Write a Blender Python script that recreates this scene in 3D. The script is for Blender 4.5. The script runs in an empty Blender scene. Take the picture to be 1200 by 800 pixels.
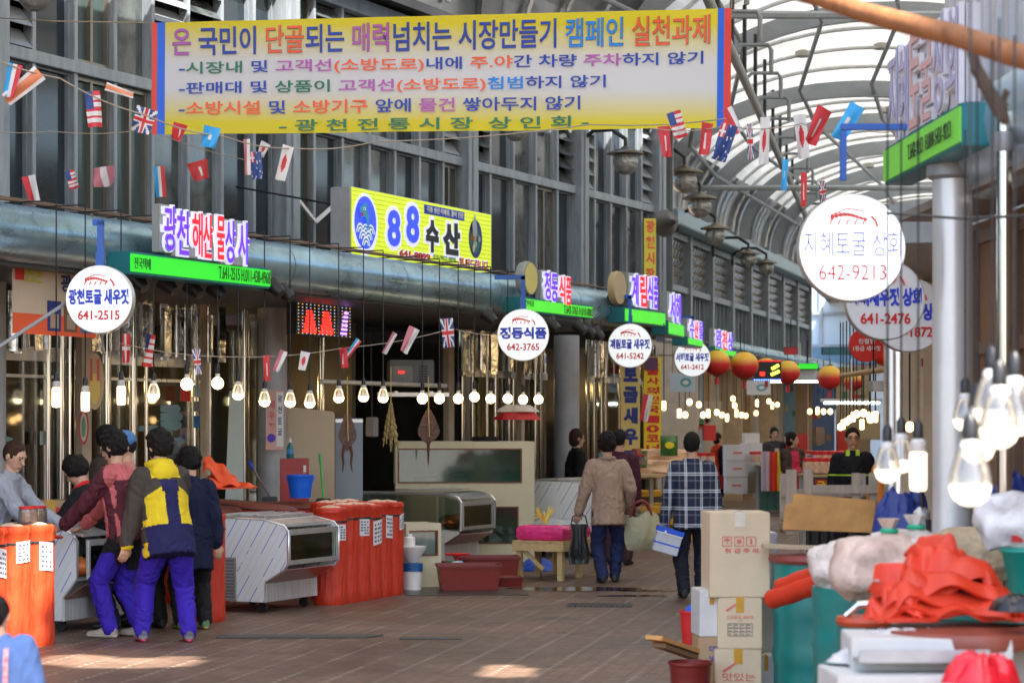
import bpy, bmesh, math, random
from mathutils import Vector, Matrix, noise
rnd = random.Random(7)
R = math.radians
# ------------------------------------------------------------------ camera, world, sun, exposure
SC = bpy.context.scene
COL = SC.collection
FPX, CAMH, HOR = 2600.0, 1.70, 500.0          # focal length in photo pixels (1200 wide), eye height, horizon row
cam = bpy.data.objects.new('camera', bpy.data.cameras.new('camera'))
COL.objects.link(cam)
cam.location = (0, 0, CAMH)
cam.rotation_euler = (R(90), 0, 0)
cam.data.sensor_width = 36
cam.data.lens = FPX / 1200 * 36
cam.data.shift_y = (HOR - 400) / 1200
cam.data.clip_start, cam.data.clip_end = 0.2, 3000
cam.data.dof.use_dof = True
cam.data.dof.focus_distance = 21.0
cam.data.dof.aperture_fstop = 3.2
SC.camera = cam
SUN_EL, SUN_AZ = 56.0, 150.0                   # azimuth: compass-like, 0 = +Y, clockwise; the sun stands behind the camera, to the right
w = bpy.data.worlds.new('World'); SC.world = w; w.use_nodes = True
nt = w.node_tree
sky = nt.nodes.new('ShaderNodeTexSky'); sky.sky_type = 'NISHITA'; sky.sun_disc = False
sky.sun_elevation = R(SUN_EL); sky.sun_rotation = R(SUN_AZ); sky.air_density = 1.0; sky.dust_density = 2.5
nt.links.new(sky.outputs[0], nt.nodes['Background'].inputs[0])
nt.nodes['Background'].inputs[1].default_value = 0.15
sl = bpy.data.lights.new('sun', 'SUN'); sl.energy = 4.6; sl.angle = R(0.6); sl.color = (1, .95, .86)
sun = bpy.data.objects.new('sun', sl); COL.objects.link(sun)
SUNDIR = Vector((math.sin(R(SUN_AZ)) * math.cos(R(SUN_EL)), math.cos(R(SUN_AZ)) * math.cos(R(SUN_EL)), math.sin(R(SUN_EL))))
sun.rotation_euler = SUNDIR.to_track_quat('Z', 'Y').to_euler()
SC.view_settings.view_transform = 'Standard'; SC.view_settings.look = 'None'
SC.view_settings.exposure = 2.1; SC.view_settings.gamma = 1.0; SC.view_settings.use_curve_mapping = False
SC.render.engine = 'CYCLES'
SC.cycles.use_denoising = True
SC.cycles.max_bounces = 8; SC.cycles.transparent_max_bounces = 12
SC.cycles.caustics_reflective = False; SC.cycles.caustics_refractive = False
SC.cycles.sample_clamp_indirect = 6.0
# ------------------------------------------------------------------ measuring helpers (photo pixel + distance -> point)
def W(px, py, Y): return Vector(((px - 600) / FPX * Y, Y, CAMH - (py - HOR) / FPX * Y))
def G(px, py):
    Y = FPX * CAMH / (py - HOR); return Vector(((px - 600) / FPX * Y, Y, 0))
class Line:                                    # a street line: s along it, d behind it
    def __init__(self, x, y, tan, side):
        self.b = Vector((x, y, 0)); a = math.atan(tan); self.u = Vector((math.sin(a), math.cos(a), 0))
        self.n = Vector((-math.cos(a), math.sin(a), 0)) * (1 if side == 'L' else -1)
        self.rz = math.pi / 2 - a if side == 'L' else -math.pi / 2 - a
        self.side = side
    def P(self, s, d, z=0): return self.b + self.u * s + self.n * d + Vector((0, 0, z))
    def s(self, px, d):
        k = (px - 600) / FPX; o = self.b + self.n * d
        return (k * o.y - o.x) / (self.u.x - k * self.u.y)
    def at(self, px, py, d):
        p = self.P(self.s(px, d), d); p.z = CAMH - (py - HOR) / FPX * p.y; return p
    def z(self, px, py, d): return self.at(px, py, d).z
LA = Line(-3.6, 17.33, .4625, 'L')             # front line of the near left stalls
LB = Line(3.15, 46.0, .285, 'L')               # upper facade of the far left building
LR = Line(2.5, 16.6, .2, 'R')                # right-hand shop line
# ------------------------------------------------------------------ materials
MATS = {}
def srgb(h):
    h = h.lstrip('#'); c = [int(h[i:i + 2], 16) / 255 for i in (0, 2, 4)]
    return tuple(x / 12.92 if x <= .04045 else ((x + .055) / 1.055) ** 2.4 for x in c)
def M(name, col, rough=.55, metal=0., var=.14, vs=5., bump=0., bs=40., emit=0., stretch=(1, 1, 1), spec=.5, col2=None, sheen=0.):
    if name in MATS: return MATS[name]
    if isinstance(col, str): col = srgb(col)
    if isinstance(col2, str): col2 = srgb(col2)
    m = bpy.data.materials.new(name); m.use_nodes = True; N = m.node_tree.nodes; L = m.node_tree.links
    b = N['Principled BSDF']; b.inputs['Roughness'].default_value = rough; b.inputs['Metallic'].default_value = metal
    b.inputs['Specular IOR Level'].default_value = spec
    tc = N.new('ShaderNodeTexCoord'); mp = N.new('ShaderNodeMapping'); mp.inputs['Scale'].default_value = stretch
    L.new(tc.outputs['Object'], mp.inputs[0])
    no = N.new('ShaderNodeTexNoise'); no.inputs['Scale'].default_value = vs; no.inputs['Detail'].default_value = 6; no.inputs['Roughness'].default_value = .62
    L.new(mp.outputs[0], no.inputs[0])
    rp = N.new('ShaderNodeValToRGB'); rp.color_ramp.elements[0].position = .3; rp.color_ramp.elements[1].position = .7
    c1 = [max(0, c * (1 - var)) for c in col]; c2 = col2 or [min(1, c * (1 + var)) for c in col]
    rp.color_ramp.elements[0].color = (*c1, 1); rp.color_ramp.elements[1].color = (*c2, 1)
    L.new(no.outputs[0], rp.inputs[0]); L.new(rp.outputs[0], b.inputs['Base Color'])
    if sheen: b.inputs['Sheen Weight'].default_value = sheen
    if emit:
        L.new(rp.outputs[0], b.inputs['Emission Color']); b.inputs['Emission Strength'].default_value = emit
    rv = N.new('ShaderNodeMapRange'); rv.inputs[3].default_value = max(0.02, rough - .1); rv.inputs[4].default_value = min(1, rough + .12)
    L.new(no.outputs[0], rv.inputs[0]); L.new(rv.outputs[0], b.inputs['Roughness'])
    if bump:
        n2 = N.new('ShaderNodeTexNoise'); n2.inputs['Scale'].default_value = bs; n2.inputs['Detail'].default_value = 5
        L.new(mp.outputs[0], n2.inputs[0])
        bp = N.new('ShaderNodeBump'); bp.inputs['Strength'].default_value = bump; bp.inputs['Distance'].default_value = .03
        L.new(n2.outputs[0], bp.inputs['Height']); L.new(bp.outputs[0], b.inputs['Normal'])
    MATS[name] = m; return m
def EM(name, col, strength):                   # things that give off light
    if name in MATS: return MATS[name]
    if isinstance(col, str): col = srgb(col)
    m = bpy.data.materials.new(name); m.use_nodes = True; b = m.node_tree.nodes['Principled BSDF']
    b.inputs['Base Color'].default_value = (*col, 1); b.inputs['Emission Color'].default_value = (*col, 1)
    b.inputs['Emission Strength'].default_value = strength; b.inputs['Roughness'].default_value = .4
    MATS[name] = m; return m
def GLASS(name, tint=(.85, .92, .9), refl=.12, haze=.0, hcol=(.5, .6, .58)):
    if name in MATS: return MATS[name]
    m = bpy.data.materials.new(name); m.use_nodes = True; N = m.node_tree.nodes; L = m.node_tree.links
    N.remove(N['Principled BSDF']); out = N['Material Output']
    tr = N.new('ShaderNodeBsdfTransparent'); tr.inputs[0].default_value = (*tint, 1)
    gl = N.new('ShaderNodeBsdfGlossy'); gl.inputs['Roughness'].default_value = .04
    lw = N.new('ShaderNodeLayerWeight'); lw.inputs[0].default_value = .35
    mr = N.new('ShaderNodeMapRange'); mr.inputs[3].default_value = refl; mr.inputs[4].default_value = .9
    L.new(lw.outputs['Fresnel'], mr.inputs[0])
    mx = N.new('ShaderNodeMixShader'); L.new(mr.outputs[0], mx.inputs[0]); L.new(tr.outputs[0], mx.inputs[1]); L.new(gl.outputs[0], mx.inputs[2])
    if haze:
        df = N.new('ShaderNodeBsdfDiffuse'); df.inputs[0].default_value = (*hcol, 1)
        m2 = N.new('ShaderNodeMixShader'); m2.inputs[0].default_value = haze
        L.new(mx.outputs[0], m2.inputs[1]); L.new(df.outputs[0], m2.inputs[2]); L.new(m2.outputs[0], out.inputs[0])
    else: L.new(mx.outputs[0], out.inputs[0])
    MATS[name] = m; return m
# ------------------------------------------------------------------ mesh builder
class MB:
    def __init__(s): s.v = []; s.f = []; s.m = []
    def add(s, vs, fs, m=0):
        k = len(s.v); s.v += [Vector(v) for v in vs]; s.f += [[i + k for i in f] for f in fs]; s.m += [m] * len(fs); return s
    def box(s, c, size, m=0, rz=0, rx=0, ry=0):
        c = Vector(c); h = Vector(size) / 2; q = Matrix.Rotation(rz, 3, 'Z') @ Matrix.Rotation(ry, 3, 'Y') @ Matrix.Rotation(rx, 3, 'X')
        vs = [c + q @ Vector((x * h.x, y * h.y, z * h.z)) for z in (-1, 1) for x, y in ((-1, -1), (1, -1), (1, 1), (-1, 1))]
        return s.add(vs, [(3, 2, 1, 0), (4, 5, 6, 7), (0, 1, 5, 4), (1, 2, 6, 5), (2, 3, 7, 6), (3, 0, 4, 7)], m)
    def tube(s, pts, r, n=8, m=0, caps=True, r2=None):
        pts = [Vector(p) for p in pts]; N = len(pts); rings = []; up = None
        for i, p in enumerate(pts):
            t = (pts[min(i + 1, N - 1)] - pts[max(i - 1, 0)])
            t = t.normalized() if t.length > 1e-9 else Vector((0, 0, 1))
            if up is None: up = t.orthogonal().normalized()
            a = up - t * up.dot(t); a = a.normalized() if a.length > 1e-6 else t.orthogonal().normalized(); up = a; b = t.cross(a)
            rr = r if r2 is None else r + (r2 - r) * i / (N - 1)
            if isinstance(r, (list, tuple)): rr = r[i]
            rings.append([p + (a * math.cos(k * 2 * math.pi / n) + b * math.sin(k * 2 * math.pi / n)) * rr for k in range(n)])
        vs = [v for g in rings for v in g]
        fs = [(i * n + k, i * n + (k + 1) % n, (i + 1) * n + (k + 1) % n, (i + 1) * n + k) for i in range(N - 1) for k in range(n)]
        if caps: fs += [tuple(range(n - 1, -1, -1)), tuple((N - 1) * n + k for k in range(n))]
        return s.add(vs, fs, m)
    def lathe(s, prof, n=20, c=(0, 0, 0), m=0, axis='Z', sx=1, sy=1, wob=0):
        c = Vector(c); vs = []; 
        for r, z in prof:
            for k in range(n):
                a = k * 2 * math.pi / n; q = 1 + (wob * noise.noise(Vector((math.cos(a) * 2, math.sin(a) * 2, z * 4 + c.x * 7 + c.y * 3))) if wob else 0)
                p = (r * q * math.cos(a) * sx, r * q * math.sin(a) * sy, z)
                if axis == 'Y': p = (p[0], p[2], -p[1])
                if axis == 'X': p = (p[2], p[0], p[1])
                vs.append(c + Vector(p))
        P = len(prof)
        fs = [(i * n + k, i * n + (k + 1) % n, (i + 1) * n + (k + 1) % n, (i + 1) * n + k) for i in range(P - 1) for k in range(n)]
        if prof[0][0] > 1e-6: fs.append(tuple(range(n - 1, -1, -1)))
        if prof[-1][0] > 1e-6: fs.append(tuple((P - 1) * n + k for k in range(n)))
        return s.add(vs, fs, m)
    def prism(s, poly, e0, e1, m=0, plane='XZ'):   # polygon in a plane, extruded along the third axis from e0 to e1
        def q(a, b, e): return {'XZ': (a, e, b), 'YZ': (e, a, b), 'XY': (a, b, e)}[plane]
        n = len(poly); vs = [q(a, b, e0) for a, b in poly] + [q(a, b, e1) for a, b in poly]
        fs = [tuple(range(n)), tuple(range(2 * n - 1, n - 1, -1))] + [(i, i + n, (i + 1) % n + n, (i + 1) % n) for i in range(n)]
        return s.add(vs, fs, m)
    def ball(s, c, r, m=0, n=14, k=9, sc=(1, 1, 1), wob=0, seed=0):
        c = Vector(c); vs = []; fs = []
        for i in range(k + 1):
            t = math.pi * i / k
            for j in range(n):
                a = 2 * math.pi * j / n; d = Vector((math.sin(t) * math.cos(a), math.sin(t) * math.sin(a), math.cos(t)))
                q = 1 + (wob * noise.noise(d * 2.2 + Vector((seed * 3.1, seed, 0))) if wob else 0)
                vs.append(c + Vector((d.x * sc[0], d.y * sc[1], d.z * sc[2])) * r * q)
        for i in range(k):
            for j in range(n): fs.append((i * n + j, (i + 1) * n + j, (i + 1) * n + (j + 1) % n, i * n + (j + 1) % n))
        return s.add(vs, fs, m)
    def grid(s, fn, nu, nv, m=0):
        vs = [fn(i / nu, j / nv) for j in range(nv + 1) for i in range(nu + 1)]
        return s.add(vs, [(j * (nu + 1) + i, j * (nu + 1) + i + 1, (j + 1) * (nu + 1) + i + 1, (j + 1) * (nu + 1) + i) for j in range(nv) for i in range(nu)], m)
    def build(s, name, mats, parent=None, loc=None, rz=0, smooth=True, bevel=0, weld=True, solid=0, sub=0):
        me = bpy.data.meshes.new(name)
        me.from_pydata([tuple(v) for v in s.v], [], s.f)
        if not isinstance(mats, (list, tuple)): mats = [mats]
        for m in mats: me.materials.append(m)
        me.polygons.foreach_set('material_index', s.m)
        if weld or bevel or solid:
            bm = bmesh.new(); bm.from_mesh(me)
            if weld: bmesh.ops.remove_doubles(bm, verts=bm.verts, dist=1e-5)
            if solid: bmesh.ops.solidify(bm, geom=bm.faces[:], thickness=solid)
            bmesh.ops.recalc_face_normals(bm, faces=bm.faces)
            if bevel:
                ed = [e for e in bm.edges if len(e.link_faces) == 2 and e.calc_face_angle(0) > R(35)]
                bmesh.ops.bevel(bm, geom=ed, offset=bevel, segments=2, affect='EDGES', clamp_overlap=True)
            bm.to_mesh(me); bm.free()
        if smooth:
            me.polygons.foreach_set('use_smooth', [True] * len(me.polygons)); me.set_sharp_from_angle(angle=R(38))
        me.update()
        o = bpy.data.objects.new(name, me); COL.objects.link(o)
        if parent: o.parent = parent
        if loc is not None: o.location = loc
        o.rotation_euler.z = rz
        return o
def tag(o, label, cat, group=None):
    o['label'] = label; o['category'] = cat
    if group: o['group'] = group
    return o
def struct(o, kind='structure'): o['kind'] = kind; return o
def thing(name, label, cat, loc=(0, 0, 0), rz=0, group=None):
    o = bpy.data.objects.new(name, None); COL.objects.link(o); o.empty_display_size = .1
    o.location = loc; o.rotation_euler = (0, 0, rz)
    return tag(o, label, cat, group)
def copy_thing(t, loc, rz=None, label=None):
    r = t.copy(); COL.objects.link(r); r.location = loc
    if rz is not None: r.rotation_euler.z = rz
    if label: r['label'] = label
    for ch in list(t.children):
        c = ch.copy(); COL.objects.link(c); c.parent = r
        for g in ch.children:
            d = g.copy(); COL.objects.link(d); d.parent = c
    return r
ORD = 'first second third fourth fifth sixth seventh eighth ninth tenth eleventh twelfth thirteenth fourteenth fifteenth sixteenth seventeenth eighteenth nineteenth twentieth'.split()
# ------------------------------------------------------------------ lettering: text as geometry
TCACHE = {}
def glyphs(body, bold=0., fmt=None, depth=0.):
    key = (body, bold, tuple(fmt) if fmt else None, depth)
    if key in TCACHE: return TCACHE[key]
    c = bpy.data.curves.new('lettering', 'FONT'); c.body = body; c.offset = bold; c.extrude = depth; c.resolution_u = 3
    if fmt:
        for i in range(max(fmt) + 1): c.materials.append(None)
        for i, k in enumerate(fmt): c.body_format[i].material_index = k
    o = bpy.data.objects.new('lettering', c); COL.objects.link(o)
    dg = bpy.context.evaluated_depsgraph_get(); me = bpy.data.meshes.new_from_object(o.evaluated_get(dg))
    vs = [v.co.copy() for v in me.vertices]; fs = [tuple(p.vertices) for p in me.polygons]; ms = [p.material_index for p in me.polygons]
    bpy.data.objects.remove(o); bpy.data.curves.remove(c); bpy.data.meshes.remove(me)
    x0 = min(v.x for v in vs); x1 = max(v.x for v in vs); y0 = min(v.y for v in vs); y1 = max(v.y for v in vs)
    TCACHE[key] = ([Vector(((v.x - x0) / (x1 - x0), (v.y - y0) / (y1 - y0), v.z)) for v in vs], fs, ms, (x1 - x0) / (y1 - y0))
    return TCACHE[key]
def text(mb, body, x0, z0, x1, z1, y, m=0, bold=.0, fmt=None, mapf=None, pad=0., zd=0., depth=0.):
    """lettering filling the box x0..x1, z0..z1 on the plane y (front is -y); mapf(x, z, y) may bend it on to another surface"""
    vs, fs, ms, _ = glyphs(body, bold, fmt, depth)
    out = []
    for v in vs:
        x = x0 - pad + (x1 - x0 + 2 * pad) * v.x; z = z0 - pad + (z1 - z0 + 2 * pad) * v.y; yy = y - (v.z + depth) * zd
        out.append(mapf(x, z, yy) if mapf else Vector((x, yy, z)))
    k = len(mb.v); mb.v += out; mb.f += [[i + k for i in f] for f in fs]; mb.m += [(m + q) if fmt else m for q in ms]
    return mb
# ================================================================== SETTING
STEEL = M('grey_painted_steel', (.30, .32, .34), .45, .3, .1, 3, .04)
FRAME = M('grey_window_frame', (.29, .325, .36), .45, .3, .28, 3, .03, stretch=(2.5, 2.5, .5))
ALU = M('bronze_aluminium', (.26, .235, .20), .35, .7, .12, 2)
CHROME = M('polished_steel', (.62, .60, .56), .13, 1., .15, 4, .03, 6, stretch=(1, 1, .15))
CHROME2 = M('brushed_steel', (.70, .71, .72), .3, .8, .1, 6, .04, 60, stretch=(1, 1, .1))
DARK = M('dark_interior', (.022, .022, .024), .7, 0, .3, 1.2)
DARKB = M('black_metal', (.02, .02, .022), .4, .2, .2, 6)
WARMW = M('warm_wall', (.42, .33, .23), .7, 0, .15, 1.5, .05)
CREAMW = M('cream_wall', (.55, .50, .40), .6, 0, .1, 1.5)
DUCT = M('blue_steel_duct', (.27, .42, .50), .28, .65, .45, 2.2, .08, 6, stretch=(.6, 1, 1))
TEAL = M('teal_steel', (.02, .19, .22), .4, .1, .12, 4)
WHITEP = M('white_paint', (.78, .78, .76), .5, 0, .06, 3)
BLUEST = M('blue_bracket_paint', (.02, .10, .42), .4, .1, .15, 8)
PANE_D = M('dark_window_glass', (.013, .022, .032), .08, 0, .35, 1.2, .01, 2, spec=.5)
PANE_G = M('curtained_window_glass', (.045, .070, .070), .16, 0, .3, .8, spec=.35, stretch=(2, 2, .4))
PANE_R = M('reflecting_window_glass', (.02, .028, .034), .06, .1, .2, 4, .02, 3, spec=.7, stretch=(1, 1, .5), col2=(.12, .135, .135))
CLEAR = GLASS('shop_glass', refl=.2)

def parts(name, mat, parent, items, smooth=False, bevel=0):
    for fn in items:
        mb = MB(); fn(mb); mb.build(name, mat, parent, smooth=smooth, bevel=bevel)
def bx(c, size, rz=0): return lambda mb: mb.box(c, size, rz=rz)
# ---- ground
def ground_material():
    m = bpy.data.materials.new('block_paving'); m.use_nodes = True; N = m.node_tree.nodes; L = m.node_tree.links; b = N['Principled BSDF']
    ge = N.new('ShaderNodeNewGeometry'); mp = N.new('ShaderNodeMapping'); mp.inputs['Rotation'].default_value = (0, 0, R(11.3)); L.new(ge.outputs['Position'], mp.inputs[0])
    sx = N.new('ShaderNodeSeparateXYZ'); L.new(mp.outputs[0], sx.inputs[0])
    def mth(op, a, bb=None, c=None):
        n = N.new('ShaderNodeMath'); n.operation = op
        for i, q in enumerate((a, bb, c)):
            if q is None: continue
            if isinstance(q, (int, float)): n.inputs[i].default_value = q
            else: L.new(q, n.inputs[i])
        return n.outputs[0]
    br = N.new('ShaderNodeTexBrick'); br.offset = .5
    for k, q in (('Scale', 1.0), ('Mortar Size', .006), ('Mortar Smooth', .3), ('Bias', 0), ('Brick Width', .22), ('Row Height', .11)): br.inputs[k].default_value = q
    rot = N.new('ShaderNodeMapping'); rot.inputs['Rotation'].default_value = (0, 0, R(90)); L.new(mp.outputs[0], rot.inputs[0]); L.new(rot.outputs[0], br.inputs[0])
    br.inputs['Color1'].default_value = (.130, .076, .050, 1); br.inputs['Color2'].default_value = (.150, .095, .067, 1); br.inputs['Mortar'].default_value = (.098, .062, .043, 1)
    n1 = N.new('ShaderNodeTexNoise'); n1.inputs['Scale'].default_value = .5; n1.inputs['Detail'].default_value = 8; n1.inputs['Roughness'].default_value = .65
    L.new(ge.outputs['Position'], n1.inputs[0])
    n2 = N.new('ShaderNodeTexNoise'); n2.inputs['Scale'].default_value = 9; n2.inputs['Detail'].default_value = 6
    L.new(ge.outputs['Position'], n2.inputs[0])
    mr = N.new('ShaderNodeMapRange'); mr.inputs[1].default_value = .3; mr.inputs[2].default_value = .72; mr.inputs[3].default_value = .52; mr.inputs[4].default_value = 1.42; L.new(n1.outputs[0], mr.inputs[0])
    mr2 = N.new('ShaderNodeMapRange'); mr2.inputs[1].default_value = .3; mr2.inputs[2].default_value = .7; mr2.inputs[3].default_value = .82; mr2.inputs[4].default_value = 1.2; L.new(n2.outputs[0], mr2.inputs[0])
    n5 = N.new('ShaderNodeTexNoise'); n5.inputs['Scale'].default_value = 1.1; n5.inputs['Detail'].default_value = 9; n5.inputs['Roughness'].default_value = .7; L.new(ge.outputs['Position'], n5.inputs[0])
    st5 = N.new('ShaderNodeMapRange'); st5.inputs[1].default_value = .56; st5.inputs[2].default_value = .64; st5.inputs[3].default_value = 1.0; st5.inputs[4].default_value = .62; L.new(n5.outputs[0], st5.inputs[0])
    k = mth('MULTIPLY', mth('MULTIPLY', mr.outputs[0], mr2.outputs[0]), st5.outputs[0])
    mx = N.new('ShaderNodeMixRGB'); mx.blend_type = 'MULTIPLY'; mx.inputs[0].default_value = 1; L.new(br.outputs[0], mx.inputs[1]); L.new(k, mx.inputs[2])
    # pale dotted rows between the courses
    fx = mth('ABSOLUTE', mth('SUBTRACT', mth('FRACT', mth('DIVIDE', sx.outputs[0], .33)), .5)); line = mth('LESS_THAN', fx, .04)
    fy = mth('LESS_THAN', mth('FRACT', mth('DIVIDE', sx.outputs[1], .11)), .42)
    n3 = N.new('ShaderNodeTexNoise'); n3.inputs['Scale'].default_value = 1.3; n3.inputs['Detail'].default_value = 3; L.new(ge.outputs['Position'], n3.inputs[0])
    wear = N.new('ShaderNodeMapRange'); wear.inputs[1].default_value = .34; wear.inputs[2].default_value = .62; wear.inputs[3].default_value = .12; wear.inputs[4].default_value = .85; L.new(n3.outputs[0], wear.inputs[0])
    dot = mth('MULTIPLY', mth('MULTIPLY', line, fy), wear.outputs[0])
    m2 = N.new('ShaderNodeMixRGB'); L.new(dot, m2.inputs[0]); L.new(mx.outputs[0], m2.inputs[1]); m2.inputs[2].default_value = (.36, .31, .26, 1)
    L.new(m2.outputs[0], b.inputs['Base Color'])
    rr = N.new('ShaderNodeMapRange'); rr.inputs[1].default_value = .3; rr.inputs[2].default_value = .7; rr.inputs[3].default_value = .34; rr.inputs[4].default_value = .72; L.new(n1.outputs[0], rr.inputs[0]); L.new(rr.outputs[0], b.inputs['Roughness'])
    bp = N.new('ShaderNodeBump'); bp.inputs['Strength'].default_value = .35; bp.inputs['Distance'].default_value = .01
    L.new(mth('ADD', br.outputs['Fac'], mth('MULTIPLY', n2.outputs[0], -.6)), bp.inputs['Height']); bp.invert = True
    L.new(bp.outputs[0], b.inputs['Normal'])
    return m
g = MB(); g.grid(lambda a, b: Vector((-400 + 800 * a, -300 + 1300 * b, 0)), 8, 8)
struct(g.build('ground', ground_material(), smooth=False))

# ---- near left shop building: curtain wall above, glazed shopfronts below
s_end = LA.s(776, 3.8); s_beg = -12.0
A = thing('shop_building', 'long grey market building on the left with a glazed upper floor over open fish shops', 'building', LA.P(0, 3.8), LA.rz)
def lx(px, d=3.8): return LA.s(px, d)
fr = MB()
pil = [-11.9] + [lx(p) for p in (-20, 327, 540, 672, 764)]
for s in pil[1:]:
    fr.box((s, -.06, 5.5), (.34, .3, 3.9))
    fr.box((s, -.215, 5.5), (.09, .03, 3.9))
ZT0, ZT1, ZT2 = 3.6, 5.55, 7.35
L_ = s_end - s_beg; mid = (s_end + s_beg) / 2
for z, h in ((3.66, .2), (5.56, .13), (7.3, .2)): fr.box((mid, -.035, z), (L_, .17, h))
cells = []
for a, b in zip(pil, pil[1:] + [s_end]):
    n = max(1, round((b - a - .34) / .70)); w_ = (b - a) / n
    if b - a < .6: continue
    for i in range(n):
        cells.append((a + w_ * i + (.17 if i == 0 else 0), a + w_ * (i + 1) - (.17 if i == n - 1 else 0)))
        if i: fr.box((a + w_ * i, -.03, 5.5), (.07, .12, 3.75))
fr.build('facade_frame', FRAME, A, bevel=.006)
for i, (a, b) in enumerate(cells):
    for row, (z0, z1) in enumerate(((3.76, 5.49), (5.63, 7.2))):
        if b < lx(-60): continue
        kind = rnd.random(); x0, x1 = a + .037, b - .037
        if row == 1 and i % 5 in (1, 2):             # louvres: slanted blades
            lv = MB(); n = 7
            for k in range(n):
                z = z0 + (z1 - z0) * (k + .5) / n
                lv.box(((x0 + x1) / 2, -.02, z), (x1 - x0, .008, (z1 - z0) / n * 1.15), rx=R(-38))
            lv.build('louvre', PANE_R if i % 2 else STEEL, A, smooth=False)
            continue
        wf = MB(); t = .045; sl_ = (i % 6 == 0 or kind > .93)
        if sl_:
            for xx in (x0 + t / 2, x1 - t / 2, (x0 + x1) / 2): wf.box((xx, .0, (z0 + z1) / 2), (t, .06, z1 - z0))
            for zz in (z0 + t / 2, z1 - t / 2): wf.box(((x0 + x1) / 2, .0025, zz), (x1 - x0 - .005, .055, t))
        else:
            for xx in (x0 + .01, x1 - .01): wf.box((xx, .0, (z0 + z1) / 2), (.02, .05, z1 - z0))
            for zz in (z0 + .01, z1 - .01): wf.box(((x0 + x1) / 2, .002, zz), (x1 - x0 - .004, .045, .02))
        wo = wf.build('window', ALU if sl_ else FRAME, A, smooth=False)
        p = MB(); p.box(((x0 + x1) / 2, .03, (z0 + z1) / 2), (x1 - x0 - .02, .012, z1 - z0 - .02), ry=0, rx=rnd.uniform(-.004, .004), rz=rnd.uniform(-.012, .012))
        p.build('pane', PANE_G if (sl_ and i < 40) else (PANE_R if (i % 7 in (4, 5) or (row == 0 and i % 6 == 3)) else PANE_D), wo, smooth=False)
bw = MB(); bw.box((mid, .35, 5.5), (L_, .3, 4.2)); bw.box((mid, 5.5, 3.7), (L_, 10, .4)); bw.box((mid, 5, 7.6), (L_, 10.6, .3))
bw.box((s_end - .1, 4.2, 3.65), (.2, 8, 7.3))
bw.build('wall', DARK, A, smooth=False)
ew = MB(); ew.box((s_end + .02, .25, 5.5), (.03, .9, 4.0)); ew.build('end_wall', STEEL, A)
s_can = LA.s(742, 1.0); Lc = s_can - s_beg; midc = (s_can + s_beg) / 2
# canopy: half-round blue steel gutter in front, flat soffit behind
du = MB(); n = 12
prof = [(.24 * math.cos(R(a)), .24 * math.sin(R(a))) for a in range(-100, 101, 20)]
ax = Vector((0, -2.75, 3.32))                         # local y = -(3.8-d)
for k, (s0, s1) in enumerate([(s_beg + i * 2.45, s_beg + (i + 1) * 2.45 - .012) for i in range(int((s_can - s_beg) / 2.45) + 1)]):
    s1 = min(s1, s_can)
    if s1 - s0 < .2: continue
    du.grid(lambda u, v, s0=s0, s1=s1: Vector((s0 + (s1 - s0) * u, -2.75 - prof[min(10, int(round(v * 10)))][0], 3.32 + prof[min(10, int(round(v * 10)))][1])), 1, 10)
du.build('canopy_duct', DUCT, A, solid=.004)
ca = MB(); ca.box((midc, -1.35, 3.5), (Lc, 2.8, .06)); ca.box((midc, -1.35, 3.08), (Lc, 2.76, .05)); ca.box((midc, -2.74, 3.12), (Lc, .14, .035)); ca.build('canopy', M('canopy_soffit', (.08, .09, .10), .5, .2), A, smooth=False)
parts('canopy_pipe', M('rusty_pipe', (.20, .13, .09), .6, .4), A, [lambda mb, zz=zz, yy=yy: mb.tube([(s_beg, yy, zz), (s_can, yy, zz)], .012, 6) for zz, yy in ((3.62, -2.6), (3.70, -2.2))], True)
# ground floor of the near left building
def post(mb, s, y, z0, z1, r, m=0, n=10): mb.lathe([(r, z0), (r, z1)], n, (s, y, 0), m)
parts('column', M('grey_column_paint', (.40, .41, .43), .5, .1), A, [lambda mb, px=px, r=r: post(mb, lx(px, 2.6), -1.2, 0, 3.06, r, n=20) for px, r in ((319, .17), (664, .19), (-12, .15))], True)
parts('shopfront_post', CHROME, A, [lambda mb, px=px: post(mb, lx(px, 2.9), -.9 + rnd.uniform(-.05, .1), 0, 3.06, rnd.choice((.022, .03, .045, .05))) for px in (52, 58, 76, 86, 122, 131, 158, 168, 234, 247, 289, 296, 376, 381, 535, 546, 556, 571, 583, 600, 607, 618, 626, 634, 642, 690, 700, 706, 716, 723, 760, 765)], True)
parts('shopfront_pillar', M('beige_pillar', (.50, .40, .28), .5), A, [bx((lx(px, 2.8), -1., 1.53), (w_, .08, 3.04)) for px, w_ in ((98, .16), (240, .06), (526, .17), (610, .1))])
for a, b in ((-60, 125), (125, 240), (240, 300), (540, 640), (690, 770)):
    s0, s1 = lx(a, 3.0), lx(b, 3.0); parts('shopfront_glass', CLEAR, A, [bx(((s0 + s1) / 2, -.8, 1.45), (s1 - s0, .012, 2.7))])
for a, b, z, h in ((-60, 235, 2.42, .14), (-60, 235, 2.2, .03), (540, 640, 2.45, .1), (690, 770, 2.45, .1), (-60, 300, .12, .22), (540, 770, .12, .22)):
    s0, s1 = lx(a, 2.95), lx(b, 2.95); parts('shopfront_rail', CHROME2, A, [bx(((s0 + s1) / 2, -.85, z), (s1 - s0, .05, h))])
BLIND = M('mirrored_strip', (.62, .62, .62), .16, 1., .3, 3, .3, 8)
st = MB()                                            # hanging clear strips and mirrored blinds under the canopy
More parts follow.
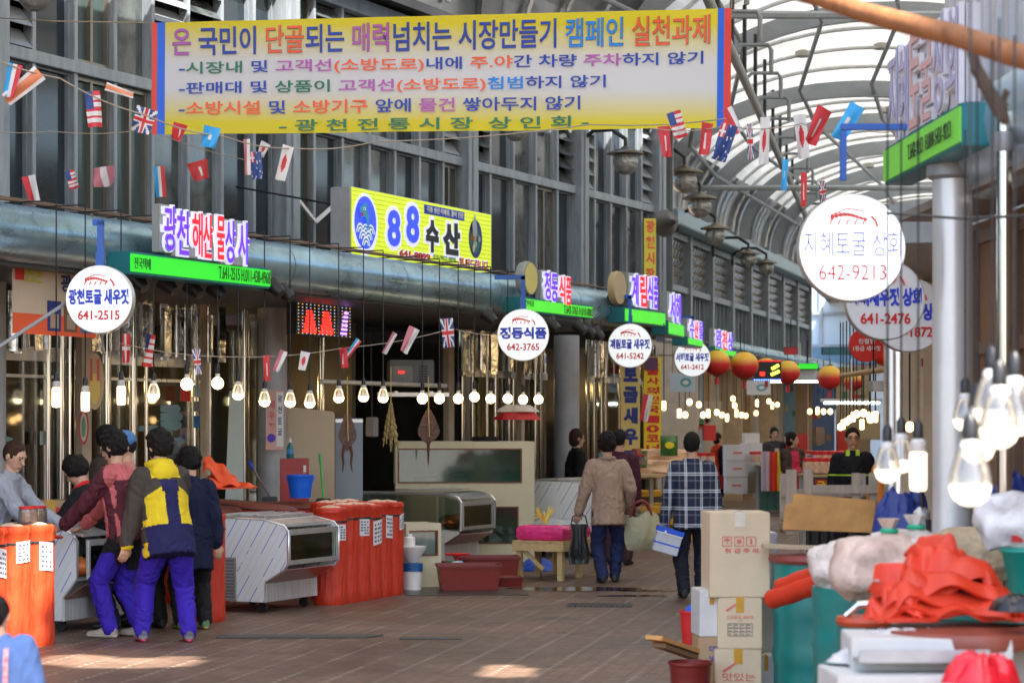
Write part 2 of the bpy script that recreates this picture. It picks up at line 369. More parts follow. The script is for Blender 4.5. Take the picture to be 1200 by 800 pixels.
for i in range(72):
    px = rnd.choice((rnd.uniform(124, 310), rnd.uniform(124, 235), rnd.uniform(540, 645), rnd.uniform(690, 770), rnd.uniform(0, 50)))
    st = MB(); st.box((lx(px, 2.7), -1.05 + rnd.uniform(-.15, .15), 2.72), (rnd.uniform(.05, .16), .015, rnd.uniform(.45, .62)), rz=rnd.uniform(-.5, .5)); st.build('shop_blind', BLIND, A, smooth=False)
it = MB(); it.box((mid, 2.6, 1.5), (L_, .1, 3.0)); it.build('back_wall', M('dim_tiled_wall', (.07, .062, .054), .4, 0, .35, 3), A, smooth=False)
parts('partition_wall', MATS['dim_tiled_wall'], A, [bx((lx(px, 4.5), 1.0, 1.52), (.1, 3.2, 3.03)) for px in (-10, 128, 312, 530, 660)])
fl = MB(); fl.box((mid, .6, .03), (L_, 3.8, .06)); fl.build('shop_floor', M('wet_concrete', (.12, .12, .12), .3), A, smooth=False)

# ---- far left building
B = thing('market_building', 'far grey building with a latticed upper wall and a pale blue gutter', 'building', LB.P(0, 0), LB.rz)
bl = 21.0
m_ = MB(); m_.box((bl / 2, .6, 4.9), (bl, .8, 2.6)); m_.box((bl / 2, 3, 3.35), (bl, 7, .3)); m_.box((bl / 2, 5, 3), (bl, .2, 6))
for k in range(5): m_.box((.1 + k * 5.2, 1.9, 1.6), (.15, 5.2, 3.2))
m_.build('wall', M('dusky_wall', (.55, .44, .30), .5), B, smooth=False)
m_ = MB()
for k in range(9): m_.box((.1 + k * 2.6, .06, 4.75), (.2, .22, 2.6))
for z in (3.55, 4.66, 5.78): m_.box((bl / 2, .08, z), (bl, .16, .13))
for k in range(42): m_.box((.3 + k * .5, .12, 4.1), (.05, .07, 1.05))
m_.build('facade_frame', FRAME, B, smooth=False)
m_ = MB(); m_.box((bl / 2, .19, 4.1), (bl, .02, 1.0)); m_.build('window', PANE_R, B, smooth=False)
m_ = MB()
for k in range(70):
    for j in range(5): m_.box((.2 + k * .3, .13, 4.83 + j * .2), (.2, .05, .13), rx=R(25))
m_.build('lattice_screen', M('lattice_metal', (.42, .43, .46), .35, .6), B, smooth=False)
m_ = MB(); m_.box((bl / 2, -.22, 6.02), (bl + 1, .35, .3)); m_.box((bl / 2, .2, 5.9), (bl, .5, .06)); m_.build('gutter', M('pale_blue_gutter', (.38, .52, .60), .45, .1), B, bevel=.02)
m_ = MB(); m_.lathe([(.16, -.5), (.16, bl)], 12, (0, -1.2, 3.35), axis='X'); m_.box((bl / 2, -.6, 3.45), (bl, 1.2, .05)); m_.build('canopy_duct', DUCT, B)
parts('column', M('pale_column', (.5, .48, .44), .5), B, [lambda mb, k=k: post(mb, .4 + k * 2.6, -.5, 0, 3.35, .09, n=12) for k in range(9)], True)

parts('shopfront_post', M('brassy_post', (.72, .58, .36), .2, .9), B, [lambda mb, k=k: post(mb, 1.3 + k * 1.02, .35 + .12 * (k % 3), 0, 3.3, .045 + .015 * (k % 2)) for k in range(19)], True)
WARML = EM('shop_warm_fill', (1, .70, .36), 7)
for k in range(4): parts('ceiling_glow', WARML, B, [bx((2.6 + k * 5.2, 1.6, 3.12), (.9, .25, .08))])  # warm glowing boxes added behind the canopy to brighten the far left shops
# ---- closing row at the far end of the street
E_ = thing('end_building', 'low building with a blue roof closing the far end of the arcade', 'building', (15.5, 84, 0), R(-12))
m_ = MB(); m_.box((0, .0, 2.0), (22, 6, 4.0)); m_.build('wall', M('pale_blue_wall', (.45, .52, .58), .6), E_, smooth=False)
m_ = MB(); m_.box((0, -.1, 4.3), (23, 7, .6)); m_.build('roof', M('blue_roof', (.10, .22, .34), .5), E_, smooth=False)
m_ = MB(); m_.box((0, -2.6, 6.6), (22, .02, 4.0)); m_.build('gable_panel', M('pale_blue_sheet', (.50, .62, .70), .4, 0, .12, .6), E_, smooth=False)
m_ = MB()
for k in range(16): m_.box((-10.6 + k * 1.4, -2.68, 6.6), (.12, .1, 4.0))
for z in (4.7, 5.9, 7.2, 8.5): m_.box((0, -2.7, z), (22, .08, .1))
m_.build('gable_frame', FRAME, E_, smooth=False)
m_ = MB()
for k in range(7): m_.box((-9 + k * 3, -3.02, 2.9), (1.7, .06, 1.1))
m_.build('window', PANE_D, E_, smooth=False)

# ---- right side: near corner building, then the far row of shops
LN = Line(2.38, 11.65, -.04, 'R')
C = thing('corner_building', 'near right building with pale ribbed siding above and brown timber wall below', 'building', LN.P(0, 0), LN.rz)
# local x runs towards the camera, local y is behind the front
m_ = MB(); m_.box((2.2, 2.6, 5.9), (10.2, 4, 5.0)); m_.build('upper_wall', M('pale_siding', (.50, .50, .53), .5), C, smooth=False)
m_ = MB()
for k in range(34): m_.box((-2.8 + k * .3, .585, 5.9), (.11, .035, 5.0), m=0)
m_.build('siding_rib', M('siding_rib', (.62, .62, .66), .4, .1), C, smooth=False)
m_ = MB(); m_.box((2.2, 2.7, 1.5), (9.8, 4, 3.0)); m_.build('lower_wall', M('brown_timber_wall', (.24, .135, .075), .55, 0, .25, 2.5, .1, 12, stretch=(1, 1, .2)), C, smooth=False)
m_ = MB()
for k in range(5): m_.box((-2.5 + k * 1.0, .68, 1.5), (.09, .05, 2.9))
for z in (2.9, 2.2, 1.0): m_.box((0.5, .69, z), (6.2, .035, .08))
m_.build('door_frame', M('dark_frame', (.16, .10, .07), .4), C, smooth=False)
m_ = MB(); pr = [(.3 * math.cos(R(a)), .3 * math.sin(R(a))) for a in range(90, 271, 18)]
m_.grid(lambda u, v: Vector((-1.2 + 8.3 * u, .42 + pr[int(round(v * 10))][0], 3.32 + pr[int(round(v * 10))][1])), 3, 10)
m_.build('eave_duct', M('pale_blue_steel', (.36, .50, .60), .3, .6, .2, 2), C, solid=.004)
m_ = MB(); m_.box((2.2, .5, 3.06), (10.0, .5, .05)); m_.build('soffit', M('eave_soffit', (.28, .26, .25), .5), C, smooth=False)
D = thing('shop_row', 'far right row of open market shops with steel posts and tan partition walls', 'building', LR.P(0, 0), LR.rz)
WARML2 = EM('shop_warm_fill_right', (1, .68, .32), 7)
# local x towards the camera: s = -x
m_ = MB()
for k in range(9): m_.box((-5.2 - k * 5.8, 2.4, 1.55), (.15, 4.2, 3.1))
m_.box((-30, 4.6, 3.3), (52, .2, 6.6)); m_.build('wall', WARMW, D, smooth=False)
m_ = MB(); m_.box((-26, 2.4, 3.3), (50, 4.6, .3)); m_.build('canopy', M('canopy_grey', (.3, .32, .34), .5, .2), D, smooth=False)
parts('column', CHROME2, D, [lambda mb, k=k: mb.lathe([(.085, 0), (.085, 3.2)], 14, (-3.5 - k * 2.9, .25, 0)) for k in range(16)], True)
for k in range(4): parts('ceiling_glow', WARML2, D, [bx((-8.2 - k * 5.8, 1.2, 3.08), (.9, .25, .08))])  # added warm fill boxes that brighten the right row between its partitions
m_ = MB(); m_.lathe([(.12, -52), (.12, -1.)], 14, (0, .1, 3.4), axis='X'); m_.build('eave_duct', DUCT, D)

# ---- vaulted arcade roof
def footL(Y):
    xa = LA.b.x + .4625 * (Y - 17.33) - 3.0 * 1.1018; za = 7.35
    if Y < 38: return xa, za
    xb = 3.15 + .285 * (min(Y, 62) - 46) + .2 * max(0, Y - 62); zb = 6.25
    if Y > 45: return xb, zb
    x38 = LA.b.x + .4625 * (38 - 17.33) - 3.3054; t = (Y - 38) / 7
    return x38 + (3.15 - .285 - x38) * t, za + (zb - za) * t
def arch(Y, t, off=0):
    x0, z0 = footL(Y); x1 = max(x0 + 8.6, 9.2 - .07 * (Y - 8)); a = math.pi * (1 - t)
    c, h = (x0 + x1) / 2, (x1 - x0) / 2
    return Vector((c + (h - off) * math.cos(a), Y, z0 + (2.5 - off) * math.sin(a) ** .9 + .02))
RF = thing('arcade_roof', 'white translucent barrel vault roof on grey steel arches over the market street', 'roof', (0, 0, 0))
def translucent():
    m = bpy.data.materials.new('translucent_sheet'); m.use_nodes = True; N = m.node_tree.nodes; L = m.node_tree.links; N.remove(N['Principled BSDF'])
    d = N.new('ShaderNodeBsdfDiffuse'); t = N.new('ShaderNodeBsdfTranslucent'); x = N.new('ShaderNodeMixShader'); x.inputs[0].default_value = .62
    no = N.new('ShaderNodeTexNoise'); no.inputs['Scale'].default_value = 1.2; no.inputs['Detail'].default_value = 5
    tc = N.new('ShaderNodeTexCoord'); L.new(tc.outputs['Object'], no.inputs[0])
    rp = N.new('ShaderNodeValToRGB'); rp.color_ramp.elements[0].color = (.25, .245, .22, 1); rp.color_ramp.elements[1].color = (.34, .338, .315, 1); rp.color_ramp.elements[0].position = .35; rp.color_ramp.elements[1].position = .65
    L.new(no.outputs[0], rp.inputs[0]); L.new(rp.outputs[0], d.inputs[0]); L.new(rp.outputs[0], t.inputs[0])
    L.new(d.outputs[0], x.inputs[1]); L.new(t.outputs[0], x.inputs[2]); L.new(x.outputs[0], N['Material Output'].inputs[0]); return m
pm = MB(); Y0r, Y1r, dY, nt_ = 3.4, 92.0, .5, 40
holes = [(G(150, 776), .55, .36), (G(85, 772), .3, .34), (G(590, 786), .2, .42), (G(215, 771), .14, .18), (Vector((-3.9, 17.4, 0)), .2, .5)]  # unseen gaps in the near roof, aimed along the sun to drop patches
ny = int((Y1r - Y0r) / dY)
for j in range(ny):
    ya, yb = Y0r + j * dY, Y0r + (j + 1) * dY
    fine = 8 if ya < 16 else 1
    for q in range(fine):
        y0 = ya + dY * q / fine; y1 = ya + dY * (q + 1) / fine
        nn = nt_ * (6 if fine > 1 else 1)
        row = []
        for i in range(nn):
            c = (arch((y0 + y1) / 2, (i + .5) / nn)); gp = c - SUNDIR * (c.z / SUNDIR.z); skip = False
            if y0 < 7.5 and (gp - Vector((-2.0, 9.3, 0))).length > 1.5: skip = True  # near roof opened unseen for skylight; one panel kept to shade the child
            for h, rx_, ry_ in holes:
                if ((gp.x - h.x) / rx_) ** 2 + ((gp.y - h.y) / ry_) ** 2 < 1: skip = True
            row.append(skip)
        i = 0
        while i < nn:                                # merge unbroken runs back to the coarse grid
            if row[i]: i += 1; continue
            st_ = nn // nt_; k = i
            while k < nn and not row[k] and (k == i or k % st_): k += 1
            t0, t1 = i / nn, k / nn
            mt = 1 if (t0 + t1) / 2 < .16 and ya > 20 else 0
            pm.add([arch(y0, t0), arch(y0, t1), arch(y1, t1), arch(y1, t0)], [(0, 1, 2, 3)], mt); i = k
pm.build('roof_sheet', [translucent(), M('silver_roof_sheet', (.30, .32, .34), .3, .8, .25, 2)], RF, smooth=False)
def sweep(Y, wd, hh, off):
    rings = []; n = 28; mb = MB()
    for i in range(n + 1):
        t = i / n; p = arch(Y, t, off); q = arch(Y, t, off + hh)
        rings += [p + Vector((0, -wd / 2, 0)), p + Vector((0, wd / 2, 0)), q + Vector((0, wd / 2, 0)), q + Vector((0, -wd / 2, 0))]
    mb.add(rings, [(i * 4 + k, i * 4 + (k + 1) % 4, i * 4 + 4 + (k + 1) % 4, i * 4 + 4 + k) for i in range(n) for k in range(4)])
    return mb
Yr = 3.6
while Yr < 92:
    mb = sweep(Yr, .05, .3, .05); mb2 = sweep(Yr, .18, .03, .35); k = len(mb.v); mb.add(mb2.v, mb2.f); mb.build('arch_rib', STEEL, RF); Yr += 4.6
SILV = M('silver_tube', (.62, .63, .62), .3, .5)
parts('hoop_tube', SILV, RF, [lambda mb, Yr=21 + 1.15 * k: mb.tube([arch(Yr, .01 + .98 * i / 26, .08) for i in range(27)], .026 if k % 2 else .04, 7) for k in range(61)], True)
parts('purlin', STEEL, RF, [lambda mb, t=t: mb.tube([arch(Y, t, .42) for Y in range(8, 93, 4)], .045, 7) for t in (.12, .24, .38, .5, .62, .76, .88)], True)
parts('tie_beam', M('tie_grey', (.34, .37, .39), .5, .3), RF, [lambda mb, Y=Y: mb.tube([arch(Y, .06, .3), arch(Y, .94, .3)], .06, 6) for Y in (33.2, 47, 60.8, 74.6)], True)
for Y in range(30, 88, 3):
    for t in (.38, .5, .62, .76): parts('roof_lamp', M('lamp_grey', (.40, .38, .33), .5), RF, [lambda mb: mb.lathe([(.01, -.02), (.16, 0), (.15, .1), (.04, .14)], 12, arch(Y + .6, t, .2))], True)
# sprinkler pipe
sp = thing('sprinkler_pipe', 'long grey sprinkler pipe hung on rods under the arcade roof', 'pipe', (0, 0, 0))
PA = W(858, 62, 34.0); PB = W(940, 244, 59.0); pd = (PB - PA)
m_ = MB(); m_.tube([PA - pd * .45, PB + pd * .2], .075, 10); m_.build('main_pipe', M('pipe_grey', (.36, .35, .32), .45, .4), sp)
PG2 = M('pipe_grey2', (.25, .27, .28), .45, .4)
for i in range(-3, 11):
    m_ = MB(); m2 = MB()
    p = PA + pd * (i / 9.)
    m_.tube([p + Vector((0, 0, .05)), Vector((p.x, p.y, p.z + 1.25))], .035, 6)
    q = p + Vector((.55, 0, .12)); m2.tube([p, p + Vector((.12, 0, .12)), q, q + Vector((.05, 0, -.08)), q + Vector((.05, 0, -.42))], .035, 6)
    m_.build('hanger_rod', DARKB, sp); m2.build('sprinkler_drop', PG2, sp)
# ================================================================== SIGNS, BANNERS, FLAGS, LAMPS
def PT(name, col, rough=.5, var=.05): return M(name, col, rough, 0, var, 4)
RED, BLUE, NAVY, BLACK, WHITE = PT('red_print', (.62, .02, .02)), PT('blue_print', (.02, .05, .55)), PT('navy_print', (.015, .03, .20)), PT('black_print', (.015, .015, .015)), PT('white_print', (.82, .82, .8))
ORANGE, PINK, GREENP, SKYB, YEL = PT('orange_print', (.80, .11, .03)), PT('pink_print', (.62, .14, .42)), PT('green_print', (.01, .17, .09)), PT('sky_print', (.01, .28, .72)), PT('yellow_print', (.85, .68, .02))
PURP, MAG = PT('purple_print', (.10, .03, .55)), PT('magenta_print', (.5, .06, .30))
OUTL = PT('outline_print', (.05, .04, .12))
# ---- the street banner
BY = 20.0
bc = [W(178, 27, BY), W(857, 10, BY), W(856, 150, BY), W(178, 158, BY)]
bo = bc[3].copy()
BN = thing('street_banner', 'wide yellow and white cloth banner with lines of Korean writing stretched across the street', 'banner', bo)
def bmap(u, v, y=0):                               # u along, v downwards
    a = bc[0].lerp(bc[1], u); b = bc[3].lerp(bc[2], u); p = a.lerp(b, v) - bo
    ed = max(0, 1 - 7 * min(u, 1 - u)); sag = .016 * math.sin(u * 17) * math.sin(v * 5) + .03 * math.sin(u * 3.14) * math.sin(v * 3.14) + .005 * math.sin(u * 43 + 6 * v) + .006 * ed * math.sin(v * 9 + u * 30)
    return Vector((p.x, p.y + sag + y, p.z))
def banner_material():
    m = bpy.data.materials.new('banner_print'); m.use_nodes = True; N = m.node_tree.nodes; L = m.node_tree.links; b = N['Principled BSDF']; b.inputs['Roughness'].default_value = .55
    tc = N.new('ShaderNodeTexCoord'); sx = N.new('ShaderNodeSeparateXYZ'); L.new(tc.outputs['Generated'], sx.inputs[0])
    rp = N.new('ShaderNodeValToRGB'); e = rp.color_ramp.elements
    e[0].position = .10; e[0].color = (.92, .77, .03, 1); e[1].position = .36; e[1].color = (.86, .86, .90, 1)
    q = e.new(.58); q.color = (.86, .86, .90, 1); q = e.new(.88); q.color = (.92, .77, .03, 1)
    L.new(sx.outputs[2], rp.inputs[0]); L.new(rp.outputs[0], b.inputs['Base Color'])
    tl = N.new('ShaderNodeBsdfTranslucent'); L.new(rp.outputs[0], tl.inputs[0]); mx = N.new('ShaderNodeMixShader'); mx.inputs[0].default_value = .4
    L.new(b.outputs[0], mx.inputs[1]); L.new(tl.outputs[0], mx.inputs[2]); L.new(mx.outputs[0], N['Material Output'].inputs[0])
    return m
m_ = MB(); m_.grid(lambda u, v: bmap(u, v), 160, 20); m_.build('cloth', banner_material(), BN)
for ends in (((0, .009, 0), (.009, .0225, 1)), ((.9765, .988, 1), (.988, 1, 0))):
    m_ = MB()
    for a, b, k in ends: m_.grid(lambda u, v, a=a, b=b: bmap(a + (b - a) * u, v, -.006), 1, 12, k)
    m_.build('stripe', [PT('banner_red', (.75, .05, .03)), PT('banner_blue', (.01, .13, .75))], BN)
def btext(line, u0, v0, u1, v1, bold, cols, outline=None):
    body = ''.join(t for t, c in line); fmt = [c for t, c in line for _ in t]
    mb = MB()
    if outline: text(mb, body, u0, -v1, u1, -v0, -.013, m=0, bold=bold + .012, mapf=lambda x, z, y: bmap(x, -z, y), pad=.0008); mb.build('lettering_outline', OUTL, BN, smooth=False, weld=False); mb = MB()
    text(mb, body, u0, -v1, u1, -v0, -.017, bold=bold, fmt=fmt, mapf=lambda x, z, y: bmap(x, -z, y))
    mb.build('lettering', cols, BN, smooth=False, weld=False)
BC = [NAVY, PT('royal_print', (.01, .05, .40)), PT('violet_print', (.45, .10, .45)), PT('coral_print', (.85, .12, .03)), PT('azure_print', (.01, .25, .80)), GREENP]
btext([('온 ', 2), ('국민이 ', 1), ('단골', 3), ('되는 ', 1), ('매력', 2), ('넘치는 ', 1), ('시장만들기 ', 1), ('캠페인 ', 4), ('실천과제', 3)], .036, .05, .963, .30, .008, BC, True)
btext([('-', 1), ('시장내 ', 5), ('및 ', 1), ('고객선', 2), ('(소방도로)', 3), ('내에 ', 1), ('주.야', 3), ('간 차량 ', 1), ('주차', 2), ('하지 않기', 1)], .047, .355, .952, .48, .018, BC)
btext([('-', 1), ('판매대 ', 1), ('및 ', 1), ('상품이 ', 5), ('고객선', 2), ('(소방도로)', 3), ('침범', 4), ('하지 않기', 1)], .047, .535, .784, .66, .018, BC)
btext([('-', 1), ('소방시설 ', 3), ('및 ', 1), ('소방기구 ', 3), ('앞에 ', 1), ('물건 ', 2), ('쌓아두지 않기', 1)], .047, .71, .740, .83, .018, BC)
btext([('- 광 천 전 통 시 장  상 인 회 -', 5)], .22, .88, .755, .985, .018, BC)
for a, b in ((bc[0], W(120, 20, BY)), (bc[3], W(150, 190, BY + 3)), (bc[1], W(868, -30, BY)), (bc[2], W(870, 175, BY + 2))):
    pass
m_ = MB(); m_.tube([bc[0] - bo, W(60, 25, BY) - bo, LA.at(-20, 20, 3.6) - bo], .006, 5); m_.tube([bc[1] - bo, W(861, -60, BY) - bo, W(1100, -160, BY) - bo], .006, 5); m_.build('rope', M('rope', (.35, .28, .18), .8), BN)

def disc(mb, cx, cz, rx, rz_, y, m=0, n=28, a0=0, a1=360):
    k = len(mb.v); vs = [Vector((cx, y, cz))] + [Vector((cx + rx * math.cos(R(a0 + (a1 - a0) * i / n)), y, cz + rz_ * math.sin(R(a0 + (a1 - a0) * i / n)))) for i in range(n + 1)]
    mb.add(vs, [(0, i + 1, i + 2) for i in range(n)], m)
# ---- box signs along the left canopy
def fascia(px0, px1, d, z0, z1, label, front, dep=.24, end=TEAL, line=LA):
    s0, s1 = line.s(px0, d), line.s(px1, d); sg_ = 1 if line.side == 'L' else -1
    t = thing('shop_sign', label, 'shop sign', line.P(s0, d, z0), line.rz)
    w_ = abs(s1 - s0); h = z1 - z0
    m_ = MB(); m_.box((w_ / 2, dep / 2, h / 2), (w_, dep, h + .03)); m_.build('sign_box', end, t, bevel=.006)
    m_ = MB(); m_.box((w_ / 2, -.006, h / 2), (w_ - .01, .012, h - .015)); m_.build('sign_face', front, t, smooth=False)
    return t, w_, h, (lambda px: sg_ * (line.s(px, d) - s0))
def letters(t, body, x0, x1, z0, z1, y, mat, bold=.04, back=None, bd=.04, fmt=None, depth=.03, board=None, name='lettering', pad=.016):
    if board:
        m_ = MB(); m_.box(((x0 + x1) / 2, y + .05, (z0 + z1) / 2), (x1 - x0 + .03, .08, (z1 - z0) + .03)); m_.build('letter_board', board, t, bevel=.008)
    if back:
        m_ = MB(); text(m_, body, x0, z0, x1, z1, y, bold=bold + bd, pad=pad, zd=.5, depth=depth); m_.build('letter_rim', back, t, smooth=False, weld=False)
    m_ = MB(); text(m_, body, x0, z0, x1, z1, y - .006 - (depth if back else 0) * 1.0, bold=bold, fmt=fmt, zd=.2, depth=.01); m_.build(name, mat, t, smooth=False, weld=False)
GR_LIT = EM('lit_green_face', (.02, .50, .02), .28)
GR_DIM = M('green_sign_face', (.06, .55, .03), .4, 0, .08, 3, emit=.25)
LIT_W = EM('lit_letter_white', (.66, .67, .80), .16)
LPUR, LRED = EM('lit_letter_purple', (.10, .02, .75), .35), EM('lit_letter_red', (.65, .01, .02), .35)
BOARD = M('letter_board_white', (.34, .36, .35), .5, .1, .12, 5)
t, w_, h, X = fascia(152, 316, .62, 3.05, 3.22, 'bright green lit sign box with purple and red block letters standing on it', GR_LIT)
letters(t, '전국택배', X(155), X(174), .035, .135, -.016, BLACK, .0, depth=.002)
letters(t, 'T.641-2515 H.011-438-4968', X(254), X(314), .03, .145, -.016, BLACK, .0, depth=.002)
for i, (c, a, b) in enumerate(zip('광천해산물상사', (183, 200, 216, 231, 245, 257, 270), (197, 214, 228, 242, 254, 269, 283))):
    dz = (.02, .0, 0, 0, 0, -.02, -.02)[i]
    letters(t, c, X(a), X(b), .20 + dz, .60 + dz, -.05 + .02 * (i % 2), LRED if i in (2, 3, 4) else LPUR, .015, LIT_W, .03, board=BOARD)
t, w_, h, X = fascia(610, 694, .62, 3.11, 3.26, 'green sign box with round logo and blue and red stacked letters beyond the yellow board', GR_DIM)
letters(t, '건어물', X(613), X(624), .06, .13, -.016, BLACK, .0, depth=.002)
letters(t, 'T.642-3765 H.010-8803', X(659), X(693), .02, .12, -.016, BLACK, .0, depth=.002)
for c, a, b, z0, mt in (('정', 637, 644, .37, LPUR), ('동', 645, 652, .35, LPUR), ('식', 654, 661, .34, LRED), ('품', 662, 668, .33, LRED)):
    letters(t, c, X(a), X(b) , z0 - .2, z0 + .15, .02, mt, .02, LIT_W, .03, board=BOARD)
m_ = MB(); m_.lathe([(.20, -.06), (.215, 0), (.20, .06)], 24, (X(622), .06, .40), axis='Y'); m_.build('logo_drum', BOARD, t)
m_ = MB(); disc(m_, X(622), .40, .19, .19, -.006); m_.build('logo_face', PT('logo_yellow', (.72, .62, .18)), t)
t, w_, h, X = fascia(732, 779, .62, 3.12, 3.30, 'short green sign box with yellow round logo and blue and red letters', GR_DIM)
for c, a, b, mt in (('계', 739, 747, LPUR), ('림', 749, 757, LRED), ('식', 758, 764, LPUR), ('품', 765, 770, LPUR)):
    letters(t, c, X(a), X(b), .23, .66, .02, mt, .02, LIT_W, .03, board=BOARD)
m_ = MB(); m_.lathe([(.22, -.05), (.23, 0), (.22, .05)], 20, (X(731), .1, .45), axis='Y'); m_.build('logo_drum', PT('logo_tan', (.55, .42, .22)), t)
# farther ones, along the second row of shops
LF = Line(2.6, 33.0, .26, 'L')
def far_sign(px0, px1, py0, py1, d, label, chars, lpx, lpy, mats):
    s0, s1 = LF.s(px0, d), LF.s(px1, d); z1, z0 = LF.z((px0 + px1) / 2, py0, d), LF.z((px0 + px1) / 2, py1, d)
    t, w_, h, X = fascia(px0, px1, d, z0, z1, label, GR_DIM, line=LF)
    n = len(chars); a0, a1 = X(lpx[0]), X(lpx[1]); ya, yb = LF.z(sum(lpx) / 2, lpy[0], d) - z0, LF.z(sum(lpx) / 2, lpy[1], d) - z0
    for i, c in enumerate(chars):
        letters(t, c, a0 + (a1 - a0) * (i + .06) / n, a0 + (a1 - a0) * (i + .94) / n, yb, ya, .02, mats[i % len(mats)], .02, LIT_W, .03, board=BOARD)
    return t
far_sign(783, 801, 379, 393, 0, 'narrow green sign box with white boards beyond the short green one', '서해', (784, 797), (344, 378), [LPUR])
far_sign(806, 823, 397, 405, 0, 'small far green sign box with purple and red letters', '수산물', (807, 823), (376, 396), [LPUR, LRED, LPUR])
far_sign(838, 862, 409, 416, .2, 'farthest green sign box with three letter columns above lanterns', '광천상', (838, 858), (388, 410), [LPUR, LRED, LPUR])
# ---- sign on the near right corner building
t, w_, h, X = fascia(1037, 1127, 0.0, 3.20, 3.40, 'green sign box with tall purple and red letters close on the right', M('green_sign_paint', (.12, .42, .04), .45, 0, .1, 3, emit=.12), dep=.17, line=LN)
for i, c in enumerate('지혜토굴상회'):
    a = .06 + i * (w_ - .15) / 6
    letters(t, c, a, a + (w_ - .2) / 6.4, .24, .78 - .03 * (i % 2), .04, PT('faded_letter_red', (.66, .42, .42)) if i in (2, 3) else PT('faded_letter_purple', (.46, .45, .66)), .0, PT('faded_letter_rim', (.70, .70, .76)), .03, board=M('pale_letter_board', (.60, .60, .65), .45, 0, .06, 3))
letters(t, 'T.642-9213  H.010-5431-9213', .75, w_ - .15, .05, .14, -.016, BLACK, .0, depth=.002)
LBLUE = EM('lit_letter_blue', (.02, .05, .70), .3)
# ---- the yellow fish sign
dS = 2.0; s0 = LA.s(411, dS); s1 = LA.s(575, dS); zb, zt = 3.70, 4.50; wS = s1 - s0; hS = zt - zb
t = thing('shop_sign', 'large lime yellow sign reading 88 with a leaping fish emblem above the canopy', 'shop sign', LA.P(s0, dS, zb), LA.rz)
m_ = MB(); m_.box((wS / 2, .14, hS / 2), (wS, .27, hS)); m_.build('sign_box', M('grey_sign_case', (.46, .47, .50), .45, .1), t, bevel=.01)
m_ = MB(); m_.box((wS / 2, -.005, hS / 2), (wS - .02, .012, hS - .02)); m_.build('sign_face', EM('lit_lime_face', (.56, .68, .02), .2), t, smooth=False)
m_ = MB()
for k in range(14): m_.box((wS / 2, -.0125, .04 + k * .055), (wS - .03, .003, .006))
m_.build('face_stripe', PT('lime_stripe', (.52, .62, .01)), t, smooth=False)
def SX(px): return LA.s(px, dS) - s0
def SZ(px, py): return LA.z(px, py, dS) - zb
ecx, ecz, erx, erz = SX(426.5), SZ(426.5, 263), (SX(442) - SX(412)) / 2, .37
m_ = MB(); disc(m_, ecx, ecz, erx, erz, -.018, 0); disc(m_, ecx, ecz + .02, erx * .86, erz * .84, -.020, 1)
for r_, c in ((0, 0), (1, 0)): pass
for row in range(3):                                # waves
    for k in range(-2, 3):
        cx = ecx + k * erx * .42 + (row % 2) * erx * .21; cz = ecz - erz * (.28 + .2 * row)
        if ((cx - ecx) / erx) ** 2 + ((cz - ecz) / erz) ** 2 > .62: continue
        for q, rr in enumerate((.30, .24, .18, .12)): disc(m_, cx, cz, erx * rr, erz * rr, -.022 - .001 * q - .004 * row, 0 if q % 2 == 0 else 2, 12, 0, 180)
fish = [(-.55, .30), (-.50, .42), (-.30, .52), (-.05, .62), (.02, .52), (.12, .56), (.06, .42), (.22, .16), (.20, -.08), (.32, -.20), (.18, -.18), (.0, -.34), (.05, -.14), (.0, .06), (-.14, .16), (-.28, .12), (-.46, .10), (-.34, .24)]
k = len(m_.v); m_.add([Vector((ecx + a * erx, -.034, ecz + b * erz + .03)) for a, b in fish], [tuple(range(len(fish)))], 3)
disc(m_, ecx - .36 * erx, ecz + .22 * erz + .03, erx * .10, erz * .07, -.036, 4); disc(m_, ecx - .16 * erx, ecz + .40 * erz + .03, erx * .09, erz * .05, -.036, 0); disc(m_, ecx - .17 * erx, ecz + .40 * erz + .03, erx * .05, erz * .03, -.037, 5)
m_.build('fish_emblem', [LIT_W, LBLUE, SKYB, PT('fish_blue', (.05, .42, .65)), RED, BLACK], t, smooth=False, weld=False)
for c, a, b, y0, y1 in (('8', 452, 467, 246, 289), ('8', 474, 489, 241, 285)):
    x0, x1, z0, z1 = SX(a), SX(b), SZ((a + b) / 2, y1), SZ((a + b) / 2, y0)
    letters(t, c, x0, x1, z0, z1, -.016, LBLUE, .035, LIT_W, .05, depth=.003, pad=.055)
for c, a, b, y0, y1 in (('수', 497, 512, 258, 296), ('산', 517, 537, 261, 299)):
    x0, x1, z0, z1 = SX(a), SX(b), SZ((a + b) / 2, y1), SZ((a + b) / 2, y0)
    letters(t, c, x0, x1, z0, z1, -.016, BLACK, .06, LIT_W, .06, depth=.003, pad=.045)
m_ = MB(); m_.box(((SX(496) + SX(543)) / 2, -.014, SZ(520, 249.5)), (SX(543) - SX(496), .004, .115)); m_.build('blue_strip', BLUE, t, smooth=False)
letters(t, '각종 생선 어패류, 활어 전문', SX(498), SX(541), SZ(520, 253), SZ(520, 245.5), -.018, WHITE, .02, depth=.001)
letters(t, '641-8899', SX(466), SX(502), SZ(484, 303), SZ(484, 295), -.016, RED, .05, LIT_W, .05, depth=.002)
letters(t, '010-9822-0898', SX(506), SX(532), SZ(519, 305), SZ(519, 300), -.016, GREENP, .0, depth=.002)
letters(t, '회 떠드립니다', SX(536), SX(570), SZ(553, 316), SZ(553, 304), -.016, RED, .03, LIT_W, .04, depth=.002)
px, pz = SX(556), SZ(556, 280)
m_ = MB(); disc(m_, px, pz, .20, .25, -.016, 0); disc(m_, px - .02, pz - .02, .15, .17, -.018, 1)
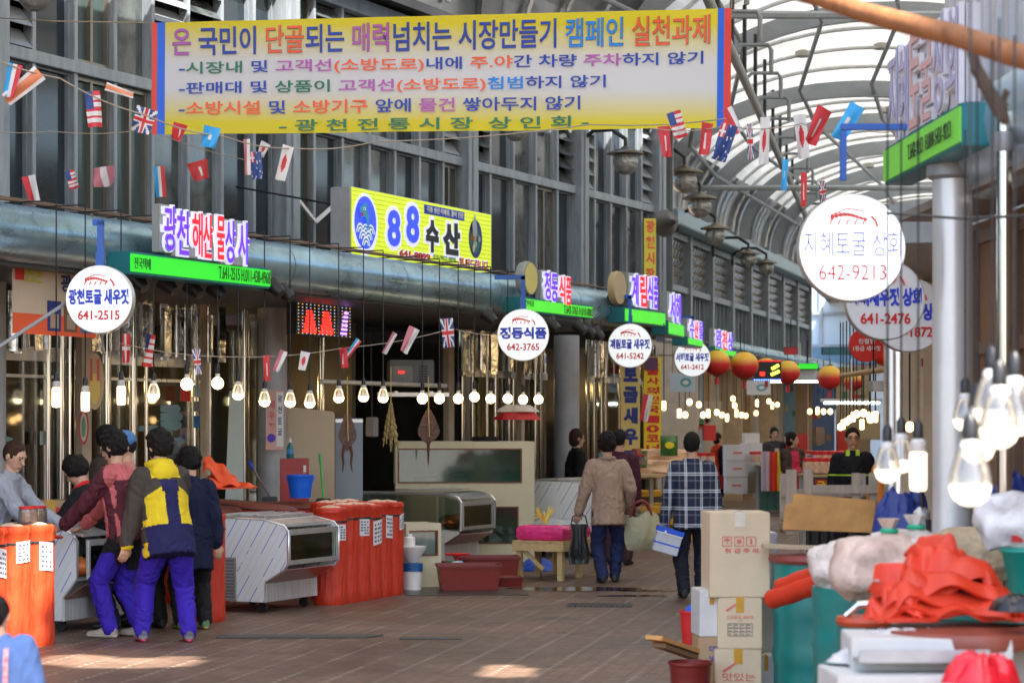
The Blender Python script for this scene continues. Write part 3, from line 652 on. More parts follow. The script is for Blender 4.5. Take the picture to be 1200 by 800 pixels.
for k in range(9): disc(m_, px + rnd.uniform(-.11, .11), pz + rnd.uniform(-.16, .06), rnd.uniform(.03, .06), rnd.uniform(.03, .06), -.02 - .001 * k, 2 + k % 4)
k = len(m_.v); m_.add([Vector((px + a, -.032, pz + b)) for a, b in ((-.10, .02), (-.13, .18), (-.05, .33), (0, .20), (.02, .04))], [(0, 1, 2, 3, 4)], 5)
m_.build('dish_picture', [NAVY, GREENP, PT('dish_cream', (.7, .6, .45)), PT('dish_pink', (.7, .3, .2)), PT('dish_brown', (.3, .14, .05)), PT('dish_grey', (.4, .42, .45))], t, smooth=False, weld=False)
m_ = MB()
for a in (.3, wS / 2, wS - .3): m_.box((a, .1, -.06), (.05, .05, .14)); m_.tube([(a, .25, .6), (a, 1.75, .9)], .012, 6)
m_.build('sign_bracket', DARKB, t)
# white V stay on the facade
t = LA.at(370, 260, 3.65); vs = thing('wall_stay', 'white V shaped stay on the glass left of the yellow sign', 'stay', t, LA.rz)
m_ = MB()
for a, b in ((-.5, .27), (.5, .27)):
    m_.box((a / 2 , 0, b / 2), (.56, .03, .045), ry=-math.atan2(b, a) if a > 0 else -math.atan2(b, a))
m_.build('stay_arm', WHITE, vs)

# ---- round hanging shop signs
DISCF = EM('lit_disc_face', (.80, .84, .86), .16)
DISCU = M('white_disc_face', (.74, .75, .76), .4, 0, .04, 3)
RIM = M('disc_rim', (.62, .62, .60), .3, .6, .1)
def shrimp(mb, s, m=0):                            # the little red shrimp mark over the name
    for k in range(9):
        a = -.42 + k * .085; mb.box((a * s * .9, -.068, s * (.56 + .05 * math.sin(k * .5))), (.075 * s, .003, .085 * s * (1 - k * .05)), m, ry=.2 + k * .05)
        if k % 2 == 0: mb.tube([(a * s * .9, -.068, s * .52), (a * s * .9 - .05 * s, -.068, s * .42)], .006 * s / .3, 4, m)
    mb.tube([(.34 * s, -.068, s * .58), (.42 * s, -.068, s * .5), (.46 * s, -.068, s * .38)], .009 * s / .3, 4, m); mb.tube([(-.4 * s, -.068, s * .6), (-.1 * s, -.068, s * .72), (.2 * s, -.068, s * .68)], .005 * s / .3, 4, m)
def disc_sign(px, py, r_px, Y, label, name, phone, lit=True, yaw=0, arm=None, nb=.05, face=None):
    c = W(px, py, Y); r = r_px / FPX * Y
    t = thing('round_sign', label, 'hanging sign', c, yaw)
    m_ = MB(); m_.lathe([(r * .9, .055), (r, .045), (r, -.045), (r * .985, -.055)], 40, axis='Y'); m_.build('rim', RIM, t)
    m_ = MB(); disc(m_, 0, 0, r * .965, r * .965, -.060, 0, 44); m_.build('face', face or (DISCF if lit else DISCU), t, smooth=False)
    m_ = MB(); text(m_, name, -r * .9, -r * .16, r * .9, r * .30, -.064, bold=nb); m_.build('name_lettering', BLUE, t, smooth=False, weld=False)
    m_ = MB(); text(m_, phone, -r * .62, -r * .60, r * .62, -r * .32, -.066, bold=nb * .5); m_.build('phone_lettering', RED, t, smooth=False, weld=False)
    m_ = MB(); shrimp(m_, r); m_.build('shrimp_mark', PT('mark_red', (.75, .08, .07)), t, smooth=False, weld=False)
    if arm:
        m_ = MB(); m_.box((0, 0, r + .05), (.07, .07, .12)); m_.box((0, 0, r + .22), (.05, .05, .3)); m_.box((arm / 2, 0, r + .36), (abs(arm) + .05, .05, .05)); m_.build('hanger_arm', BLUEST, t, smooth=False)
    return t
disc_sign(118, 351, 40, 18.6, 'white lit disc sign with blue writing at the far left end of the canopy', '광천토굴 새우젓', '641-2515', arm=-.04, yaw=R(-4))
disc_sign(613, 392.5, 30.5, 25.2, 'white lit disc sign hanging below the blue and red stacked letters', '정동식품', '642-3765', arm=-.3)
disc_sign(738, 405, 26, 30.0, 'white lit disc sign hanging above the navy and yellow upright boards', '계림토굴 새우젓', '641-5242', arm=-.3)
disc_sign(811, 420, 21.5, 35.5, 'smallest white disc sign hanging left of the first red lantern', '서해토굴 새우젓', '641-2412', arm=-.3)
disc_sign(997, 291, 63, 12.4, 'largest white disc sign hanging close on the right under a blue bracket', '지혜토굴 상회', '642-9213', nb=-.008, face=EM('bright_disc_face', (.86, .88, .92), .3))
disc_sign(1036, 352, 47, 16.4, 'greyish white disc sign half hidden behind the largest right disc', '거대새우젓 상회', '641-2476', lit=False)
disc_sign(1064, 369, 44, 18.2, 'greyish disc sign hindmost of the right discs beside the near column', '은하토굴 상회', '641-1872', lit=False)
# blue bracket on the right
b0 = W(1062, 149, 12.4); t = thing('sign_bracket', 'bright blue square steel bracket above the largest right disc', 'bracket', b0)
m_ = MB(); m_.box((-.18, 0, 0), (.37, .035, .035)); m_.box((-.3525, 0, -.16), (.035, .034, .28)); m_.build('bracket_arm', BLUEST, t, bevel=.003)
# far red discs
for px, py, r, Y, lab, txt in ((1015, 404, 20, 24, 'round red sign with white writing hanging below the right discs', ['친절한', '1등급 새우젓']), (1037, 414, 15, 26, 'red paper globe just right of the round red sign', None)):
    c = W(px, py, Y); rr = r / FPX * Y
    if txt:
        t = thing('round_sign', lab, 'hanging sign', c); m_ = MB(); m_.lathe([(0, -.05), (rr, -.045), (rr, .045), (0, .05)], 32, axis='Y'); m_.build('drum', PT('sign_red', (.75, .03, .02)), t)
        for i, q in enumerate(txt):
            m_ = MB(); text(m_, q, -rr * (.5 + .3 * i), rr * (.05 - .42 * i), rr * (.5 + .3 * i), rr * (.36 - .42 * i), -.052, bold=.02); m_.build('lettering', WHITE, t, smooth=False, weld=False)
    else:
        m_ = MB(); m_.ball((0, 0, 0), rr); o = tag(m_.build('paper_lantern', PT('sign_red', (.75, .03, .02)), loc=c), lab, 'lantern')

# ---- red and yellow ball lanterns
def lantern_mat():
    m = bpy.data.materials.new('lantern_paper'); m.use_nodes = True; N = m.node_tree.nodes; L = m.node_tree.links; b = N['Principled BSDF']; b.inputs['Roughness'].default_value = .5
    tc = N.new('ShaderNodeTexCoord'); sx = N.new('ShaderNodeSeparateXYZ'); L.new(tc.outputs['Generated'], sx.inputs[0])
    rp = N.new('ShaderNodeValToRGB'); rp.color_ramp.elements[0].position = .45; rp.color_ramp.elements[0].color = (.72, .03, .03, 1); rp.color_ramp.elements[1].position = .75; rp.color_ramp.elements[1].color = (.85, .50, .04, 1)
    L.new(sx.outputs[2], rp.inputs[0]); L.new(rp.outputs[0], b.inputs['Base Color']); return m
LMAT = lantern_mat()
for i, (px, py, r, Y) in enumerate(((840, 425, 14, 36), (872, 428, 15, 38), (898, 432, 12, 40), (923, 436, 13, 40), (972, 442, 13, 42), (1000, 447, 10, 46))):
    c = W(px, py, Y); rr = 1.12 * r / FPX * Y
    t = thing('ball_lantern', ['first', 'second', 'third', 'fourth', 'fifth', 'last'][i] + ' red and yellow ball lantern from the left in the hanging row', 'lantern', c, 0, 'red and yellow ball lanterns')
    m_ = MB(); m_.lathe([(rr * .25, -rr * .94)] + [(rr * math.cos(R(a)) * (1 + .035 * (k % 2)), rr * .95 * math.sin(R(a))) for k, a in enumerate(range(-72, 73, 8))] + [(rr * .25, rr * .94)], 24); m_.build('paper_shade', LMAT, t)
    m_ = MB(); m_.lathe([(rr * .26, rr * .9), (rr * .26, rr * 1.0)], 12); m_.lathe([(rr * .26, -rr * 1.0), (rr * .26, -rr * .9)], 12); m_.tube([(0, 0, rr), (0, 0, rr + .35)], .006, 4); m_.build('cap', BLACK, t); m_ = MB(); m_.lathe([(.012, -rr * 1.0), (.03, -rr * 1.15), (.035, -rr * 1.6), (0, -rr * 1.6)], 8); m_.build('tassel', RED, t)

# ---- LED board, cloth and upright banners
def board(name, label, cat, line, px0, px1, py0, py1, d, front, dep=.05):
    s0, s1 = line.s(px0, d), line.s(px1, d); z1, z0 = line.z((px0 + px1) / 2, py0, d), line.z((px0 + px1) / 2, py1, d)
    t = thing(name, label, cat, line.P(s0, d, z0), line.rz); m_ = MB(); m_.box(((s1 - s0) / 2, dep / 2, (z1 - z0) / 2), (s1 - s0, dep, z1 - z0)); m_.build('board' if dep > .02 else 'cloth', front, t, smooth=False)
    return t, s1 - s0, z1 - z0
t, bw_, bh = board('led_sign', 'black scrolling light board with glowing red shapes under the canopy', 'light board', LA, 347, 412, 353, 394, 1.7, BLACK, .12)
m_ = MB()
for k in range(14):
    for j in range(11):
        m_.box((bw_ * (k + .5) / 14, -.004, bh * (j + .5) / 11), (.016, .006, .008), 1 if (k * 3 + j) % 4 else 2)
for cx, w2 in ((.22, .2), (.52, .2)):
    for k in range(7): m_.box((bw_ * cx + (k % 2) * .02, -.009, bh * (.1 + k * .095)), (bw_ * w2 * (1.2 - k * .12), .006, .03), 0)
for k in range(6): m_.box((bw_ * .84 + k * .012, -.009, bh * (.12 + k * .12)), (.14 - .01 * k, .006, .025), 3)
m_.build('light_dots', [EM('led_red', (1, .03, .02), .45), EM('led_white', (.5, .55, .7), .35), EM('led_amber', (.9, .4, .05), .4), EM('led_violet', (.5, .2, .9), .8)], t, smooth=False)
t, bw_, bh = board('cloth_banner', 'faded cream and orange cloth banner with food pictures behind the leftmost disc', 'banner', LA, 15, 112, 309, 393, 1.3, M('banner_cream', (.62, .50, .36), .6, 0, .15, 1.2), .008)
m_ = MB(); m_.box((bw_ / 2, -.003, bh * .14), (bw_, .004, bh * .28), 0); m_.box((.09, -.005, bh * .86), (.12, .004, bh * .26), 1)
for k in range(3): m_.box((bw_ * (.48 + .2 * k), -.006, bh * .27), (bw_ * .16, .004, bh * .42), 2 + k)
for k in range(3): m_.box((bw_ * (.48 + .2 * k), -.009, bh * .2), (bw_ * .1, .004, bh * .2), 5)
m_.build('print', [ORANGE, RED, NAVY, PT('photo_brown', (.20, .09, .05)), PT('photo_blue', (.10, .18, .30)), PT('photo_tan', (.40, .30, .2))], t, smooth=False)
m_ = MB(); text(m_, '광천', bw_ * .56, bh * .62, bw_ * .82, bh * .86, -.006, bold=.03); m_.build('lettering', NAVY, t, smooth=False, weld=False)
m_ = MB(); text(m_, '맛있는', bw_ * .12, bh * .7, bw_ * .34, bh * .92, -.006, bold=.03); m_.build('lettering', PT('print_olive', (.5, .5, .03)), t, smooth=False, weld=False)
def upright(label, px, py0, py1, Y, wpx, face, body, mat, cellh, rz=0, extra=None, bold=.04):
    c = W(px, py1, Y); h = (py1 - py0) / FPX * Y; w2 = wpx / FPX * Y
    t = thing('upright_banner', label, 'banner', c, rz); m_ = MB(); m_.box((0, .03, h / 2), (w2, .05, h)); m_.build('board', face, t, smooth=False)
    n = len(body); ch = h / n
    for i, q in enumerate(body):
        if q == ' ': continue
        m_ = MB(); text(m_, q, -w2 * .38, h - (i + .9) * ch, w2 * .38, h - (i + .12) * ch, 0, bold=bold); m_.build('lettering', mat, t, smooth=False, weld=False)
    return t, w2, h
upright('tall yellow board with large navy letters behind the brown coated woman', 739, 425, 548, 33.0, 23, PT('board_gold', (.66, .52, .16)), '토굴새우젓', NAVY, 0, R(12), bold=.06)
t, w2, h = upright('tall bright yellow board with a red letter column right of the navy lettered board', 765, 418, 530, 35.0, 21, PT('board_yellow', (.82, .60, .02)), '토굴사의전국10코너', RED, 0, R(14))
m_ = MB(); m_.box((-.03, -.004, h * .93), (w2 * .8, .004, h * .13)); m_.build('top_print', PT('print_plum', (.12, .05, .12)), t, smooth=False)
t, w2, h = upright('yellow vertical board with orange writing high on the end of the left building', 762, 256, 330, 38.6, 15, PT('board_lemon', (.75, .62, .05)), '광천시장', ORANGE, 0, R(20))
for px, py, Y, wpx, hpx, lab in ((800, 448, 37, 30, 22, 'pale blue printed card hanging under the smallest disc sign'), (889, 454, 42, 28, 17, 'white printed card with a green mark hanging beyond the lanterns')):
    t = thing('hanging_card', lab, 'card', W(px, py, Y)); k = Y / FPX; m_ = MB(); m_.box((0, 0, 0), (wpx * k, .02, hpx * k)); m_.build('card', PT('card_' + str(px), (.55, .68, .74) if px < 850 else (.72, .70, .66)), t, smooth=False)
    m_ = MB(); disc(m_, wpx * k * .12, .0, wpx * k * .22, hpx * k * .25, -.012, 0, 18); disc(m_, wpx * k * .12, .0, wpx * k * .12, hpx * k * .12, -.013, 1, 12); m_.build('mark', [PT('mark_green', (.12, .40, .38)), WHITE], t, smooth=False, weld=False)
    m_ = MB(); m_.tube([(-wpx * k * .4, 0, hpx * k * .5), (-wpx * k * .4, 0, hpx * k * .5 + .5)], .006, 4); m_.build('string', BLACK, t)
t = thing('led_sign', 'small black light board with blue dotted border among the lanterns', 'light board', W(899, 434, 39)); k = 39 / FPX
m_ = MB(); m_.box((0, 0, 0), (32 * k, .1, 24 * k)); m_.build('board', BLACK, t, smooth=False)
m_ = MB()
for q in range(12): m_.box((k * (-15 + q * 2.7), -.055, -k * 11), (.022, .01, .022), 0); m_.box((k * (-15 + q * 2.7), -.055, k * 11), (.022, .01, .022), 1)
m_.box((k * 9, -.055, k * 4), (.14, .01, .05), 2, ry=-.5); m_.box((k * 9, -.055, -k * 3), (.16, .01, .05), 2, ry=-.4); m_.box((-k * 6, -.055, -k * 4), (.09, .01, .07), 1)
m_.build('light_dots', [EM('led_blue', (.1, .2, 1), 1.5), MATS['led_red'], EM('led_lime', (.7, .9, .05), 1.2)], t, smooth=False)

for px, py, Y, wp, hp, front, lab in ((947, 429, 45, 24, 7, GR_LIT, 'small lit green sign at the far end right of the lanterns'), (946, 439, 45.2, 26, 12, M('far_card_white', (.62, .66, .66), .5), 'white card sign under the small lit green sign'), (985, 411, 52, 44, 9, M('far_teal_sign', (.06, .22, .30), .5), 'teal strip sign across the far end of the arcade'), (927, 411, 47, 16, 9, M('far_red_sign', (.55, .03, .04), .5), 'small red sign above the last lanterns'), (868, 418, 42.5, 22, 6, GR_LIT, 'thin lit green sign over the second lantern')):
    k = Y / FPX; t = thing('small_sign', lab, 'sign', W(px, py, Y)); m_ = MB(); m_.box((0, .04, 0), (wp * k, .08, hp * k)); m_.build('sign_case', DARKB, t, smooth=False); m_ = MB(); m_.box((0, -.004, 0), (wp * k * .95, .008, hp * k * .9)); m_.build('sign_face', front, t, smooth=False); m_ = MB(); m_.tube([(0, .04, hp * k * .5), (0, .04, hp * k * .5 + .6)], .01, 5); m_.build('hanger', DARKB, t)
for px, py, Y, L2, lab in ((938, 447, 46, 1.3, 'lit white tube lamp under the far green sign'), (998, 472, 40, 1.0, 'white tube added to light the far right stalls')):  # second tube is an added light for the far right stalls
    t = thing('tube_lamp', lab, 'lamp', W(px, py, Y)); m_ = MB(); m_.lathe([(.02, -L2 / 2), (.02, L2 / 2)], 10, axis='X'); m_.build('tube', EM('tube_white', (.85, 1, .88), 4), t); m_ = MB(); m_.box((0, .03, .05), (L2 + .1, .1, .05)); m_.tube([(0, .03, .07), (0, .03, .8)], .01, 5); m_.build('housing', WHITE, t, smooth=False)
# ---- bunting
FLAGM = [PT('flag_red', (.66, .04, .05)), PT('flag_white', (.78, .76, .75)), PT('flag_blue', (.02, .22, .60)), PT('flag_navy', (.03, .07, .26)), PT('flag_pink', (.62, .20, .24)), PT('flag_sky', (.04, .38, .78)), PT('flag_orange', (.75, .25, .12))]
def fdesign(kind, u, v):                            # u along the hoist, v down
    if kind == 'indonesia': return 0 if u < .5 else 1
    if kind == 'red': return 0 if not (.42 < u < .55 and .3 < v < .8) else 1
    if kind == 'stripes': return 3 if (v < .5 and u < .5) else (0 if int(v * 9) % 2 == 0 else 1)
    if kind == 'cross': return 1 if (abs(u - .4) < .09 or abs(v - .5) < .09) else 0
    if kind == 'band': return 1 if abs(u - .5) < .14 else 4
    if kind == 'tri': return (5, 1, 0)[min(2, int(u * 3))]
    if kind == 'union': return 0 if (abs(u - .5) < .07 or abs(v - .5) < .07) else (1 if (abs(u - .5) < .13 or abs(v - .5) < .13 or abs(abs(u - .5) - abs(v - .5)) < .09) else 3)
    if kind == 'disc': return 0 if (u - .5) ** 2 + (v - .5) ** 2 < .055 else 1
    if kind == 'navy': return (1 if (abs(u - .22) < .05 or abs(v - .22) < .05) else 0) if (u < .4 and v < .4) else (1 if noise.noise(Vector((u * 9, v * 9, 3))) > .35 else 3)
    if kind == 'sky': return 1 if .35 < u < .6 and .4 < v < .6 else 5
    if kind == 'pinkw': return 4 if u < .5 else 1
    if kind == 'orange': return 6 if abs(u - .5) < .3 else 1
    return 1
def flag(px, py, Y, wpx, hpx, kind, label, tilt=0, yaw=None):
    k = Y / FPX; w2, h = wpx * k, hpx * k; yaw = rnd.uniform(-.5, .5) if yaw is None else yaw; ph = rnd.uniform(0, 6)
    mb = MB(); NU, NV = 14, 16
    def fn(u, v):
        x = (u - .5) * w2 * (1 - .25 * v * abs(math.sin(ph))); z = -v * h; y = .18 * w2 * math.sin(u * 5 + v * 2.5 + ph) * (.25 + v)
        x, z = x * math.cos(tilt) - z * math.sin(tilt), x * math.sin(tilt) + z * math.cos(tilt)
        return Vector((x * math.cos(yaw) - y * math.sin(yaw), x * math.sin(yaw) + y * math.cos(yaw), z))
    mb.grid(fn, NU, NV)
    mb.m = [fdesign(kind, (i % NU + .5) / NU, (i // NU + .5) / NV) for i in range(NU * NV)]
    return tag(mb.build('bunting_flag', FLAGM, loc=W(px, py - hpx / 2, Y), solid=-.0015), label, 'flag', 'small flags on strings')
def string(label, pts, r=.006):
    P = [W(*p) for p in pts]; out = []
    for a, b in zip(P, P[1:]):
        for i in range(8):
            q = a.lerp(b, i / 8); q.z -= .03 * math.sin(math.pi * i / 8); out.append(q)
    out.append(P[-1]); c = out[0].copy(); mb = MB(); mb.tube([p - c for p in out], r, 5); return tag(mb.build('bunting_string', M('string_tan', (.42, .36, .28), .8), loc=c), label, 'string')
string('string of flags sloping from the top left corner under the banner', [(-30, 58, 17), (70, 92, 17.4), (170, 135, 17.8), (262, 160, 18.3), (345, 174, 19.4), (440, 166, 19.4), (690, 146, 19.2), (860, 138, 19.0)])
string('lower thin string of flags at the upper left before the glass', [(-30, 150, 20.6), (60, 154, 20.8), (172, 152, 21), (300, 190, 21.4)], .004)
string('string of flags crossing from the banner end to the blue bracket', [(760, 150, 17.6), (850, 148, 17.2), (940, 145, 16), (1010, 150, 14), (1062, 149, 12.5)], .004)
string('string of flags beneath the canopy on the left', [(140, 402, 19.4), (270, 418, 20.6), (400, 408, 21.6), (530, 385, 23.4), (600, 392, 24.8)], .004)
for a in ((18, 95, 17.2, 17, 40, 'tri', 'flag with blue top end hanging outermost at the upper left', -.2), (47, 111, 17.3, 20, 52, 'orange', 'orange and white flag flapping beside the outermost left flag', -.85), (108, 128, 17.6, 18, 42, 'stripes', 'pink striped flag with blue canton left of the union flag', .1), (124, 118, 17.5, 10, 34, 'orange', 'thin orange flag end blown sideways near the striped flag', 1.3), (173, 142, 17.9, 25, 30, 'union', 'union flag overlapping the left edge of the banner', -.3), (212, 155, 18.1, 19, 20, 'red', 'red flag with white centre just under the banner edge', -.3), (249, 161, 18.2, 20, 25, 'sky', 'sky blue flag just under the banner edge', -.2),
          (33, 223, 20.6, 16, 34, 'indonesia', 'red and white flag hanging lowest at the far left', .25), (81, 211, 20.8, 12, 22, 'stripes', 'small red striped flag before the upper left glass', .3), (121, 207, 21, 26, 23, 'band', 'crimson flag with white band before the left glass', .1), (186, 213, 21, 13, 36, 'tri', 'blue white and red flag hanging below the union flag', .08), (231, 200, 21.2, 25, 22, 'red', 'tilted red flag over the purple letters', .3), (289, 184, 18.8, 8, 42, 'pinkw', 'long pink and white flag under the banner', .03), (299, 194, 18.9, 15, 32, 'navy', 'navy starred flag beside the long pink flag', .1), (312, 176, 19, 13, 17, 'disc', 'small white flag beside the navy starred flag', -.5), (338, 192, 19.3, 14, 42, 'disc', 'long white flag with red mark at the string knot', -.25),
          (778, 166, 17.6, 15, 36, 'red', 'red flag with white mark hanging left of the banner corner', .1), (789, 147, 17.5, 17, 32, 'stripes', 'striped flag hooked over the banner bottom edge', .3), (829, 163, 17.3, 15, 38, 'red', 'plain red flag just left of the banner stripe', -.12), (852, 143, 17.2, 13, 32, 'indonesia', 'red flag tip behind the banner corner', .5), (855, 168, 17, 20, 44, 'navy', 'navy starred flag below the banner corner', -.3), (878, 166, 16.8, 7, 42, 'union', 'narrow folded flag right of the navy starred flag', .05), (897, 165, 16.6, 12, 55, 'disc', 'long white flag with red disc under the roof', -.05), (921, 205, 21, 9, 37, 'sky', 'narrow blue flag low under the roof', -.1), (937, 160, 16.1, 15, 52, 'disc', 'long white flag with red spot near the bracket', .1), (942, 222, 23, 8, 40, 'red', 'narrow dark red flag low above the big disc', .0), (967, 150, 15.2, 20, 46, 'red', 'blurred red flag right of the long white flag', -.45), (1005, 146, 13.6, 20, 46, 'sky', 'bright blue flag caught on the blue bracket', -.55), (963, 225, 24, 8, 26, 'union', 'tiny folded flag above the big disc', .1),
          (148, 408, 19.5, 10, 34, 'cross', 'red flag with white cross under the left canopy', .0), (177, 411, 19.8, 14, 38, 'stripes', 'striped flag with blue canton under the left canopy', -.2), (230, 424, 20.2, 10, 30, 'union', 'folded union flag by the shopfront posts', .1), (312, 431, 20.9, 8, 30, 'red', 'slim red flag on the grey column', .05), (333, 424, 21, 9, 26, 'pinkw', 'crumpled pale flag beside the slim red flag', -.4), (358, 423, 21.2, 11, 22, 'disc', 'small white flag with red mark below the light board', -.2), (402, 419, 21.6, 11, 24, 'red', 'small red flag before the dark opening', .05), (421, 415, 21.8, 7, 34, 'tri', 'slanting blue and red flag before the dark opening', -.65), (463, 404, 22.2, 7, 28, 'pinkw', 'slanting pink flag above the air conditioner', -.55), (486, 400, 22.5, 14, 32, 'pinkw', 'pink and white pointed flag above the air conditioner', -.45), (523, 390, 23.2, 16, 34, 'union', 'union flag on the beige pillar', .1), (760, 478, 31.5, 12, 32, 'indonesia', 'dark red and navy flag hanging over the yellow board', -.2)):
    flag(*a[:5], a[5], a[6], a[7])

flag(0, 290, 20.5, 26, 34, 'sky', 'bright blue flag corner at the left edge above the cloth banner', .6)
a, b = LA.at(-4, 408, .5), LA.at(82, 352, .7); t = thing('support_rod', 'thin metal rod rising from the left edge to the leftmost disc sign', 'rod', a); m_ = MB(); m_.tube([(0, 0, 0), b - a], .016, 8); m_.tube([b - a, (b - a) * 1.03], .03, 8); m_.build('rod', STEEL, t)
# ---- gooseneck lamps on the upper walls, loudspeaker
def globe_lamp(px, py, rpx, line, d, label, off):
    c = line.at(px, py, d); r = rpx / FPX * c.y
    t = thing('globe_lamp', label, 'wall lamp', c, line.rz, 'globe lamps on the upper walls')
    m_ = MB(); m_.ball((0, 0, 0), r, n=18, k=12); m_.build('glass_globe', GLASS('lamp_globe', (.8, .8, .78), .2, .35, (.5, .48, .44)), t)
    m_ = MB(); m_.lathe([(r * 1.5, r * .62), (r * 1.35, r * .78), (r * .5, r * 1.0), (r * .2, r * 1.25), (.0, r * 1.25)], 18); m_.build('lamp_cap', M('lamp_cap_bronze', (.22, .18, .13), .4, .6), t)
    m_ = MB(); m_.lathe([(.04, -r * .3), (.06, r * .1), (.04, r * .6)], 10); m_.build('lamp_core', M('lamp_core', (.6, .5, .35), .5), t)
    m_ = MB(); m_.tube([(0, 0, r * 1.2), (0, 0, r * 1.8), (0, off * .3, r * 2.6), (0, off * .7, r * 2.6), (0, off, r * 1.8), (0, off, r * .4)], .035, 8); m_.build('gooseneck', DARKB, t)
for px, py, rp, line, d, lab, off in ((41, -6, 20, LA, 2.9, 'globe lamp cut by the top edge at the upper left', .8), (605, 152, 14, LA, 2.9, 'globe lamp half hidden behind the bottom of the banner', .8), (733, 190, 15, LA, 2.9, 'globe lamp on the left wall below the banner right half', .8), (802, 212, 15, LB, -1.2, 'globe lamp right of the left building corner', .8), (820, 242, 14, LB, -1.0, 'second globe lamp along the pale blue gutter', .8), (838, 276, 12, LB, -1., 'third globe lamp along the pale blue gutter', .8), (877, 304, 10, LB, -1., 'fourth globe lamp along the pale blue gutter', .8), (898, 314, 9, LB, -1., 'farthest globe lamp along the pale blue gutter', .8)):
    globe_lamp(px, py, rp, line, d, lab, off)
c = LA.at(785, 261, 3.2); t = thing('loudspeaker', 'dark horn loudspeaker on the corner of the left building', 'loudspeaker', c, R(20))
m_ = MB(); m_.lathe([(.03, -.3), (.05, -.1), (.1, .05), (.2, .18), (.24, .2), (.22, .2), (.09, .06), (0, .06)], 20, axis='Y'); m_.v = [Vector((v.x, -v.y if False else v.y, v.z)) for v in m_.v]; m_.build('horn', M('horn_grey', (.14, .13, .12), .45, .3), t)
m_ = MB(); m_.lathe([(.09, .1), (.09, .34)], 12, axis='Y'); m_.tube([(0, .3, 0), (-.3, .4, -.1)], .03, 6); m_.build('driver', DARKB, t)

# ---- hanging bulbs
HOT = EM('bulb_glow', (1, .72, .40), 2.2); HOTW = EM('bulb_glow_pale', (1, .80, .52), 2); HOTF = [EM('far_bulb_glow', (1, .58, .22), 1.5), EM('far_bulb_glow_pale', (1, .66, .30), 1.5)]
SHELL = GLASS('bulb_shell', (.70, .71, .73), .12, .16, (.26, .27, .29)); BCAP = M('bulb_cap', (.55, .55, .53), .4); SOCK = DARKB
PROTO = {}
def bulb(kind, c, wire, label, group, back=None, scale=1.):
    if (kind, wire) not in PROTO or True:
        t = thing('hanging_bulb', label, 'light bulb', c, 0, group)
        s = scale
        if kind == 'tube':
            gl = ([(0, -.11), (.032, -.105), (.036, -.09), (.036, .05), (.03, .055)], None, [(.030, .055), (.034, .06), (.034, .10), (.018, .115)])
        elif kind == 'shell':
            gl = ([(0, -.062), (.025, -.057), (.045, -.042), (.054, -.02), (.056, -.004), (0, -.003)], [(.057, -.005), (.056, .02), (.045, .06), (.036, .085), (.03, .09)], [(.03, .088), (.03, .105), (.016, .125)])
        else:
            gl = ([(0, -.058), (.03, -.051), (.051, -.029), (.058, 0), (.053, .025), (.038, .044), (.022, .055)], None, [(.022, .054), (.022, .09), (.012, .095)])
        m_ = MB(); m_.lathe([(a * s, b * s) for a, b in gl[0]], 16); m_.build('glow', HOT if back else EM('near_bulb_glow', (1, .84, .62), .65), t)
        if gl[1]: m_ = MB(); m_.lathe([(a * s, b * s) for a, b in gl[1]], 16); m_.build('glass_shell', SHELL, t)
        m_ = MB(); m_.lathe([(a * s, b * s) for a, b in gl[2]], 12); m_.build('cap', BCAP, t)
        m_ = MB(); m_.lathe([(.016 * s, .09 * s), (.022 * s, .1 * s), (.022 * s, .17 * s), (.008 * s, .19 * s)], 10); m_.build('socket', SOCK, t)
        m_ = MB(); pts = [(0, 0, .18 * s), (0, 0, wire - .03)]
        if back: pts += [Vector((0, 0, wire)), Vector((0, 0, wire)) + Vector(back) * .04, Vector((0, 0, wire)) + Vector(back)]
        m_.tube(pts, .0065 if back else .004, 5); m_.build('hanger_wire', DARKB, t)
        return t
bl_ = [(66, 462, 'tube'), (100, 467, 'tube'), (142, 460, 'tube'), (180, 461, 'shell'), (219, 450, 'globe'), (255, 449, 'globe'), (279, 461, 'shell'), (310, 469, 'shell'), (340, 470, 'shell'), (363, 471, 'shell'), (397, 465, 'shell'), (426, 464, 'shell'), (449, 465, 'shell'), (495, 467, 'globe'), (515, 467, 'globe'), (537, 467, 'globe'), (556, 465, 'globe'), (575, 467, 'globe'), (595, 467, 'globe'), (613, 468, 'globe'), (631, 468, 'globe')]
ends = [(66, 250), (100, 262), (142, 262), (180, 262), (219, 262), (255, 270), (279, 262), (310, 274), (341, 283), (364, 283), (398, 288), (427, 292), (450, 297), (496, 305), (516, 307), (538, 309), (557, 311), (576, 313), (596, 318), (613, 318), (631, 318)]
for i, (px, py, k) in enumerate(bl_):
    d = .75; c = LA.at(px, py, d); zt_ = min(3.66, LA.z(px, ends[i][1], d)); zt_ = max(zt_, 3.60)
    nm = {'tube': 'white tube bulb', 'shell': 'clear topped glowing bulb', 'globe': 'round glowing bulb'}[k]
    n_k = sum(1 for q in bl_[:i] if q[2] == k); tot = sum(1 for q in bl_ if q[2] == k)
    bulb(k, c, zt_ - c.z, f'{ORD[n_k]} {nm} from the left in the row over the left stalls', 'bulbs hung in a row over the left stalls', back=LA.n * 1.5, scale=1.0)
near = [(1137, 566, 6.6, 'shell'), (1171, 500, 6.9, 'shell'), (1163, 478, 7.3, 'shell'), (1145, 520, 7.6, 'shell'), (1189, 487, 7.2, 'shell'), (1040, 549, 8.8, 'shell'), (1056, 538, 9.2, 'shell'), (1076, 545, 8.6, 'tube'), (1131, 490, 9.5, 'shell')]
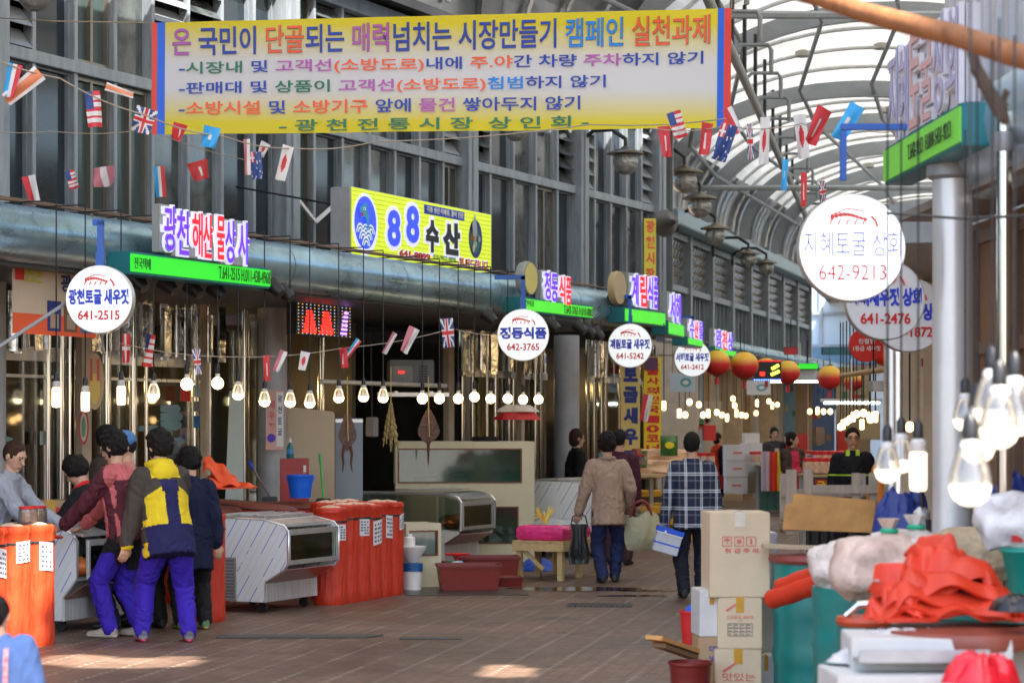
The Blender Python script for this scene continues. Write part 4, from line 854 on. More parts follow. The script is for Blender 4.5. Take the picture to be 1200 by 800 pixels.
nl = ['big blurred bulb hanging lowest before the near grey column', 'big blurred bulb at the right edge above the lowest one', 'blurred bulb topmost of the cluster at the right edge', 'blurred bulb behind the lowest big one at the column', 'blurred bulb nearest the right edge of the picture', 'blurred bulb leftmost of the three left of the column', 'blurred bulb in the middle of three left of the column', 'blurred tube bulb right of three before the column', 'dimmer bulb hanging on the face of the near column']
for (px, py, Y, k), lab in zip(near, nl):
    c = W(px, py, Y); bulb(k, c, 3.0 - c.z, lab, 'bulbs hung over the right stalls', scale=1.1 if Y < 8.5 else .92)
far = [(778, 475), (808, 471), (819, 474), (796, 484), (803, 486), (824, 486), (830, 484), (840, 483), (846, 486), (852, 489), (859, 467), (861, 475), (863, 484), (869, 486), (874, 487), (887, 472), (886, 484), (901, 470), (905, 475), (911, 474), (949, 482), (958, 481), (965, 482), (973, 482), (1010, 497), (1012, 484), (1019, 487), (1026, 488), (1020, 491), (985, 500), (988, 497), (992, 494), (996, 491), (1000, 488), (1004, 485), (1066, 500)]
for i, (px, py) in enumerate(far):
    Y = 30 if px == 778 else (38 + (px - 796) * .12 if px < 920 else (46 if px < 980 else (20.5 if px > 1050 else 30 - (px - 985) * .1)))
    c = W(px, py, Y); s = .85 if Y > 33 else .7
    mb = MB(); (mb.lathe([(0, -.075 * s), (.05 * s, -.05 * s), (.06 * s, 0), (.05 * s, .045 * s), (.02 * s, .07 * s)], 12) if i % 3 else mb.lathe([(0, -.1 * s), (.04 * s, -.09 * s), (.042 * s, .08 * s), (.02 * s, .09 * s)], 12)); mb.tube([(0, 0, .07 * s), (0, 0, 3.1 - c.z)], .01, 4, 1)
    o = mb.build('hanging_bulb', [HOTF[i % 2], DARKB], loc=c)
    tag(o, ('glowing bulb in the far cluster over the left stalls beyond the yellow boards' if px < 920 else ('glowing bulb hanging over the stalls at the far end' if px < 980 else ('small lone bulb left of the near right column' if px > 1050 else 'glowing bulb in the bright slanting cluster over the right stalls'))), 'light bulb', 'far bulbs over the left stalls' if px < 920 else ('bulbs at the far end' if px < 980 else ('lone right bulb' if px > 1050 else 'far bulbs over the right stalls')))
# clip-on spotlights under the canopy
for i, (px, py, Y) in enumerate(((170, 338, 20), (205, 342, 20.4), (235, 346, 20.8), (262, 348, 21), (330, 344, 21.6), (342, 350, 21.8), (580, 377, 26), (654, 386, 27.6), (686, 389, 28.4), (696, 393, 28.8), (706, 396, 29))):
    t = thing('spot_lamp', ORD[i] + ' black spot lamp from the left under the canopy edge', 'spot lamp', W(px, py, Y), LA.rz, 'black spot lamps under the canopy')
    m_ = MB(); m_.lathe([(.03, -.0), (.05, .0), (.09, .16), (.085, .16), (.03, .04)], 14, axis='Y'); m_.v = [Matrix.Rotation(R(40), 3, 'X') @ v for v in m_.v]; m_.build('shade', DARKB, t)
    m_ = MB(); m_.tube([(0, 0, 0), (0, .02, .1), (0, .02, 3.1 - t.location.z)], .012, 6); m_.build('stem', DARKB, t)
# ================================================================== LEFT STALLS
def striped_film():                                 # stainless panel still in its blue striped protective film
    m = bpy.data.materials.new('film_covered_steel'); m.use_nodes = True; N = m.node_tree.nodes; L = m.node_tree.links; b = N['Principled BSDF']
    tc = N.new('ShaderNodeTexCoord'); sx = N.new('ShaderNodeSeparateXYZ'); L.new(tc.outputs['Object'], sx.inputs[0])
    def mth(op, a, c=None):
        n = N.new('ShaderNodeMath'); n.operation = op
        for i, q in enumerate((a, c)):
            if q is None: continue
            if isinstance(q, (int, float)): n.inputs[i].default_value = q
            else: L.new(q, n.inputs[i])
        return n.outputs[0]
    k = mth('ADD', mth('MULTIPLY', sx.outputs[1], 1.0), mth('MULTIPLY', sx.outputs[2], .62)); k = mth('ADD', k, mth('MULTIPLY', sx.outputs[0], .5))
    k = mth('ADD', k, 5.03)
    f1 = mth('LESS_THAN', mth('FRACT', mth('DIVIDE', k, .15)), .055)
    no = N.new('ShaderNodeTexNoise'); no.inputs['Scale'].default_value = 5; L.new(tc.outputs['Object'], no.inputs[0])
    brk = mth('GREATER_THAN', no.outputs[0], .44)
    f2 = mth('MULTIPLY', mth('LESS_THAN', mth('FRACT', mth('DIVIDE', k, .075)), .05), .35)
    fac = mth('MINIMUM', mth('ADD', mth('MULTIPLY', f1, brk), f2), 1)
    mx = N.new('ShaderNodeMixRGB'); L.new(fac, mx.inputs[0]); mx.inputs[1].default_value = (.80, .83, .86, 1); mx.inputs[2].default_value = (.03, .16, .62, 1)
    L.new(mx.outputs[0], b.inputs['Base Color']); b.inputs['Roughness'].default_value = .32; b.inputs['Metallic'].default_value = .05
    return m
FILM = striped_film()
GRILLE = M('grille_grey', (.34, .33, .34), .4, .6, .2, 30, .3, 60, stretch=(1, 30, 1))
CORR = M('corrugated_steel', (.58, .58, .58), .35, .5, .25, 14, .2, 14, stretch=(6, 1, .2))
ICE = M('freezer_inside', (.62, .68, .66), .5)
def freezer(label, s0, d, L=1.0, depth=.72, h=.88, glass_end=False, goods=True, over=.24):
    t = thing('display_freezer', label, 'freezer', LA.P(s0, d, 0), LA.rz, 'steel display freezers')
    zb = .10
    pr = [(depth, zb), (depth, h), (.02, h - .02), (.04 - over, h - .07), (-over, h - .12), (-over, h * .52), (.04 - over, h * .46), (0, h * .33), (0, zb)]   # end outline, (y, z)
    inner = [(y * .94 + .02, z) for y, z in pr]
    for x0, x1 in ((0, .025), (L - .025, L)):
        if glass_end:
            lo = [(depth, zb), (depth, h * .50), (-.2, h * .50), (-.20, h * .46), (0, h * .33), (0, zb)]
            m_ = MB(); m_.prism(lo, x0, x1, plane='YZ'); m_.build('end_panel', M('pale_panel', (.62, .62, .58), .4), t, bevel=.004)
            up = [(depth - .03, h * .52), (depth - .03, h - .04), (.02, h - .05), (-.19, h - .1), (-.21, h * .52)]
            m_ = MB(); m_.prism(up, x0 + .008, x0 + .014, plane='YZ'); m_.build('end_glass', CLEAR, t, smooth=False)
            m_ = MB(); m_.tube([(x0 + .012, y, z) for y, z in ((-.22, h * .5), (-.23, h - .12), (-.18, h - .06), (.02, h - .02), (depth, h - .01), (depth, h * .5))], .018, 6); m_.build('end_rim', CHROME2, t)
        else:
            m_ = MB(); m_.prism(pr, x0, x1, plane='YZ'); m_.build('end_panel', FILM, t, smooth=False, bevel=.004)
            m_ = MB(); m_.tube([(x0 + .0125, y, z) for y, z in pr[1:]], .014, 6); m_.build('end_rim', CHROME2, t)
    m_ = MB()
    if glass_end:
        m_.box((L / 2, depth / 2, h - .006), (L - .052, depth - .03, .010)); m_.build('top_glass', CLEAR, t, smooth=False); m_ = MB()
    else: m_.box((L / 2, depth / 2, h - .004), (L - .052, depth - .03, .04))
    m_.box((L / 2, -.09, h - .05), (L - .052, .2, .03), rx=R(13)); m_.build('top', CHROME2, t, bevel=.006)
    m_ = MB()
    for k in range(3): m_.box((L / 2, .12 + k * .17, h + .022), (L - .06, .05, .012))
    m_.build('top_rail', CHROME2, t, bevel=.004)
    m_ = MB(); m_.box((L / 2, -.236, h * .69), (L - .13, .008, h * .27)); m_.build('window', GLASS('freezer_glass', (.75, .85, .82), .10), t, smooth=False)
    m_ = MB()
    for z in (h * .85, h * .535): m_.box((L / 2, -.232, z), (L - .052, .03, .05 if z > h * .6 else .04))
    for x in (.04, L - .04): m_.box((x, -.232, h * .69), (.03, .028, h * .27))
    m_.build('window_frame', CHROME2, t, bevel=.003)
    m_ = MB(); m_.box((L / 2, -.1, h * .385), (L - .052, .25, .008), rx=R(-31)); m_.build('kick_panel', M('red_tinted_steel', (.45, .22, .17), .3, .7), t, smooth=False)  # red tint is part of the steel colour
    m_ = MB(); m_.box((L / 2, .012, (h * .33 + zb) / 2), (L - .052, .02, h * .33 - zb)); m_.build('front_panel', CORR, t, smooth=False)
    m_ = MB(); m_.box((L / 2, .3, h * .5), (L - .06, .7, .03)); m_.box((L / 2, depth - .02, h * .72), (L - .06, .02, h * .5)); m_.build('inner_tray', ICE, t, smooth=False)
    if not glass_end:
        m_ = MB(); m_.box((-.006, .48, .31), (.012, .34, .36)); m_.build('grille', GRILLE, t, smooth=False)
        m_ = MB()
        for (y, z, a, b) in ((.48, .495, .37, .02), (.48, .125, .37, .02), (.30, .31, .02, .36), (.66, .31, .02, .36)): m_.box((-.012, y, z), (.02, a, b))
        for k in range(11): m_.box((-.014, .48, .155 + k * .03), (.006, .32, .008))
        m_.build('grille_frame', CHROME2, t, smooth=False)
    for x, y in ((.1, .08), (L - .1, .08), (.1, depth - .1), (L - .1, depth - .1)):
        m_ = MB(); m_.lathe([(.045, -.02), (.045, .02)], 14, (x, y, .045), axis='X'); m_.box((x, y, .085), (.05, .05, .03)); m_.build('caster', DARKB, t)
    if goods:
        for k in range(6):
            m_ = MB(); m_.ball((.12 + k * (L - .24) / 5, -.06 + .12 * (k % 2), h * .62), .11, sc=(1, 1.2, .7), wob=.3, seed=k); m_.build('tray_goods', (PT('goods_orange', (.6, .15, .03)), PT('goods_green', (.05, .2, .05)), PT('goods_tan', (.5, .4, .25)))[k % 3], t)
    return t
freezer('film covered steel freezer beside the bending shoppers, nearest of its kind', LA.s(73, .5), .5, .95, over=.14)
freezer('film covered steel freezer with grille standing left of the long row of orange barrels', LA.s(310, 0.0), 0.0, .95, .74, .87)
freezer('steel freezer with glass ends in front of the cream fish tank', LA.s(520, 1.3), 1.3, .95, 1.15, .92, True)
freezer('film covered steel freezer behind the wooden bench, farthest of its kind', LA.s(689, .64), .64, 1.2, .8, 1.0)
# ---- orange barrels
OR_PL = M('orange_liner', (.54, .027, .009), .42, 0, .1, 4.0, .9, 13, stretch=(1.6, 1.6, .3), col2=(.62, .040, .011)); OR_B = M('orange_liner_bright', (.66, .05, .012), .42, 0, .1, 4.0, .9, 13, stretch=(1.6, 1.6, .3), col2=(.74, .085, .02))
PAPER = M('paper_label', (.68, .68, .70), .6, 0, .05, 6)
PRINTG = PT('label_print', (.10, .10, .16))
SALT = M('salted_shrimp', (.66, .46, .34), .7, 0, .3, 30, .5, 60)
def barrel(label, c, r=.155, h=.93, lab=True, mat=OR_PL, seed=0, face=None, group='orange lined barrels'):
    t = thing('barrel', label, 'barrel', c, LA.rz if face is None else face, group)
    m_ = MB(); prof = [(r * .96, 0), (r, .03)] + [(r * (1 + .012 * math.sin(k * 2.1 + seed)), .03 + (h - .08) * k / 10) for k in range(1, 11)] + [(r * 1.05, h - .035), (r * 1.02, h), (r * .86, h + .012), (r * .80, h - .03)]
    m_.lathe(prof, 28, (0, 0, 0), wob=.05); m_.build('body', mat, t)
    m_ = MB(); m_.lathe([(r * 1.035, h - .135), (r * 1.04, h - .125), (r * 1.035, h - .115)], 24); m_.build('strap', DARKB, t)
    m_ = MB(); m_.lathe([(r * .8, h - .01), (r * .5, h + .02), (0, h + .035)], 18, wob=.2); m_.build('contents', SALT, t)
    if lab:
        q_ = random.Random(seed * 7 + 1); a0 = q_.uniform(-.75, -.25); wl = q_.uniform(.6, .85); hl = q_.uniform(.15, .24); sk = q_.uniform(-.03, .03); z0 = h - q_.uniform(.10, .15)
        def onb(u, v, k): a = a0 + u * wl; return Vector((r * k * math.sin(a), -r * k * math.cos(a), z0 + sk * (u - .5) - hl * v))
        m_ = MB(); m_.grid(lambda u, v: onb(u, v, 1.06), 6, 1); o = m_.build('paper_label', PAPER, t, smooth=False)
        m_ = MB()
        for q in range(5):
            for e in range(3):
                if q_.random() < .2: continue
                u0 = .10 + .28 * e; m_.grid(lambda u, v: onb(u0 + u * q_w, .12 + .17 * q + .09 * v, 1.07), 2, 1) if (q_w := q_.uniform(.14, .24)) else None
        m_.build('print', PRINTG, t, smooth=False)
    return t
pL = G(40, 755); 
for i in range(4):
    p = pL - LA.u * .30 * i; barrel(['farthest of the four bright orange barrels at the left edge', 'third from the left edge of the four bright orange barrels', 'second from the left edge of the four bright orange barrels', 'bright orange barrel cut by the left edge of the picture'][i], (p.x, p.y, 0), mat=OR_B, seed=i, r=.155)
pR = G(454, 696)
pR0 = G(387, 707.5)
for i in range(6):
    p = pR.lerp(pR0, i / 5)
    barrel(f'{ORD[5 - i]} orange barrel from the left in the long front row beyond the freezer', (p.x, p.y, 0), seed=i + 3, lab=(i != 4), r=.16, h=.93 + .012 * math.sin(i * 2.2))
# printed blue label on the last barrel
barrel('orange barrel standing behind the woman in navy', (*G(243, 727).xy, 0), lab=False, seed=20)
for i in range(3):
    p = pR.lerp(pR0, (i + .5) / 5) + LA.n * .38
    barrel(f'{ORD[i]} orange barrel from the right in the row hidden behind the front barrels', (p.x, p.y, 0), seed=30 + i, lab=False, h=.94)
# wide brown lidded tubs behind the freezer
LIDB = M('brown_lid', (.20, .055, .035), .5, 0, .2, 4, .1, 20)
for i, (px, py, Y, lab) in enumerate(((232, 590, 21.6, 'wide orange tub with a brown lid holding orange cloth'), (300, 588, 22.6, 'wide orange tub with tilted brown lid beside the grey column'), (352, 588, 23.4, 'wide orange tub with brown lid under the blue bucket'))):
    c = W(px, py, Y); c.z = 0; t = thing('lidded_tub', lab, 'tub', c, 0, 'wide lidded tubs'); hz = .87 if i < 2 else .85
    m_ = MB(); m_.lathe([(.34, 0), (.36, .3), (.37, hz - .06), (.39, hz - .03), (.39, hz)], 28, wob=.03); m_.build('body', OR_PL, t)
    m_ = MB(); m_.lathe([(.0, .05), (.38, .045), (.43, .02), (.43, 0), (.40, -.01)], 28); m_.v = [Matrix.Rotation(R(6 if i == 1 else 1), 3, 'Y') @ v + Vector((0, 0, hz + .01)) for v in m_.v]; m_.build('lid', LIDB, t)
def heap(name, label, cat, c, w_, d_, h_, mat, seed=0, ridge=.5, n=40, rz=0, parent=None, ang=0):
    """a crumpled pile of cloth or plastic"""
    mb = MB(); ca, sa = math.cos(ang), math.sin(ang)
    def fn(u, v):
        a, b = 2 * u - 1, 2 * v - 1; x, y = a * math.sqrt(1 - b * b / 2), b * math.sqrt(1 - a * a / 2); r = math.hypot(x, y)
        q = 1 + .22 * noise.noise(Vector((x * 1.6 + seed, y * 1.6, 1))); p = Vector((x * ca + y * sa, (-x * sa + y * ca) * 1.9, seed * 1.7))
        rd = 1 - abs(noise.noise(p * 1.5)) * 2.6; f2 = 1 - abs(noise.noise(p * 3.4 + Vector((3, 1, 0)))) * 2.6; f3 = 1 - abs(noise.noise(p * 7 + Vector((3, 8, 0)))) * 2
        e = max(0., 1 - r ** 5)
        z = h_ * e * (.62 + .55 * noise.noise(p * .9 + Vector((5, 0, 0)))) + h_ * ridge * (.42 * rd + .26 * f2 + .08 * f3) * e
        return Vector((x * w_ / 2 * q, y * d_ / 2 * q, max(.004, z)))
    mb.grid(fn, n, n); o = mb.build(name, mat, parent, loc=None if parent else c, rz=rz)
    if not parent: tag(o, label, cat)
    return o
OR_CLOTH = M('orange_cloth', (.75, .085, .02), .6, 0, .12, 4, .2, 12)
ORANGE_SPOT = W(262, 571, 21.5)
heap('plastic_heap', 'dark red cloth heap lying behind the first orange tub', 'cloth', W(228, 576, 22.2), .4, .4, .12, OR_CLOTH, 9)
# ---- left edge goods
JARG = GLASS('jar_glass', (.85, .88, .86), .14, .18, (.6, .5, .4))
def jar(c, label, r=.05, h=.11, lidm=RED, group='jars with red lids'):
    t = thing('jar', label, 'jar', c, 0, group)
    m_ = MB(); m_.lathe([(r * .95, 0), (r, .01), (r, h * .8), (r * .85, h * .86), (r * .85, h * .9)], 18); m_.build('glass', JARG, t)
    m_ = MB(); m_.lathe([(r * .8, .01), (r * .88, .03), (r * .88, h * .66), (0, h * .68)], 14); m_.build('contents', SALT, t)
    m_ = MB(); m_.lathe([(r * .97, h * .87), (r * .98, h), (0, h + .004)], 18); m_.build('lid', lidm, t)
    return t
for px, py, Y, lab in ((33, 612, 17.3, 'red lidded jar nearer the left edge on the orange barrels'), (44, 611, 17.6, 'red lidded jar right of its twin on the orange barrels')): jar(W(px, py, Y), lab, .075, .125)
def carton(label, c, size, rz, col, group=None, prints=(), tape=True, name='carton', tapecol=None):
    t = thing(name, label, 'box', c, rz, group); w_, d_, h_ = size
    m_ = MB(); m_.box((0, 0, h_ / 2), (w_, d_, h_)); m_.build('box', col, t, bevel=min(.006, h_ * .03))
    if tape:
        m_ = MB(); m_.box((0, -d_ / 2 - .0015, h_ - .045), (w_ * .18, .003, .09)); m_.box((0, 0, h_ + .0015), (w_ * .18, d_, .003)); m_.build('tape', tapecol or M('amber_tape', (.62, .33, .04), .25), t, smooth=False)
    for fn in prints:
        m_ = MB(); mat = fn(m_, w_, d_, h_); m_.build('print', mat, t, smooth=False, weld=False)
    return t
CARD = M('cardboard', (.44, .30, .17), .75, 0, .10, 3, .05, 60); CARDP = M('pale_cardboard', (.66, .53, .36), .7, 0, .07, 3, .05, 60); FOAM = M('white_foam', (.62, .62, .61), .6, 0, .12, 2.2, .1, 120)
carton('brown carton lying behind the nearest freezer', W(62, 614, 20.2), (.48, .3, .22), R(3), CARD, prints=[lambda mb, w_, d_, h_: (mb.box((.1, -d_ / 2 - .003, h_ * .5), (.1, .002, .1)), RED)[1]])
# ---- things standing against the shopfront
c = LA.at(345, 586, 1.75); t = thing('metal_cabinet', 'small dark red cabinet with a bottle on top behind the blue bucket', 'cabinet', (c.x, c.y, 0), R(6)); k = c.y / FPX
zt_ = CAMH - (537 - HOR) * k; m_ = MB(); m_.box((0, .15, zt_ / 2), (34 * k, .3, zt_)); m_.build('case', M('dark_red_paint', (.32, .012, .012), .4, 0, .15, 3), t, bevel=.008)
m_ = MB(); m_.box((12 * k, -.004, zt_ - .12), (.03, .008, .09)); m_.build('label_plate', PAPER, t, smooth=False); m_ = MB(); m_.box((0, -.003, zt_ - .5), (30 * k, .01, .72)); m_.build('door', M('dark_red_door', (.36, .02, .015), .4), t, bevel=.004)
c = W(340, 537, c.y + .1); c.z = zt_; t = thing('spray_bottle', 'teal bottle with a white nozzle standing on the dark red cabinet', 'bottle', c); m_ = MB(); m_.lathe([(.035, 0), (.04, .01), (.04, .12), (.015, .165), (.015, .18)], 16); m_.build('bottle', PT('bottle_teal', (.01, .16, .18), .25), t); m_ = MB(); m_.lathe([(.018, .175), (.018, .2), (.008, .205), (.008, .23)], 10); m_.build('nozzle', WHITE, t)
m_ = MB(); m_.lathe([(.0405, .05), (.0405, .1)], 16); m_.build('label', PT('bottle_label', (.05, .25, .5)), t)
def bucket(label, c, r, h, mat, handle=True, name='bucket', sx=1, sy=1, rz=0, taper=.8):
    t = thing(name, label, name.split('_')[-1], c, rz)
    m_ = MB(); m_.lathe([(r * taper, 0), (r * (taper + (1 - taper) * .9), h * .88), (r * 1.0, h * .92), (r * 1.05, h * .94), (r * 1.05, h), (r * .96, h), (r * .92, h * .5), (r * (taper - .04), .015), (0, .015)], 28, sx=sx, sy=sy); m_.build('shell', mat, t)
    if handle: m_ = MB(); m_.tube([(-r * 1.06 * sx * math.cos(R(a)), -r * .25 * math.sin(R(a)), h * .92 - r * .9 * math.sin(R(a))) for a in range(0, 181, 20)], .008, 6); m_.build('handle', mat, t)
    return t
BLUEPL = PT('blue_plastic', (.005, .13, .72), .35)
c = LA.at(352, 583, 1.15); bucket('bright blue bucket standing on the brown lidded tub', c, .135, .24, BLUEPL)
c = LA.at(363, 580, 2.3); t = thing('leaning_board', 'large beige board leaning on the shopfront behind the red cabinet', 'board', (c.x, c.y, 0), R(2)); k = c.y / FPX; zt_ = CAMH - (476 - HOR) * k
m_ = MB(); m_.prism([(-30 * k, .3), (29 * k, .3), (29 * k, zt_ - .09), (27 * k, zt_ - .06), (-30 * k, zt_)], 0, .03); m_.build('board', M('beige_board', (.56, .45, .30), .55, 0, .05, 2), t, bevel=.004); m_ = MB(); m_.box((0, .08, .15), (58 * k, .2, .3)); m_.build('plinth', DARK, t)
c = LA.at(273, 580, 2.2); t = thing('white_board', 'tall greenish white panel leaning beside the steel post left of the column', 'panel', (c.x, c.y, 0), R(4)); k = c.y / FPX; zt_ = CAMH - (458 - HOR) * k
m_ = MB(); m_.prism([(-13 * k, 0), (12 * k, 0), (12 * k, zt_), (-4 * k, zt_)], 0, .03); m_.build('panel', M('pale_green_panel', (.45, .50, .45), .5, 0, .05, 2), t)
c = LA.at(322, 527, 2.38); k = c.y / FPX; t = thing('poster', 'pink and white poster with vertical writing fixed on the grey column', 'poster', c, R(5)); m_ = MB(); m_.box((0, 0, 35 * k), (21 * k, .006, 70 * k)); m_.build('sheet', PT('poster_pink', (.72, .42, .36)), t, smooth=False)
m_ = MB(); m_.box((6 * k, -.005, 36 * k), (8 * k, .003, 64 * k)); m_.build('white_strip', WHITE, t, smooth=False)
for i, q in enumerate('새우젓'): 
    m_ = MB(); text(m_, q, -7 * k, (48 - i * 13) * k, 0, (58 - i * 13) * k, -.006, bold=.04); m_.build('lettering', PT('poster_rose', (.7, .12, .2)), t, smooth=False, weld=False)
for i, q in enumerate('광천토굴'):
    m_ = MB(); text(m_, q, 3.5 * k, (56 - i * 13) * k, 8.5 * k, (64 - i * 13) * k, -.008, bold=.02); m_.build('lettering', NAVY, t, smooth=False, weld=False)
m_ = MB(); disc(m_, -4 * k, 14 * k, 5 * k, 5 * k, -.006); m_.build('mark', PURP, t, smooth=False)
for lab, a, b, d, colr, grip in (('green handled mop leaning on the beige board', (379, 584), (375, 533), 1.5, (.03, .45, .08), 'g'), ('mop with blue handle end lying slanted by the column', (316, 582), (292, 541), 1.4, (.18, .13, .12), 'b')):
    p, q = LA.at(*a, d), LA.at(*b, d + .1); t = thing('mop', lab, 'mop', p); m_ = MB(); m_.tube([(0, 0, 0), q - p], .012, 8); m_.build('handle', PT('mop_' + grip, colr), t); v = q - p
    m_ = MB(); m_.tube([v * .8, v * 1.02], .016, 8); m_.build('grip', PT('grip_' + grip, (.03, .40, .08) if grip == 'g' else (.01, .06, .5)), t)
    m_ = MB(); m_.box((0, 0, -.02), (.16, .08, .05)); m_.build('head', DARKB, t, bevel=.01)
c = LA.at(409, 568, 2.5); k = c.y / FPX; t = thing('blue_board', 'pale blue panel standing behind the hanging dried ray', 'panel', (c.x, c.y, 0), R(8)); zt_ = CAMH - (490 - HOR) * k; m_ = MB(); m_.box((0, 0, zt_ / 2), (32 * k, .03, zt_)); m_.build('panel', M('pale_blue_panel', (.33, .40, .50), .5, 0, .05, 2), t, smooth=False); m_ = MB(); m_.box((0, -.02, zt_ - .03), (32 * k, .01, .04)); m_.build('edge_trim', CHROME2, t, smooth=False)
# air conditioner unit with its bracket and conduit
c = LA.at(483, 451, 2.3); k = c.y / FPX; t = thing('air_conditioner', 'grey air conditioner with vents and a small red display under the canopy', 'air conditioner', c, R(9))
m_ = MB(); m_.box((0, .2, 14 * k), (52 * k, .4, 31 * k)); m_.build('case', M('ac_grey', (.16, .17, .18), .5, .1), t, bevel=.01)
m_ = MB(); m_.box((-12 * k, -.012, 11 * k), (24 * k, .03, 22 * k)); m_.build('control_box', M('ac_light', (.30, .30, .29), .5), t, bevel=.006)
m_ = MB(); m_.box((-13 * k, -.03, 15 * k), (7 * k, .006, 3 * k)); m_.build('display', EM('ac_red', (1, .02, .02), .6), t, smooth=False)
m_ = MB(); [m_.box((13 * k, -.004, (4 + q * 3) * k), (10 * k, .01, 1.6 * k)) for q in range(7)]; m_.build('vent', BLACK, t, smooth=False)
m_ = MB(); [m_.box((q, .05, -.1), (.04, .5, .04)) for q in (-.22, .22)]; m_.box((0, -.12, -.12), (.9, .05, .05)); m_.build('bracket', CHROME2, t, smooth=False)
p, q = LA.at(376, 447, 1.9), LA.at(522, 452, 1.9); t = thing('conduit', 'pale horizontal pipe running under the air conditioner', 'pipe', p); m_ = MB(); m_.tube([(0, 0, 0), q - p], .028, 10); m_.build('pipe', M('conduit_cream', (.55, .53, .46), .4, .2), t); m_ = MB(); [m_.tube([(q - p) * f, (q - p) * f + Vector((0, 0, 1.1))], .006, 5) for f in (.03, .97)]; m_.build('hanger', DARKB, t)
# dried rays and a sheaf
RAYM = M('dried_ray', (.085, .035, .022), .45, 0, .4, 9, .5, 25)
def ray(label, px0, py0, px1, py1, d, wpx, tails=1):
    a, b = LA.at(px0, py0, d), LA.at(px1, py1, d); k = a.y / FPX; h = a.z - b.z; w2 = wpx * k / 2
    t = thing('dried_ray', label, 'dried fish', a, R(6)); mb = MB()
    body = [(0, 0), (.25, -.06), (.62, -.20), (1.0, -.40), (.92, -.47), (.55, -.56), (.22, -.60), (.1, -.66)]
    out = [(x * w2, z * h) for x, z in body] + [(-x * w2 * .95, z * h * 1.02) for x, z in reversed(body[1:])]
    mb.prism(out, -.012, .012); mb.ball((0, 0, -.3 * h), w2 * .5, sc=(.8, .25, 1.6)); mb.build('body', RAYM, t)
    for q in range(tails):
        mb = MB(); x = (q - (tails - 1) / 2) * w2; mb.tube([(x * .6, -.01, -.58 * h), (x * 1.0, .0, -.72 * h), (x * .8, .01, -.86 * h), (x * 1.05, 0, -1.0 * h)], [.022, .016, .012, .005], 7); mb.build('tail', RAYM, t)
    mb = MB(); mb.tube([(0, 0, .35), (0, -.02, -.1 * h), (.01, -.03, -.5 * h)], .006, 5); mb.build('cord', M('straw', (.5, .38, .12), .8), t); return t
ray('dark dried ray with two tails hanging by the pale blue panel', 407, 480, 405, 553, .95, 22, 2)
ray('single brown dried ray hanging above the cream fish tank', 502, 477, 505, 545, .95, 27, 1)
c = LA.at(458, 472, .95); t = thing('dried_sheaf', 'straw coloured sheaf of dried herbs hanging left of the single ray', 'sheaf', c); m_ = MB()
for q in range(34):
    a = rnd.uniform(0, 6.28); r_ = rnd.uniform(.0, .10); l_ = rnd.uniform(.3, .55); x, y = r_ * math.cos(a), r_ * math.sin(a)
    m_.tube([(x * .15, y * .15, 0), (x * .6, y * .6, -l_ * .5), (x, y, -l_)], .007, 4)
    for e in range(3): m_.ball((x * (.6 + .15 * e), y * (.6 + .15 * e), -l_ * (.5 + .17 * e)), .018, n=6, k=4, sc=(1, 1, 1.7))
m_.build('stalks', M('straw_dry', (.30, .23, .09), .8, 0, .4, 20), t); m_ = MB(); m_.tube([(0, 0, .4), (0, 0, 0)], .006, 5); m_.build('cord', MATS['straw'], t)
c = LA.at(453, 487, 2.5)
t = thing('switch_box', 'small grey switch box on the dark wall left of the air conditioner', 'box', LA.at(436, 500, 2.6), LA.rz); m_ = MB(); m_.box((0, 0, 0), (.16, .1, .24)); m_.build('case', M('switch_grey', (.3, .3, .3), .5), t, bevel=.01); m_ = MB(); m_.tube([(0, 0, .12), (0, .02, 1.2)], .012, 6); m_.build('cable', DARKB, t)
# red and white fish shaped kite / cloth under the canopy
c = LA.at(606, 492, 1.2); heap('hanging_cloth', 'red and white bundle hung between the posts under the bulb row', 'cloth', c, .62, .25, .16, PT('bundle_red', (.5, .02, .03)), 5); heap('hanging_cloth', 'white crumpled cloth on top of the red hanging bundle', 'cloth', c + Vector((.0, 0, .1)), .55, .25, .1, PT('bundle_white', (.6, .55, .5)), 6)
